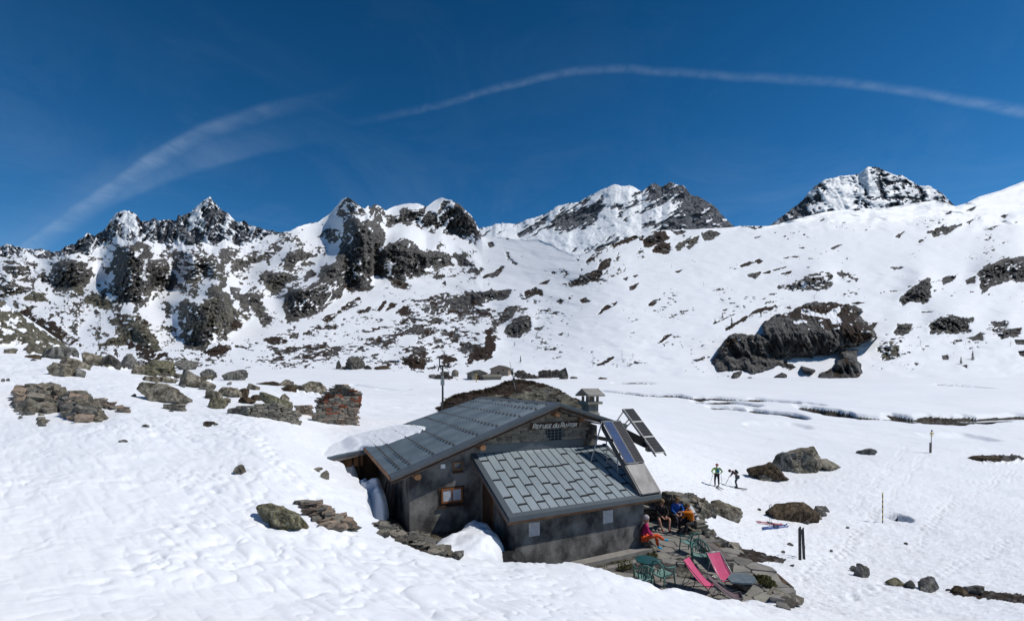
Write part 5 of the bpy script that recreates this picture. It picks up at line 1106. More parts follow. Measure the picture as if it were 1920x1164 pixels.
# ================================================================== dry stone work
def stone_run(parent, path, base, top, thick, mats, rs, cl=(.18, .42), ch=(.08, .15), closed=False, name='stone', jitter=.03, cap=260, lean=0, mseed=2, core=True):
    """one face of dry stones along a plan path; base(f), top(f) give heights along it"""
    n = 0; d = [0]
    for a, b in zip(path[:-1], path[1:]): d.append(d[-1]+math.hypot(b[0]-a[0], b[1]-a[1]))
    L = d[-1]
    def at(q):
        q = min(max(q, 0), L-1e-6)
        for i in range(len(d)-1):
            if q <= d[i+1]:
                f = (q-d[i])/(d[i+1]-d[i]); a, b = path[i], path[i+1]
                return a[0]+(b[0]-a[0])*f, a[1]+(b[1]-a[1])*f, math.atan2(b[1]-a[1], b[0]-a[0])
    zmin = min(base(i/20) for i in range(21)); zmax = max(top(i/20) for i in range(21))
    z = zmin
    pw = Vector(parent.location)
    if core:      # the wall's rubble filling, kept just inside the faces
        m = MB(); K = 14
        for i in range(K):
            f0, f1 = i/K, (i+1)/K; x0, y0, a0 = at(f0*L); x1, y1, a1 = at(f1*L-.001)
            q = []
            for (x, y, a, f) in ((x0, y0, a0, f0), (x1, y1, a1, f1)):
                nx, ny = -math.sin(a)*thick*.5, math.cos(a)*thick*.5; q.append((x-nx*.55, y-ny*.55, x+nx*.55, y+ny*.55, base(f)-.2, max(top(f)-.5, base(f)-.15)))
            A_, B_ = q
            m.hexa([Vector((A_[0], A_[1], A_[4]))-pw, Vector((B_[0], B_[1], B_[4]))-pw, Vector((B_[2], B_[3], B_[4]))-pw, Vector((A_[2], A_[3], A_[4]))-pw, Vector((A_[0], A_[1], A_[5]))-pw, Vector((B_[0], B_[1], B_[5]))-pw, Vector((B_[2], B_[3], B_[5]))-pw, Vector((A_[2], A_[3], A_[5]))-pw])
        m.build('rubble_core', M_EARTH, parent)
    while z < zmax and n < cap:
        h = rs.uniform(*ch); q = rs.uniform(0, .1)
        while q < L and n < cap:
            w = rs.uniform(*cl); f = min((q+w/2)/L, 1); 
            if base(f)-h*.6 <= z and z+h*.5 <= top(f):
                x, y, a = at(q+w/2); mat = mats(f, z) if callable(mats) else mats
                me = rs.choice(stone_variants(mat, 9, mseed))
                o = bpy.data.objects.new(name, me); C.objects.link(o); o.parent = parent
                o.location = Vector((x+rs.uniform(-jitter, jitter), y+rs.uniform(-jitter, jitter), z+h/2))-pw
                o.rotation_euler = (rs.uniform(-.08, .08), rs.uniform(-.09, .09), a+rs.uniform(-.08, .08)); o.scale = (w*1.12, thick*rs.uniform(.95, 1.15), h*1.18); n += 1
            q += w*.97
        z += h*.95
    return n
rs = random.Random(21)
def line(*uvY): return [tuple(PX(u, HV, Y).xy) for u, Y in uvY]
RU = march(625, 800); YR = RU.y
print('ruin at', RU)
zR = lambda v, Y: (HV-v)/F*Y
ruin = empty('stone_ruin', (RU.x, RU.y, RU.z), 'tall broken corner of a ruined dry stone house with rust-red lichen', 'ruin')
def rmat(f, z): return M_ORANGE if rs.random() < .16 and z > zR(790, YR) else (M_STONER if rs.random() < .35 else M_STONE)
# front face from the right corner towards the left, right-hand corner full height
def itp(tab):
    return lambda f: float(np.interp(f, [p[0] for p in tab], [p[1] for p in tab]))
Yf = YR
fA = line((582, Yf-.1), (668, Yf+1.2))
stone_run(ruin, fA, itp([(0, zR(797, Yf)), (1, zR(805, Yf+1.2))]), itp([(0, zR(790, Yf)), (.12, zR(768, Yf)), (.3, zR(752, Yf)), (.55, zR(742, Yf)), (1, zR(742, Yf+1))]), .45, rmat, rs, cap=170, cl=(.2, .46), ch=(.09, .17))
fB = line((672, Yf+1.3), (668, Yf+2.0), (640, Yf+2.6), (612, Yf+3.2), (598, Yf+3.4))
stone_run(ruin, fB, itp([(0, zR(758, Yf+2)), (1, zR(775, Yf+3.4))]), itp([(0, zR(742, Yf+1.3)), (.2, zR(735, Yf+2)), (.38, zR(722, Yf+2.4)), (.6, zR(719, Yf+2.8)), (.8, zR(731, Yf+3.1)), (1, zR(745, Yf+3.3))]), .5, rmat, rs, cap=125, cl=(.26, .55), ch=(.12, .2))
low = empty('stone_ruin', tuple(march(500, 790)), 'low crumbling grey stone wall running left from the ruined corner', 'ruin')
p5_ = [march(u, v) for u, v in ((430, 778), (470, 784), (520, 792), (556, 800))]
fC = [(p.x, p.y) for p in p5_]; gz = [p.z for p in p5_]; Yc = p5_[1].y
stone_run(low, fC, lambda f: float(np.interp(f, [0, .33, .7, 1], gz))-.1, lambda f: float(np.interp(f, [0, .33, .7, 1], [gz[0]+.25, gz[1]+.55, gz[2]+.95, gz[3]+.6])), .5, M_STONE, rs, cap=190)
fD = line((552, YR+1.2), (584, YR+1.8))
stone_run(low, fD, lambda f: zR(796, YR+1.4), lambda f: zR(761, YR+1.4), .4, lambda f, z: M_STONER if rs.random() < .6 else M_STONE, rs, cap=60)
stub = empty('stone_stub', tuple(march(323, 767)), 'small square stub of stacked stones below the long tan slab', 'ruin')
pS = march(323, 767); stone_run(stub, [(pS.x-.45, pS.y), (pS.x+.45, pS.y+.1)], lambda f: pS.z-.1, lambda f: pS.z+.42, .4, M_STONE, rs, cap=24, cl=(.15, .3), ch=(.06, .1))
# heaps of loose stones
def heap(name, label, poly, n, size, hmax, mats, cat, seed, spread=0, flat=.95, cap_h=None):
    r = random.Random(seed); us = [p[0] for p in poly]; vs = [p[1] for p in poly]
    c = march(sum(us)/len(us), sum(vs)/len(vs)); root = empty(name, tuple(c), label, cat)
    k = 0; tries = 0
    while k < n and tries < n*40:
        tries += 1
        u, v = r.uniform(min(us), max(us)), r.uniform(min(vs), max(vs))
        sd = float(poly_sd(np.array([u]), np.array([v]), poly)[0])
        if sd < 0: continue
        p = march(u, v); s = r.uniform(*size)
        h = hmax*min(1, sd/14)*r.random()
        mt = r.choice(mats)
        o = bpy.data.objects.new('stone', r.choice(stone_variants(mt, 9, 4))); C.objects.link(o); o.parent = root
        o.location = p-c+Vector((0, 0, h+s*.1)); tl = .45 if flat < .6 else 1; o.rotation_euler = (r.uniform(-.6, .6)*tl, r.uniform(-.5, .5)*tl, r.uniform(0, 6.28)); o.scale = (s*r.uniform(.8, 1.3), s*r.uniform(.8, 1.1), s*flat*r.uniform(.8, 1.15)); k += 1
    return root
heap('rubble_heap', 'big heap of grey and reddish boulder rubble on the left slope', [(30, 748), (40, 735), (70, 730), (100, 732), (135, 748), (155, 748), (172, 765), (188, 790), (170, 797), (140, 790), (110, 770), (70, 778), (40, 765)], 230, (.25, .6), .5, [M_STONE, M_STONE, M_STONE, M_ROCKG, M_ROCK, M_STONER], 'rubble heap', 31)
heap('stone_scatter', 'few loose stones lying in snow under the grey rubble heap', [(28, 765), (60, 772), (100, 785), (80, 800), (40, 785)], 14, (.15, .4), .0, [M_STONE, M_ROCKG], 'stones', 32)
heap('stone_row', 'long low row of thin stones right of the rubble heap', [(165, 756), (185, 752), (215, 762), (242, 772), (236, 779), (200, 768), (170, 764)], 60, (.18, .38), .2, [M_STONE, M_STONER], 'stone row', 33, flat=.45)
heap('stone_wall_remnant', 'curved remnant of layered flat stones on the near slope right of the lichen boulder', [(560, 950), (574, 953), (600, 962), (626, 978), (655, 985), (664, 1000), (640, 1004), (608, 998), (588, 980), (566, 962)], 90, (.18, .38), .35, [M_STONE, M_STONE, M_STONER], 'stone wall', 34, flat=.4)
heap('stone_row', 'row of flat stones edging the hollow in front of the hut', [(704, 982), (722, 985), (740, 998), (765, 1004), (800, 1004), (800, 1012), (815, 1030), (860, 1046), (858, 1054), (818, 1046), (790, 1030), (760, 1018), (720, 1004)], 80, (.18, .36), .14, [M_STONE, M_STONE, M_ROCKG], 'stone row', 35, flat=.5)
heap('stone_heap', 'grey stones piled along the lower edge of the oval heather mound', [(1490, 965), (1515, 958), (1548, 955), (1546, 972), (1520, 982), (1492, 978)], 34, (.25, .45), .2, [M_STONE, M_ROCKG], 'stone heap', 36)
heap('stone_heap', 'jumble of slabs around a hollow at the lower right corner of the terrace', [(1445, 1115), (1470, 1112), (1490, 1125), (1486, 1145), (1462, 1148), (1440, 1135)], 20, (.25, .5), .1, [M_SLAB, M_STONE], 'stone heap', 37, flat=.35)
# tumbled wall round the back of the terrace
tw = empty('terrace_wall', tuple(PZ(1270, 985, -6.4)), 'curved dry stone wall sheltering the back of the terrace', 'stone wall')
pts = [PZ(u, v, -6.4) for u, v in ((1208, 966), (1225, 968), (1262, 978), (1290, 985), (1312, 998))]
fT = [(pts[0].x-.6, pts[0].y+.1)]+[(p.x, p.y) for p in pts]
stone_run(tw, fT, lambda f: -6.6, itp([(0, -5.55), (.3, -5.35), (.55, -5.0), (.75, -5.35), (1, -6.0)]), .55, lambda f, z: M_STONE if rs.random() < .7 else M_ROCK, rs, cap=290, cl=(.2, .4), ch=(.11, .2), jitter=.08)
heap('stone_heap', 'grey stones tumbled behind the terrace wall beside the leaning white ski', [(1285, 935), (1305, 938), (1335, 955), (1340, 972), (1318, 985), (1295, 978)], 55, (.25, .5), .45, [M_STONE, M_ROCKG, M_ROCK], 'stone heap', 38)
heap('stone_edging', 'broken stone edging between the terrace and the trodden snow', [(1296, 1000), (1320, 998), (1345, 1015), (1385, 1030), (1380, 1040), (1345, 1030), (1310, 1012)], 34, (.22, .5), .18, [M_ROCKG, M_STONE], 'stones', 39)
# ------------------------------------------------------------------ knoll behind the hut
kb = [(822, 768), (835, 752), (850, 742), (880, 735), (905, 732), (930, 724), (945, 716), (975, 712), (1000, 716), (1025, 722), (1050, 732), (1070, 745), (1090, 752), (1100, 768), (1100, 800), (960, 810), (830, 800)]
def knoll():
    Yk = 31.; U, V = np.meshgrid(np.arange(812, 1110, 1.2), np.arange(706, 806, 1.2))
    sd = poly_sd(U, V, kb)+2.2*fbm(U/6, V/5, 4, 501)
    Yv = np.interp(V, [708, 735, 770, 806], [36.5, 33.5, 30.5, 28.5])
    Y = Yv-1.2*np.sqrt(np.clip(sd/20, 0, 1))+.45*fbm(U/22, V/9, 5, 502)+.3*ridged(U/30, V/5, 4, 503)
    Y = np.where(sd < 0, Y+.8, Y)
    e = np.maximum(sstep(-(V-(np.interp(U, [820, 900, 960, 1000, 1060, 1100], [790, 745, 742, 722, 735, 770])))+5*fbm(U/10, V/6, 4, 504), -2, 5), sstep(fbm(U/22, V/5, 4, 505), .3, .45))
    X = (U-CU)/F*Y; Z = (HV-V)/F*Y; c = (4.0*0+float(X.mean()), float(Y.mean()), float(Z.min()))
    me = grid_mesh('rock_outcrop', X-c[0], Y-c[1], Z-c[2], {'rock': sd*0+1, 'earth': e, 'lichen': sd*0+.62}, keep=sd > -2.5)
    o = link('rock_outcrop', me, M_KN, loc=c); props(o, 'rocky knoll with brown heather right behind the hut roof', 'rock')
    return c
M_KN = snow_rock_mat('knoll_rock', .7)
knoll()
# low scrub tufts on the knoll's rim
def tuft_mesh(seed, n=60, rad=.3, h=.3):
    r = random.Random(seed); vs, fs = [], []
    for i in range(n):
        a = r.uniform(0, 6.28); q = r.random()**.5*rad; b = Vector((q*math.cos(a), q*math.sin(a), r.uniform(0, h*.5*(1-q/rad*.6))))
        d = Vector((r.gauss(0, 1), r.gauss(0, 1), r.uniform(.2, 1.4))).normalized()*r.uniform(.4, 1)*h*.55; s = Vector((r.gauss(0, 1), r.gauss(0, 1), r.gauss(0, .5))).normalized()*r.uniform(.02, .045)
        k = len(vs); vs += [b-s, b+s, b+d+s*.5, b+d-s*.4]; fs.append((k, k+1, k+2, k+3))
    return mesh_from('heather_tuft', vs, fs)
tm = [tuft_mesh(i) for i in range(4)]
for t_ in tm: t_.materials.append(M_HEATH)
r = random.Random(77); labs = 0
allv = []
m = MB()
for i in range(120):
    f = r.random()**1.5; u = 824+f*272; v = float(np.interp(u, [p[0] for p in kb[:14]], [p[1] for p in kb[:14]]))+abs(r.gauss(0, 3.5)); Y = float(np.interp(v, [708, 735, 770], [36.3, 33.2, 30.4]))-.25
    p = PX(u, v+2, Y); s = r.uniform(.5, 1.25)*(1 if f < .65 else .5); t_ = r.choice(tm)
    m.add([Vector(q.co)*s+p for q in t_.vertices], [tuple(q.vertices) for q in t_.polygons])
o = m.build('heather', M_HEATH); props(o, 'brown dwarf heather fringing the knoll behind the hut', 'heather', kind='stuff')
# tufts of dry grass by the annex curb and by the round stone table
m = MB()
for (u, v, n_) in ((1160, 1062, 10), (1175, 1058, 8), (1218, 1044, 10), (1430, 1085, 14), (1440, 1095, 12), (1130, 1068, 6)):
    for i in range(n_):
        p = PZ(u+r.uniform(-8, 8), v+r.uniform(-3, 3), -6.37); t_ = r.choice(tm); s = r.uniform(.35, .7)
        m.add([Vector(q.co)*s+p for q in t_.vertices], [tuple(q.vertices) for q in t_.polygons])
o = m.build('grass_tufts', simple('dry_grass', (.05, .055, .015), (.11, .10, .04), 6, .9)); props(o, 'olive grass tufts growing between the paving stones', 'grass', kind='stuff')
# ================================================================== far hamlet
def far_hut(u0, u1, v_base, h_wall, h_roof, depth, yaw, label, roofc=M_ROCKF, ruin_=False, wallm=M_STONE, gable_front=True, door=True):
    p = march((u0+u1)/2, v_base); w = (u1-u0)/F*p.y
    root = empty('stone_hut', tuple(p+Vector((0, 0, -.3))), label, 'hut' if not ruin_ else 'ruin', rotz=yaw)
    a, b = w/2, depth/2; H_ = h_wall+.3; T_ = H_+h_roof
    m = MB()
    if gable_front: m.add([(-a, -b, 0), (a, -b, 0), (a, b, 0), (-a, b, 0), (-a, -b, H_), (a, -b, H_), (a, b, H_), (-a, b, H_), (0, -b, T_-.12), (0, b, T_-.12)], [(0, 1, 5, 8, 4), (2, 3, 7, 9, 6), (1, 2, 6, 5), (3, 0, 4, 7), (0, 3, 2, 1)])
    else: m.add([(-a, -b, 0), (a, -b, 0), (a, b, 0), (-a, b, 0), (-a, -b, H_), (a, -b, H_), (a, b, H_), (-a, b, H_), (-a, 0, T_-.12), (a, 0, T_-.12)], [(0, 1, 5, 4), (2, 3, 7, 6), (1, 2, 6, 9, 5), (3, 0, 4, 8, 7), (0, 3, 2, 1)])
    m.build('wall', wallm, root)
    if not ruin_:
        m = MB(); e = .35
        if gable_front:
            for sg in (-1, 1):
                m.hexa([Vector(q) for q in ((0, -b-e, T_-.15), (sg*(a+e), -b-e, H_-.2), (sg*(a+e), b+e, H_-.2), (0, b+e, T_-.15), (0, -b-e, T_+.05), (sg*(a+e), -b-e, H_), (sg*(a+e), b+e, H_), (0, b+e, T_+.05))])
        else:
            for sg in (-1, 1):
                m.hexa([Vector(q) for q in ((-a-e, 0, T_-.15), (-a-e, sg*(b+e), H_-.2), (a+e, sg*(b+e), H_-.2), (a+e, 0, T_-.15), (-a-e, 0, T_+.05), (-a-e, sg*(b+e), H_), (a+e, sg*(b+e), H_), (a+e, 0, T_+.05))])
        m.build('roof', roofc, root)
        if door:
            MB().box((-a*.1, -b-.03, .9), (.9, .05, 1.5)).build('door', M_WOODD, root); MB().box((a*.45, -b-.03, H_-.5), (.5, .05, .5)).build('window', M_DARK, root)
    return root
far_hut(880, 908, 711, 1.9, 1.0, 6, .35, 'far gabled stone hut, nearer of the two whole ones', gable_front=True)
far_hut(905, 938, 712, 1.0, .7, 4, .2, 'low lean-to hut against the right side of the nearer far hut', roofc=M_STONE, door=False, gable_front=False)
far_hut(924, 958, 705, 2.6, 1.2, 6, -.3, 'far stone hut with dark left side, behind the nearer one', gable_front=True, wallm=M_STONER)
M_RUF = simple('far_ruin_stone', (.07, .06, .055), (.17, .15, .13), 2, .95, .6, 8, rnd=.6)
def far_ruin(poly, label, seed):
    us = [p[0] for p in poly]; vs = [p[1] for p in poly]; p = march(sum(us)/len(us), max(vs)); rr = random.Random(seed); root = empty('ruined_hut', tuple(p), label, 'ruin')
    n = 0
    v = max(vs)+1
    while v > min(vs):
        u = min(us)
        while u < max(us):
            if poly_sd(np.array([u]), np.array([v]), poly)[0] > -.5:
                q = PX(u, v, p.y+rr.uniform(-.4, .4)); s = rr.uniform(.35, .7)
                o = bpy.data.objects.new('stone', rr.choice(stone_variants(M_RUF, 6, 6))); C.objects.link(o); o.parent = root; o.location = q-p; o.scale = (s*1.3, s*1.6, s*.85); o.rotation_euler = (rr.uniform(-.3, .3), rr.uniform(-.3, .3), rr.uniform(0, 3))
            u += 2.4
        v -= 1.9
far_ruin([(964, 705), (968, 697), (978, 694), (986, 700), (990, 706), (984, 710), (966, 706)], 'first roofless far ruin right of the two huts', 1)
far_ruin([(984, 709), (990, 701), (1000, 703), (1008, 706), (1008, 710)], 'lowest of the far ruins, a mere stone pile between two higher ones', 2)
far_ruin([(1008, 709), (1010, 698), (1020, 694), (1032, 694), (1034, 708)], 'dark walled far ruin left of the arched one', 3)
far_ruin([(1033, 708), (1034, 698), (1043, 693), (1052, 697), (1053, 708)], 'rightmost far ruin with a rounded gable', 4)
far_ruin([(816, 710), (818, 704), (828, 703), (828, 697), (840, 696), (841, 704), (850, 706), (846, 710)], 'reddish far ruin with a square chimney-like stump behind the wind turbine', 5)
# ================================================================== trees
M_NEEDLE = simple('spruce_needles', (.018, .03, .014), (.04, .06, .028), 6, .9)
M_BARK = simple('bark', (.05, .035, .025), (.1, .075, .055), 6, .95)
def conifer(u, v, hpx, label, hill=True, seed=0, group='small spruces on the right-hand slope'):
    p = hillpt(u, v) if hill else march(u, v); h = hpx/F*p.y; r = random.Random(seed)
    p = p+Vector((0, -1.0, 0)); root = empty('spruce_tree', tuple(p), label, 'tree', group)
    MB().tube([(0, 0, -.3), (0, 0, h*.5), (0, 0, h*.97)], [h*.025, h*.016, .01], 6).build('trunk', M_BARK, root)
    m = MB(); n = 13
    for i in range(n):
        z = h*(.1+.88*i/n); rad = h*.21*(1-i/n)**.8*r.uniform(.8, 1.15)+.04
        for k in range(9):
            a = r.uniform(0, 6.28); ca, sa_ = math.cos(a), math.sin(a); q = rad*r.uniform(.65, 1.1); wd = .09*h*(1-i/n*.7)*r.uniform(.6, 1); dz = -h*.035*r.uniform(.4, 1.6)
            m.add([(0, 0, z+h*.04), (ca*q*.6-sa_*wd, sa_*q*.6+ca*wd, z+dz*.4), (ca*q, sa_*q, z+dz), (ca*q*.6+sa_*wd, sa_*q*.6-ca*wd, z+dz*.4)], [(0, 1, 2, 3)])
    m.build('crown', M_NEEDLE, root); return root
for i, (u, v, hh, lab) in enumerate([(1797, 682, 14, 'shorter left spruce of the pair on the lower right slope'), (1819, 675, 18, 'taller right spruce of the pair on the lower right slope'), (1339, 606, 10, 'thin spruce at the lower end of the left heather stripe'), (1353, 597, 12, 'spruce midway up the left heather stripe'), (1370, 611, 17, 'largest spruce beside the right heather stripe, left of the huge outcrop'), (1425, 594, 9, 'small spruce above the huge outcrop near its left side'),
     (976, 679, 13, 'lone spruce on the slope above the far huts'), (965, 648, 8, 'tiny spruce on the slope left of the lone one above the far huts'), (1006, 631, 7, 'tiny spruce high on the middle slope'), (1007, 655, 7, 'tiny spruce between the far huts and the middle rocks'), (1065, 630, 7, 'tiny spruce farther right on the middle slope'), (592, 650, 8, 'tiny dark spruce among the boulder field beyond the lake')]):
    conifer(u, v, hh, lab, seed=i)
def bare_tree(u, v, hpx, label, seed, lean=0, spread=.5):
    p = hillpt(u, v)+Vector((0, -1, 0)); h = hpx/F*p.y; r = random.Random(seed); root = empty('bare_larch', tuple(p), label, 'tree', 'bare larches on the right-hand slope')
    MB().tube([(0, 0, -.3), (lean*h*.5, 0, h*.5), (lean*h, 0, h)], [h*.018, h*.012, .01], 5).build('trunk', M_TWIG, root)
    m = MB()
    for i in range(26):
        f = r.uniform(.12, .95); a = r.uniform(0, 6.28); L = h*spread*(1-f)*r.uniform(.5, 1.1)+h*.04
        b = Vector((lean*h*f, 0, h*f)); e = b+Vector((math.cos(a)*L, math.sin(a)*L, L*.5)); m.tube([b, e], [h*.006, h*.002], 3, False)
    m.build('branches', M_TWIG, root)
M_TWIG = simple('bare_twigs', (.16, .13, .12), (.25, .21, .19), 5, .9)
for i, (u, v, hh, lab, sp_) in enumerate([(1111, 686, 24, 'tall bare larch low on the middle slope', .3), (1165, 671, 14, 'bare larch right of the tall one on the middle slope', .45), (1185, 672, 10, 'low bushy bare larch beside the middle one', 1.0), (1525, 563, 12, 'bare pinkish shrub above the huge outcrop', .8), (1258, 503, 8, 'bare larch high on the open right slope', .35), (1318, 536, 8, 'thin bare larch on the middle of the right slope', .35), (1722, 648, 12, 'bare bush beside the rocks right of the huge outcrop', 1.0), (1890, 650, 12, 'bare bush near the right picture edge', 1.0), (1090, 582, 8, 'faint bare larch above the far huts slope', .35), (1579, 425, 8, 'bare shrub group just under the right-hand skyline', .9)]):
    bare_tree(u, v, hh, lab, i+50, spread=sp_)
# ================================================================== terrace paving
TZ = -6.4
ter = bpy.data.objects.new('terrace', None); C.objects.link(ter); ter.location = (6, 16, TZ); ter.empty_display_size = .3
TP = [(HW(5.95, -2.9).x, HW(5.95, -2.9).y), (HW(5.95, .3).x, HW(5.95, .3).y), (7.4, 20.6), (8.3, 20.2), (8.15, 18.6), (8.25, 17.2), (8.75, 16.0), (9.0, 14.9), (8.9, 13.9), (8.2, 12.7), (5.2, 11.8), (3.2, 11.9), (2.6, 13.3), HW(2.4, -4.1).xy[:], HW(5.6, -4.0).xy[:], HW(5.9, -3.4).xy[:]]
TP = [(float(a), float(b)) for a, b in TP]
tpa = np.array(TP)
bx0, by0 = tpa.min(0); bx1, by1 = tpa.max(0)
r = random.Random(5); seeds = []
g = .78; yy_ = by0-.6; row = 0
while yy_ < by1+.6:
    xx_ = bx0-.6+(row % 2)*g*.5
    while xx_ < bx1+.6:
        seeds.append((xx_+r.uniform(-.27, .27), yy_+r.uniform(-.24, .24))); xx_ += g*r.uniform(.9, 1.2)
    yy_ += g*.72; row += 1
def clip_half(poly, nx, ny, c):      # keep n.p <= c
    out = []
    for i in range(len(poly)):
        a, b = poly[i], poly[(i+1) % len(poly)]; da = nx*a[0]+ny*a[1]-c; db = nx*b[0]+ny*b[1]-c
        if da <= 0: out.append(a)
        if (da < 0 < db) or (db < 0 < da): t = da/(da-db); out.append((a[0]+(b[0]-a[0])*t, a[1]+(b[1]-a[1])*t))
    return out
ang = R(18)
for i, sd_ in enumerate(seeds):
    if float(poly_sd(np.array([sd_[0]]), np.array([sd_[1]]), TP)[0]) < .12: continue
    P_ = [(sd_[0]-1, sd_[1]-1), (sd_[0]+1, sd_[1]-1), (sd_[0]+1, sd_[1]+1), (sd_[0]-1, sd_[1]+1)]
    for j, o_ in enumerate(seeds):
        if j == i: continue
        dx, dy = o_[0]-sd_[0], o_[1]-sd_[1]; L = math.hypot(dx, dy)
        if L > 2.4: continue
        dx /= L; dy /= L; P_ = clip_half(P_, dx, dy, dx*sd_[0]+dy*sd_[1]+L/2-.014)
        if not P_: break
    if len(P_) < 3: continue
    cx = sum(p[0] for p in P_)/len(P_); cy = sum(p[1] for p in P_)/len(P_); Q = []
    for k in range(len(P_)):
        a, b = P_[k], P_[(k+1) % len(P_)]; Q.append(((a[0]*.86+b[0]*.14), (a[1]*.86+b[1]*.14))); Q.append(((a[0]*.5+b[0]*.5+r.uniform(-.02, .0)*(a[0]-cx)), (a[1]*.5+b[1]*.5)+r.uniform(-.02, .0)*(a[1]-cy))); Q.append(((a[0]*.14+b[0]*.86), (a[1]*.14+b[1]*.86)))
    n = len(Q); h = r.uniform(-.012, .02); tx, ty = r.uniform(-.02, .02), r.uniform(-.02, .02)
    top = [Vector((x-6, y-16, h+(x-cx)*tx+(y-cy)*ty)) for x, y in Q]; mid = [Vector(((x-cx)*1.0+cx-6, (y-cy)*1.0+cy-16, h-.12)) for x, y in Q]
    ins = [Vector(((t.x-(cx-6))*.965+cx-6, (t.y-(cy-16))*.965+cy-16, t.z+.012)) for t in top]
    me = mesh_from('paving_stone', ins+top+mid, [tuple(range(n))]+[(k+n, (k+1) % n+n, (k+1) % n, k) for k in range(n)]+[(k+2*n, (k+1) % n+2*n, (k+1) % n+n, k+n) for k in range(n)])
    link('paving_stone', me, M_SLAB, ter)
ter['kind'] = 'structure'
bed = MB(); n = len(TP); bed.add([(x-6, y-16, -.055) for x, y in TP]+[(x-6, y-16, -.5) for x, y in TP], [tuple(range(n-1, -1, -1))] if False else [tuple(range(n))]+[(i+n, (i+1) % n+n, (i+1) % n, i) for i in range(n)])
bed.build('bedding_soil', M_EARTH, ter)
# concrete kerb, second lower step and plank along the annex
m = MB(); hbox(m, 1.8, 5.98, -3.42, -3.05, -6.6, -6.24); tag1(m, 'kerb', M_PLASTER2, 'pale concrete ledge running along the foot of the annex wall', 'kerb')
m = MB(); hbox(m, 3.0, 5.0, -4.0, -3.80, -6.5, -6.29); tag1(m, 'stone_beam', M_PLASTER2, 'long pale stone beam lying parallel to the annex ledge', 'stone beam')
# shelf of rock in front of annex: rounded black tarpaulin
m_ = rock_mesh(900, (1.15, .7, .42), 4, 5, .07, 'tarpaulin'); o = link('tarpaulin', m_, M_BLACK, loc=HW(.02, -3.25, -5.62)+Vector((0, 0, 0)), rot=(0, 0, .3)); props(o, 'crumpled black tarpaulin at the foot of the annex left corner', 'tarpaulin')
# ================================================================== furniture
M_GREEN = simple('green_garden_plastic', (.045, .12, .105), (.075, .175, .15), 6, .55)
M_GREENL = simple('faded_green_plastic', (.12, .22, .19), (.17, .28, .25), 6, .55)
M_TEAL = simple('dark_teal_plastic', (.006, .05, .055), (.01, .075, .08), 6, .45)
def arc(cx, cy, rx, ry, a0, a1, n, z): return [(cx+rx*math.cos(R(a0+(a1-a0)*i/n)), cy+ry*math.sin(R(a0+(a1-a0)*i/n)), z) for i in range(n+1)]
def garden_chair(u, v, rz, label, slats=False, mat=None):
    """round-backed resin armchair; front faces local -Y"""
    mat = mat or M_GREEN
    p = PZ(u, v, TZ+.03); t = empty('garden_chair', p, label, 'chair', 'green garden chairs on the terrace', rz)
    m = MB(); n = 10; ring = []
    for i in range(n+1):
        x = -.22+.44*i/n; ring.append(x)
    V_, F_ = [], []
    for j in range(7):
        y = -.24+.46*j/6
        for x in ring: V_.append((x*(1-.12*j/6), y, .42-.035*math.cos(x/.22*1.2)-.03*j/6+(.02 if j == 0 else 0)))
    for j in range(6):
        for i in range(n): a = j*(n+1)+i; F_.append((a, a+1, a+n+2, a+n+1))
    k = len(V_); V2 = [(x, y, z-.025) for x, y, z in V_]
    m.add(V_+V2, F_+[tuple(q+k for q in reversed(f)) for f in F_]+[(i, i+k, i+1+k, i+1) for i in range(n)]+[(6*(n+1)+i+1, 6*(n+1)+i+1+k, 6*(n+1)+i+k, 6*(n+1)+i) for i in range(n)], True); m.build('seat', M_GREENL if mat is M_GREEN else mat, t)
    for sx in (-1, 1):
        MB().tube([(sx*.27, -.26, 0), (sx*.245, -.22, .40), (sx*.27, -.2, .64)], [.02, .025, .02], 6).build('leg', mat, t)
        MB().tube([(sx*.24, .28, 0), (sx*.2, .2, .42)], [.02, .026], 6).build('leg', mat, t)
        MB().tube([(sx*.27, -.23, .645), (sx*.285, -.05, .66), (sx*.26, .13, .68), (sx*.17, .24, .74)], [.026, .028, .025, .022], 6).build('armrest', mat, t)
    m = MB(); pts = [(-.19, .19, .42), (-.22, .23, .6), (-.17, .28, .78), (0, .31, .86), (.17, .28, .78), (.22, .23, .6), (.19, .19, .42)]
    m.tube(pts, .022, 6)
    if slats:
        for x in (-.12, -.06, 0, .06, .12): m.bar((x*.9, .2, .42), (x, .30, .85-.3*abs(x)), .032, .012, up=(0, 1, 0))
    else:
        m.tube([(-.05, .2, .42), (-.02, .25, .55), (0, .27, .60), (.02, .25, .55), (.05, .2, .42)], .014, 5)
        m.tube([(-.12, .27, .56), (0, .29, .60), (.12, .27, .56)], .014, 5)
    m.build('backrest', mat, t); return t
garden_chair(1293, 1036, R(-150), 'pale green garden chair farthest back, facing the empty paving near the orange jumper')
garden_chair(1312, 1060, R(-15), 'green garden chair just left of the pink deckchair with the wide sling', slats=True)
garden_chair(1243, 1098, R(125), 'round-backed green garden chair right of the round table')
garden_chair(1207, 1104, R(-185), 'green garden chair with slatted back half behind the near snow edge', slats=True)
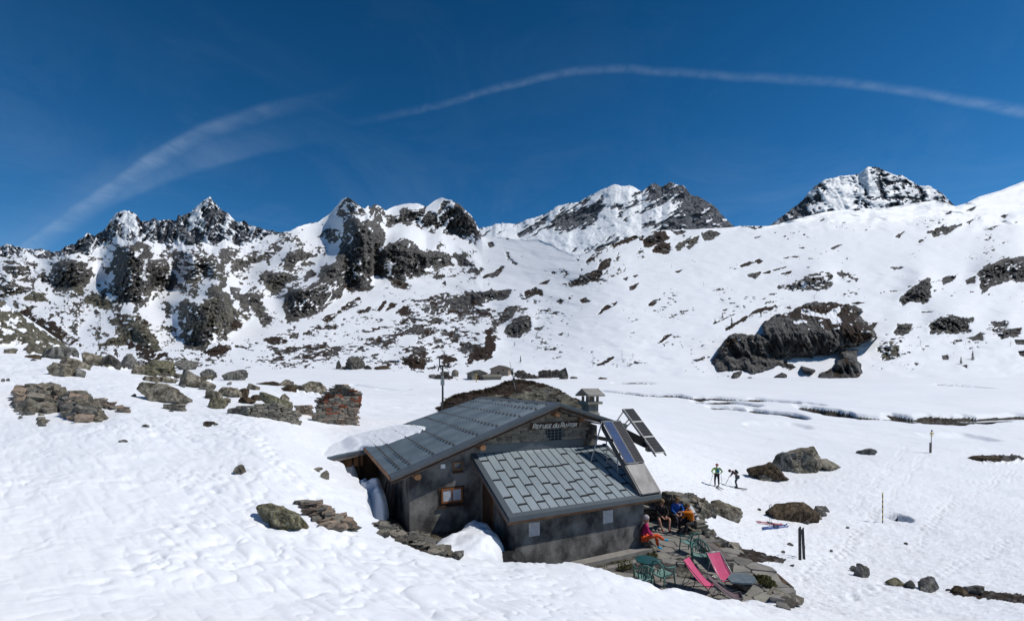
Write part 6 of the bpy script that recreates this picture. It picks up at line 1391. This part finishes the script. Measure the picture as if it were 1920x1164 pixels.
# round table
p = PZ(1213, 1090, TZ+.03); t = empty('round_table', p, 'small round dark green table beside the kerb', 'table')
m = MB(); n = 28; rr_ = .36
m.add([(rr_*math.cos(2*math.pi*i/n), rr_*math.sin(2*math.pi*i/n), z) for z in (.68, .71) for i in range(n)], [tuple(range(n-1, -1, -1)), tuple(range(n, 2*n))]+[(i, (i+1) % n, (i+1) % n+n, i+n) for i in range(n)]); m.build('table_top', M_TEAL, t)
MB().tube([(0, 0, .70), (0, 0, .2)], .03, 8).build('pole', M_STONER, t)
for k in range(4):
    a = R(45+90*k); MB().tube([(.12*math.cos(a), .12*math.sin(a), .68), (.2*math.cos(a), .2*math.sin(a), .35), (.28*math.cos(a), .28*math.sin(a), 0)], .016, 6).build('leg', M_TEAL, t)
# deckchairs
M_PINK = simple('pink_canvas', (.50, .07, .16), (.62, .11, .22), 3, .85, .15, 50); M_MAUVE = simple('grey_mauve_canvas', (.11, .075, .085), (.16, .115, .125), 3, .85, .15, 50)
M_ALU = simple('deckchair_tube', (.45, .45, .43), (.6, .6, .58), 5, .4, metal=.5)
def deckchair(u, v, rz, label, cloth, frame, s=1.0, w=.52):
    """sling deckchair; the sitter would look towards local -Y"""
    p = PZ(u, v, TZ+.03); t = empty('deckchair', p, label, 'deckchair', 'deckchairs on the terrace', rz)
    top = (0, .46, .95); low = (0, -.55, .34)
    m = MB(); n = 12; V_, F_ = [], []
    for i in range(n+1):
        f = i/n; y = .46*(1-f)**2+2*f*(1-f)*(-.34)-.57*f*f; z = .95*(1-f)**2+2*f*(1-f)*.0+.36*f*f
        for j in range(5):
            x = -w/2+w*j/4; V_.append((x*(1-.0*f), y, max(z-.02*math.cos(x/w*3), .12)))
    for i in range(n):
        for j in range(4): a = i*5+j; F_.append((a, a+1, a+6, a+5))
    k = len(V_); m.add(V_+[(x, y, z-.008) for x, y, z in V_], F_+[tuple(q+k for q in reversed(f)) for f in F_], True); m.build('sling', cloth, t)
    for sx in (-1, 1):
        x = sx*w/2*1.03; MB().tube([(x, .48, .97), (x, -.62, .02)], .014, 6).build('long_rail', frame, t)
        x = sx*w/2*.93; MB().tube([(x, -.57, .36), (x, .42, .02)], .014, 6).build('cross_rail', frame, t)
        x = sx*w/2*1.08; MB().tube([(x, .22, .74), (x, .5, .02)], .011, 6).build('prop_rail', frame, t)
    for (y, z) in ((.48, .96), (-.56, .35)): MB().tube([(-w/2*1.05, y, z), (w/2*1.05, y, z)], .015, 6).build('crossbar', frame, t)
    for (y, z) in ((-.6, .02), (.42, .02), (.5, .03)): MB().tube([(-w/2*1.05, y, z), (w/2*1.05, y, z)], .012, 6).build('foot_bar', frame, t)
    return t
deckchair(1353, 1092, R(12), 'pink deckchair with wide sling, farther of the two pink ones', M_PINK, M_ALU, w=.56).scale = (.86,)*3
deckchair(1310, 1104, R(42), 'pink deckchair turned sideways, nearer of the two pink ones', M_PINK, M_METALD, w=.46).scale = (.88,)*3
deckchair(1356, 1127, R(74), 'faded mauve-grey deckchair at the snow edge', M_MAUVE, M_METALD).scale = (.86, .86, .72)
# slab bench (long plank) and blocks
a = PZ(1322, 1018, TZ+.42); b = PZ(1362, 1050, TZ+.42)
bt = empty('plank_bench', (a+b)/2+Vector((0, 0, -.42)), 'long grey wooden plank bench on stone blocks at the right side of the terrace', 'bench')
c0 = Vector(bt.location)
for k in range(2): off_ = (b-a).cross(Vector((0, 0, 1))).normalized()*(.14*(k*2-1)); MB().bar(a+off_-c0, b+off_-c0, .26, .07).build('plank', M_WOODG, bt)
for f in (.06, .94): q = a.lerp(b, f); o = link('support_stone', stone_mesh(71+int(f*10)), M_STONE, bt, loc=q-c0+Vector((0, 0, -.22)), scale=(.5, .4, .4))
# round stone table: slab on a drum of rock
p = PZ(1391, 1106, TZ); st_ = empty('stone_table', p, 'blue slate slab resting on a dark round stone drum', 'table')
o = link('drum', rock_mesh(910, (.95, .85, .5), 4, 6, .05, 'drum'), M_ROCKF, st_, loc=(0, 0, .18)); n = 9
m = MB(); rr2 = [.62, .55, .66, .58, .6, .7, .56, .62, .6]; r3 = [(rr2[i]*math.cos(2*math.pi*i/n), rr2[i]*.78*math.sin(2*math.pi*i/n)) for i in range(n)]
m.add([(x, y, z) for z in (.42, .48) for x, y in r3], [tuple(range(n-1, -1, -1)), tuple(range(n, 2*n))]+[(i, (i+1) % n, (i+1) % n+n, i+n) for i in range(n)]); m.build('slab', M_SLATE, st_, rot=(.02, -.03, .2))
st_.scale = (.72, .72, .8)
# flat stone seats at the back wall and by the annex corner
q = PZ(1216, 1032, TZ); o = link('seat_stone', rock_mesh(912, (.5, .5, .62), 3, 9, .08, 'seat_stone'), M_ROCK, loc=q+Vector((0.05, .05, .18))); props(o, 'upright stone seat against the annex corner under the pink jacket', 'stone')
o = link('slab', stone_mesh(77), M_SLATE, loc=PX(1262, 936, 21.2), scale=(1.5, 1.0, .12)); props(o, 'grey flat slab lying on top of the terrace wall', 'slab')
o = link('slab', stone_mesh(79), M_SLAB, loc=PX(1226, 948, 20.9), scale=(1.3, .8, .14)); props(o, 'tan flat slab on the wall next to the annex eaves', 'slab')
q = PZ(1297, 1003, TZ); o = link('seat_stone', rock_mesh(914, (.9, .7, .45), 3, 9, .08, 'seat_stone'), M_ROCK, loc=q+Vector((0, .3, .1))); props(o, 'brown block of stone under the person in orange', 'stone')
o = link('bench_slab', stone_mesh(78), M_STONE, loc=PZ(1248, 976, TZ)+Vector((0, .45, .36)), rot=(0, 0, .12), scale=(2.4, .5, .16)); props(o, 'long stone seat at the foot of the terrace wall', 'bench')
# ================================================================== people
M_SKIN = simple('skin', (.42, .22, .15), (.5, .28, .2), 9, .6)
def skin_obj(name, verts, edges, radii, mat, parent, sub=1):
    me = bpy.data.meshes.new(name); me.from_pydata([tuple(v) for v in verts], edges, []); me.update()
    o = link(name, me, mat, parent)
    md = o.modifiers.new('skin', 'SKIN'); md.use_smooth_shade = True; md.branch_smoothing = .4
    if not me.skin_vertices: me.skin_vertices.new()
    for sv, r_ in zip(me.skin_vertices[0].data, radii):
        sv.radius = (r_, r_) if not isinstance(r_, tuple) else r_
    me.skin_vertices[0].data[0].use_root = True
    ss = o.modifiers.new('subsurf', 'SUBSURF'); ss.levels = sub; ss.render_levels = sub
    return o
class G:      # little graph builder
    def __init__(s): s.v = []; s.e = []; s.r = []
    def add(s, p, r, prev=None): s.v.append(Vector(p)); s.r.append(r); i = len(s.v)-1; (prev is not None) and s.e.append((prev, i)); return i
    def chain(s, pts, prev=None):
        for p, r in pts: prev = s.add(p, r, prev)
        return prev
def lerp(a, b, f): return Vector(a).lerp(Vector(b), f)
def person(loc, rz, J, label, top, legs, shoes, hat=None, sleeves=True, shorts=False, pack=None, hatkind='cap', extra=None):
    """J: joints in body space (x right, y forwards, z up from the ground)"""
    t = empty('person', loc, label, 'person', None, rz)
    pel, che, nk, hd = [Vector(J[k]) for k in ('pelvis', 'chest', 'neck', 'head')]
    g = G(); p0 = g.add(pel, (.13, .1)); c = g.add(lerp(pel, che, .5), (.12, .095), p0); c = g.add(che, (.145, .1), c); n_ = g.add(nk, .055, c)
    fw = Vector(J.get('face', (0, 1, 0))).normalized(); upv = (hd-nk).normalized()
    g.chain([(hd-upv*.03, .075), (hd+upv*.07, .085), (hd+upv*.12, .06)], n_)
    nose = g.add(hd+fw*.10+upv*.005, .016, len(g.v)-3)
    for sx in ('L', 'R'):
        sh, el_, wr, hn = [Vector(J[k+sx]) for k in ('sh', 'el', 'wr', 'ha')]
        e = g.chain([(sh, .055), (lerp(sh, el_, .5), .046), (el_, .038), (lerp(el_, wr, .4), .036), (wr, .025)], c)
        pm = g.add(lerp(wr, hn, .8), (.038, .018), e)
        d = (hn-wr).normalized(); s_ = d.cross(Vector((0, 0, 1))); s_ = s_.normalized() if s_.length > .1 else Vector((1, 0, 0)); dn = s_.cross(d).normalized()
        if dn.z > 0: dn = -dn
        for k, (o_, L) in enumerate(((-.03, .065), (-.01, .075), (.01, .07), (.03, .055))):
            b_ = hn+s_*o_; g.chain([(b_, .009), (b_+d*L*.5+dn*.01, .0085), (b_+d*L*.8+dn*.035, .007)], pm)
        g.chain([(wr+d*.03+s_*.035, .011), (wr+d*.07+s_*.05+dn*.01, .009)], e)
        hp_, kn, an, to = [Vector(J[k+sx]) for k in ('hip', 'kn', 'an', 'to')]
        g.chain([(hp_, .085), (lerp(hp_, kn, .5), .072), (kn, .052), (lerp(kn, an, .35), .052), (an, .036), (lerp(an, to, .6), (.036, .028)), (to, (.032, .02))], p0)
    skin_obj('body', g.v, g.e, g.r, M_SKIN, t)
    for s_ in (-1, 1):      # eyes
        sd_ = fw.cross(upv).normalized(); MB().box(tuple(hd+fw*.083+sd_*.032*s_+upv*.03), (.022, .022, .012)).build('eye', M_BLACK, t)
        MB().box(tuple(hd+sd_*.088*s_+upv*.01), (.02, .03, .05)).build('ear', M_SKIN, t)
    MB().box(tuple(hd+fw*.086-upv*.045), (.045, .02, .01)).build('mouth', M_ORANGE, t)
    # clothes follow the limbs
    g = G(); p0 = g.add(lerp(pel, che, .0), (.155, .125)); c = g.add(lerp(pel, che, .5), (.15, .12), p0); c = g.add(che, (.172, .125), c); g.add(nk-(nk-che)*.15, .075, c)
    for sx in ('L', 'R'):
        sh, el_, wr = [Vector(J[k+sx]) for k in ('sh', 'el', 'wr')]
        e = g.chain([(sh, .075), (lerp(sh, el_, .5), .062), (el_, .055)], c)
        if sleeves is True: g.chain([(lerp(el_, wr, .5), .05), (lerp(el_, wr, .92), .04)], e)
    skin_obj('jacket', g.v, g.e, g.r, top, t)
    g = G(); p0 = g.add(pel-Vector((0, 0, .02)), (.15, .12))
    for sx in ('L', 'R'):
        hp_, kn, an = [Vector(J[k+sx]) for k in ('hip', 'kn', 'an')]
        e = g.chain([(hp_, .103), (lerp(hp_, kn, .5), .09)], p0)
        if shorts: g.chain([(lerp(hp_, kn, .72), .082)], e)
        else: g.chain([(kn, .07), (lerp(kn, an, .4), .067), (lerp(kn, an, .9), .052)], e)
    skin_obj('shorts' if shorts else 'trousers', g.v, g.e, g.r, legs, t)
    for sx in ('L', 'R'):
        an, to = Vector(J['an'+sx]), Vector(J['to'+sx]); g = G(); g.chain([(an+Vector((0, 0, .07)), .05), (an, .055), (lerp(an, to, .55), (.05, .042)), (to, (.046, .032))])
        skin_obj('shoe', g.v, g.e, g.r, shoes, t)
    # hair, cap or helmet as a shell over the skull
    bm = bmesh.new(); bmesh.ops.create_uvsphere(bm, u_segments=14, v_segments=10, radius=.118)
    cut = -.02 if hatkind != 'hood' else -.07
    bmesh.ops.delete(bm, geom=[v for v in bm.verts if v.co.z < cut], context='VERTS')
    for v in bm.verts: v.co.y = v.co.y*1.08
    me = bpy.data.meshes.new('cap'); bm.to_mesh(me); bm.free(); me.polygons.foreach_set('use_smooth', [True]*len(me.polygons))
    zq = upv.to_track_quat('Z', 'Y'); o = link({'cap': 'cap', 'hair': 'hair', 'hood': 'hat', 'helmet': 'hat'}[hatkind], me, hat, t, loc=hd+upv*.045-fw*.012); o.rotation_mode = 'QUATERNION'; o.rotation_quaternion = zq
    sol = o.modifiers.new('thick', 'SOLIDIFY'); sol.thickness = .008
    if hatkind == 'cap': MB().box((0, 0, 0), (.13, .09, .012)).build('cap_peak', hat, t, loc=hd+fw*.13+upv*.065)
    if pack:
        bk = lerp(pel, che, .75)-(fw-upv*fw.dot(upv)).normalized()*.20 if not J.get('backv') else lerp(pel, che, .7)+Vector(J['backv'])*.2
        g = G(); ax_ = (che-pel).normalized(); g.chain([(bk-ax_*.2, (.14, .1)), (bk, (.16, .115)), (bk+ax_*.2, (.12, .09))])
        skin_obj('backpack', g.v, g.e, g.r, pack, t)
    if extra: extra(t)
    return t
def seated(**k):
    J = dict(pelvis=(0, 0, .50), chest=(0, .10, .86), neck=(0, .15, 1.04), head=(0, .20, 1.17), face=(0, .8, -.35), shL=(-.19, .12, .96), shR=(.19, .12, .96), elL=(-.26, .26, .74), elR=(.26, .26, .74), wrL=(-.10, .42, .62), wrR=(.10, .42, .62), haL=(-.05, .48, .57), haR=(.05, .48, .57),
             hipL=(-.10, .04, .47), hipR=(.10, .04, .47), knL=(-.2, .46, .50), knR=(.2, .46, .50), anL=(-.18, .50, .10), anR=(.18, .50, .10), toL=(-.2, .66, .04), toR=(.2, .66, .04)); J.update(k); return J
M_BLKC = fabric('black_jersey', (.012, .012, .014)); M_BLUEC = fabric('bright_blue_jacket', (.015, .10, .42)); M_ORGC = fabric('orange_jumper', (.68, .19, .01)); M_PNKC = fabric('raspberry_jacket', (.42, .015, .12)); M_GRYC = fabric('grey_trousers', (.05, .05, .07)); M_DRKC = fabric('dark_trousers', (.02, .018, .02)); M_ORT = fabric('orange_red_trousers', (.7, .09, .02)); M_CRIM = fabric('crimson_trousers', (.22, .01, .03)); M_CYAN = simple('cyan_boot', (.01, .33, .55), (.02, .42, .66), 5, .5); M_HAIR = simple('light_brown_hair', (.1, .06, .03), (.2, .13, .07), 20, .8); M_HAIRD = simple('dark_hair', (.015, .01, .008), (.035, .022, .015), 20, .8); M_GREYH = simple('grey_knit_hat', (.25, .24, .25), (.45, .4, .42), 30, .9); M_REDH = simple('red_helmet', (.25, .015, .03), (.32, .025, .04), 5, .4); M_BOOT = simple('red_brown_shoe', (.12, .03, .03), (.2, .06, .05), 6, .7); M_WBOOT = simple('grey_white_boot', (.35, .35, .37), (.5, .5, .52), 6, .5)
s0_ = PZ(1237, 989, TZ+.02)
person(s0_, R(-172), seated(knL=(-.24, .44, .52), knR=(.24, .44, .52), anL=(-.14, .56, .1), anR=(.16, .54, .1), toL=(-.16, .72, .04), toR=(.18, .70, .04)), 'person in black top and shorts sitting by the stone wall, hands between bare knees', M_BLKC, M_BLKC, M_BOOT, M_HAIR, shorts=True, hatkind='hair')
person(PZ(1267, 984, TZ+.02), R(178), seated(anR=(.12, .66, .1), toR=(.10, .82, .05), knR=(.14, .5, .5), anL=(-.2, .46, .1), elL=(-.27, .2, .74)), 'person in a bright blue jacket and grey trousers sitting against the stone wall', M_BLUEC, M_GRYC, M_WBOOT, M_HAIR, hatkind='cap')
person(PZ(1297, 1000, TZ+.0), R(110), seated(pelvis=(0, 0, .46), elL=(-.14, .36, .98), wrL=(-.06, .62, 1.0), haL=(-.04, .70, 1.0), elR=(.26, .12, .72), wrR=(.18, .36, .62), haR=(.15, .43, .60), face=(0, 1, -.1)), 'person in an orange jumper sitting side-on with one arm stretched towards the others', M_ORGC, M_DRKC, M_BLACK, M_HAIR, hatkind='hair')
person(PZ(1206, 1030, TZ+.05), R(-100), seated(knR=(.05, .50, .60), anR=(-.12, .80, .36), toR=(-.14, .95, .40), knL=(-.12, .48, .50), anL=(-.06, .56, .1), toL=(-.06, .72, .06), face=(0, 1, 0), head=(0, .12, 1.18), elL=(-.24, .14, .74), elR=(.24, .14, .74), wrL=(-.1, .34, .6), wrR=(.1, .34, .6)), 'person in raspberry jacket, orange trousers and cyan boots leaning on the annex corner', M_PNKC, M_ORT, M_CYAN, M_GREYH, hatkind='hood')
M_GRNC = simple('lime_and_dark_jersey', (.05, .10, .02), (.25, .5, .03), 3, .8, contrast=(.45, .5)); M_PACKB = simple('blue_green_backpack', (.01, .10, .2), (.04, .16, .12), 5, .7); M_BLKP = fabric('black_ski_trousers', (.01, .01, .012)); M_SLATEC = fabric('slate_ski_trousers', (.04, .055, .07)); M_DKJ = fabric('dark_maroon_jacket', (.03, .015, .025))
def ski_pair(parent, w=.22, L=1.65, mat=None, name='ski'):
    for s_ in (-1, 1): MB().bar((s_*w/2, -.75, .02), (s_*w/2, L-.75, .02), .09, .018).tube([(s_*w/2, L-.76, .02), (s_*w/2, L-.66, .09)], .03, 5).build(name, mat or M_BLACK, parent)
def pole_x(a, b):
    def f(t):
        for p_, q_ in zip(a, b): MB().tube([p_, q_], .011, 5).build('ski_pole', M_METALD, t)
    return f
p = march(1344, 914); print('skier', p)
def ex1(t): ski_pair(t, .26); pole_x([(-.3, -.02, .98), (.3, -.02, .98)], [(-.42, .3, .02), (.5, .2, .02)])(t)
person(p, R(0), dict(pelvis=(0, 0, .98), chest=(0, 0, 1.32), neck=(0, .0, 1.5), head=(.02, .02, 1.62), face=(.1, 1, 0), shL=(-.19, 0, 1.44), shR=(.19, 0, 1.44), elL=(-.42, -.06, 1.22), elR=(.40, -.06, 1.2), wrL=(-.26, .0, 1.03), wrR=(.27, .0, 1.03), haL=(-.20, .03, 1.0), haR=(.2, .03, 1.0),
    hipL=(-.10, 0, .93), hipR=(.10, 0, .93), knL=(-.13, .03, .52), knR=(.15, .03, .52), anL=(-.13, 0, .11), anR=(.15, 0, .11), toL=(-.13, .17, .06), toR=(.15, .17, .06)), 'skier with lime jersey, blue backpack and red hat seen from behind', M_GRNC, M_BLKP, M_BLACK, M_REDH, pack=M_PACKB, hatkind='helmet', extra=ex1).scale = (.93,)*3
p = march(1381, 916)
def ex2(t):
    ski_pair(t, .24); MB().tube([(.12, .52, .84), (.1, .85, .02)], .011, 5).build('ski_pole', M_METALD, t); MB().tube([(-.1, .5, .84), (-.05, .9, .02)], .011, 5).build('ski_pole', M_METALD, t)
person(p, R(55), dict(pelvis=(0, -.08, .92), chest=(0, .16, 1.22), neck=(0, .34, 1.30), head=(0, .45, 1.30), face=(0, .7, -.6), shL=(-.18, .26, 1.27), shR=(.18, .26, 1.27), elL=(-.24, .34, 1.03), elR=(.24, .34, 1.03), wrL=(-.1, .46, .88), wrR=(.1, .46, .88), haL=(-.08, .52, .85), haR=(.08, .52, .85),
    hipL=(-.10, -.06, .88), hipR=(.10, -.06, .88), knL=(-.12, .05, .50), knR=(.12, .1, .50), anL=(-.12, -.08, .11), anR=(.12, .02, .11), toL=(-.12, .1, .06), toR=(.12, .2, .06), backv=(0, -.45, .85)), 'dark-clothed skier with backpack bending forward over the poles', M_DKJ, M_SLATEC, M_BLACK, M_HAIRD, pack=M_BLKC, hatkind='hood', extra=ex2).scale = (.93,)*3
# ================================================================== skis, poles and signs
M_WSKI = simple('white_ski', (.62, .64, .66), (.8, .8, .8), 4, .4); M_RSKI = simple('red_ski', (.35, .03, .05), (.5, .06, .08), 4, .4); M_BSKI = simple('blue_ski', (.02, .06, .25), (.05, .12, .4), 4, .4); M_KSKI = simple('black_ski', (.01, .01, .012), (.03, .03, .035), 6, .35)
def ski(a, b, mat, w, label, name='ski', group=None, upv=(0, 0, 1), binding=True):
    a = Vector(a); b = Vector(b); t = empty(name, a, label, 'ski', group); d = b-a; L = d.length; d.normalize()
    m = MB(); m.bar((0, 0, 0), d*(L-.12), w, .018, up=upv)
    u_ = Vector(upv); r_ = d.cross(u_).normalized(); u_ = r_.cross(d)
    m.hexa([d*(L-.12)-r_*w/2-u_*.009, d*(L-.12)+r_*w/2-u_*.009, d*L+r_*w*.2+u_*.05, d*L-r_*w*.2+u_*.05, d*(L-.12)-r_*w/2+u_*.009, d*(L-.12)+r_*w/2+u_*.009, d*L+r_*w*.2+u_*.065, d*L-r_*w*.2+u_*.065]); m.build('ski_blade', mat, t)
    if binding:
        m = MB(); m.bar(d*L*.42+u_*.035, d*L*.5+u_*.035, .07, .05, up=upv); m.bar(d*L*.56+u_*.03, d*L*.61+u_*.03, .06, .04, up=upv); m.build('binding', M_METALD, t)
    return t
pa = march(1500, 1054); pb = march(1507, 1053)
ski(pa+Vector((0, 0, -.2)), pa+Vector((.02, .05, 1.45)), M_KSKI, .12, 'left of two black skis planted upright in the snow', upv=(-.1, -1, 0)); ski(pb+Vector((0.02, 0, -.2)), pb+Vector((-.02, .05, 1.38)), M_KSKI, .12, 'right of two black skis planted upright in the snow', upv=(.1, -1, 0))
for o_ in (pa+Vector((.02, -.02, 1.35)), pb+Vector((-.03, -.02, 1.27))):
    pass
def lay(u0, v0, u1, v1): a = march(u0, v0); b = march(u1, v1); return a+Vector((0, 0, .05)), b+Vector((0, 0, .05))
for (c_, mt, lab) in (((1418, 978, 1466, 985), M_RSKI, 'red ski lying on trodden snow, upper of the red pair'), ((1420, 981, 1468, 988), M_RSKI, 'red ski lying on trodden snow, lower of the red pair'), ((1430, 992, 1476, 986), M_BSKI, 'blue ski lying on trodden snow, upper of the blue pair'), ((1430, 994, 1478, 989), M_BSKI, 'blue ski lying on trodden snow, lower of the blue pair')):
    a, b = lay(*c_); ski(a, b, mt, .09, lab)
a = PX(1316, 986, 18.9); b = PX(1293, 945, 19.3)
ski(Vector((a.x, a.y, a.z)), Vector((b.x+.0, b.y-.0, b.z)), M_WSKI, .13, 'white ski leaning against the terrace wall', upv=(.2, -1, .3))
for k, (u, v, lab) in enumerate(((1443, 986, 'ski pole stuck upright in snow by the red skis, left one'), (1446, 985, 'ski pole stuck upright in snow by the red skis, right one'))):
    p = march(u, v); t = empty('ski_pole', p, lab, 'ski pole'); MB().tube([(0, 0, -.1), (.01, .03, 1.1)], .009, 5).build('shaft', M_METALD, t); MB().tube([(.01, .03, .98), (.01, .03, 1.14)], .018, 6).build('grip', M_BLACK, t)
def striped_pole(u, v, hpx, label, rad=.028, n=12):
    p = march(u, v); h = hpx/F*p.y; t = empty('marker_pole', p, label, 'pole')
    MB().tube([(0, 0, -.3), (0, 0, 0)], rad, 7).build('pole_foot', M_YEL, t)
    for i in range(n): MB().tube([(0, 0, h*i/n), (0, 0, h*(i+1)/n)], rad, 7).build('band', M_YEL if i % 2 else M_BLACK, t)
    return t
M_YEL = simple('yellow_paint', (.55, .38, .03), (.68, .5, .06), 6, .6)
striped_pole(1655, 981, 57, 'black and yellow banded marker pole standing beside the melt hollow')
striped_pole(893, 717, 19, 'pale yellow and black marker pole in front of the far gabled hut', rad=.13, n=7)
# signpost
p = march(1746, 850); t = empty('signpost', p, 'thin signpost with two small yellow arrow boards on the snowfield', 'signpost')
k = 42/F*p.y
MB().tube([(0, 0, -.2), (.02, 0, k)], .03, 7).build('post', M_METALD, t); MB().bar((-.09, 0, -.1), (-.06, 0, k*.45), .16, .12).build('wooden_stake', M_WOODG, t)
MB().box((.02, -.045, k*.86), (.42, .025, .13)).build('sign_board', M_YEL, t); MB().box((.04, -.045, k*.98), (.12, .04, .16)).build('top_plate', M_BLACK, t); MB().box((.02, -.045, k*.77), (.2, .025, .08)).build('sign_board', M_YEL, t)
# wind turbine and weather mast behind the roof
p = PX(830, 757, 27.5); t = empty('wind_turbine', p+Vector((0, 0, -.6)), 'dark mast with small wind turbine and grey switch box behind the roof', 'mast'); s = 27.5/F
MB().tube([(0, 0, 0), (0, 0, .6+(757-688)*s)], [.07, .05], 8).build('mast', M_METALD, t); z_ = .6+(757-717)*s
MB().box((.01, -.1, z_), (.22, .2, .34)).build('switch_box', M_METAL, t); MB().box((.01, -.09, z_+.32), (.12, .16, .2)).build('switch_box', M_METAL, t)
zt = .6+(757-686)*s
MB().bar((-.18, 0, zt), (.3, 0, zt), .12, .13).build('nacelle', M_METALD, t); MB().hexa([Vector(q) for q in ((.28, -.01, zt-.04), (.42, -.01, zt-.1), (.42, .01, zt-.1), (.28, .01, zt-.04), (.28, -.01, zt+.04), (.44, -.01, zt+.2), (.44, .01, zt+.2), (.28, .01, zt+.04))]).build('tail_fin', M_METALD, t)
for a_ in (95, 215, 335): MB().bar((-.2, 0, zt), (-.2+.28*math.cos(R(a_))*.5, .1, zt+.55*math.sin(R(a_))), .07, .014, up=(0, 1, 0)).build('rotor_blade', M_METALD, t)
MB().bar((-.5, 0, zt-.12), (.2, 0, zt-.02), .03, .03).build('boom', M_METALD, t); MB().tube([(-.5, 0, zt-.12), (-.5, 0, zt+.08)], .03, 6).build('sensor', M_METALD, t)
MB().tube([(.05, 0, zt+.05), (.9, .3, zt-.9)], .012, 5).build('guy_wire', M_METALD, t)
# antenna pole on the knoll
p = PX(969, 736, 33.2); s = 33.2/F; t = empty('antenna_pole', p, 'thin leaning antenna pole standing on the knoll behind the roof ridge', 'pole')
MB().tube([(0, 0, -.3), (-13*s, 0, 58*s)], [.035, .018], 7).build('pole', M_METAL, t); MB().tube([(-5.5*s, -.05, 22*s), (-5.5*s, -.05, 29*s)], [.14, .05], 8).build('sensor', M_METALD, t)
MB().tube([(-8*s, 0, 33*s), (-9*s, 0, 42*s)], .1, 7).build('sensor', M_METALD, t)
# ice-edged water in the cut channels
for i, (pts, hw, dp) in enumerate(SP):
    if hw < .55 or i in (6,): continue
    m = MB(); v_ = []
    for k_, (x, y) in enumerate(pts):
        z_ = gnd(x, y)-.0
        zz = float(z_smooth(np.array([x]), np.array([y]))[0])-dp*.86
        v_.append((x, y, zz))
    # water ribbon
    vs, fs = [], []
    for k_, q_ in enumerate(v_):
        vs += [(q_[0], q_[1]-hw*1.3, q_[2]), (q_[0], q_[1]+hw*1.3, q_[2])]
        if k_: n_ = len(vs); fs.append((n_-4, n_-2, n_-1, n_-3))
    o = mesh_from('stream_water', vs, fs); o = link('stream_water', o, M_WATER) if 'M_WATER' in globals() else None
    if o is None:
        M_WATER = simple('stream_water', (.02, .028, .03), (.035, .045, .05), 1, .08, spec=.6); me_ = mesh_from('stream_water', vs, fs); o = link('stream_water', me_, M_WATER)
    props(o, kind='structure')
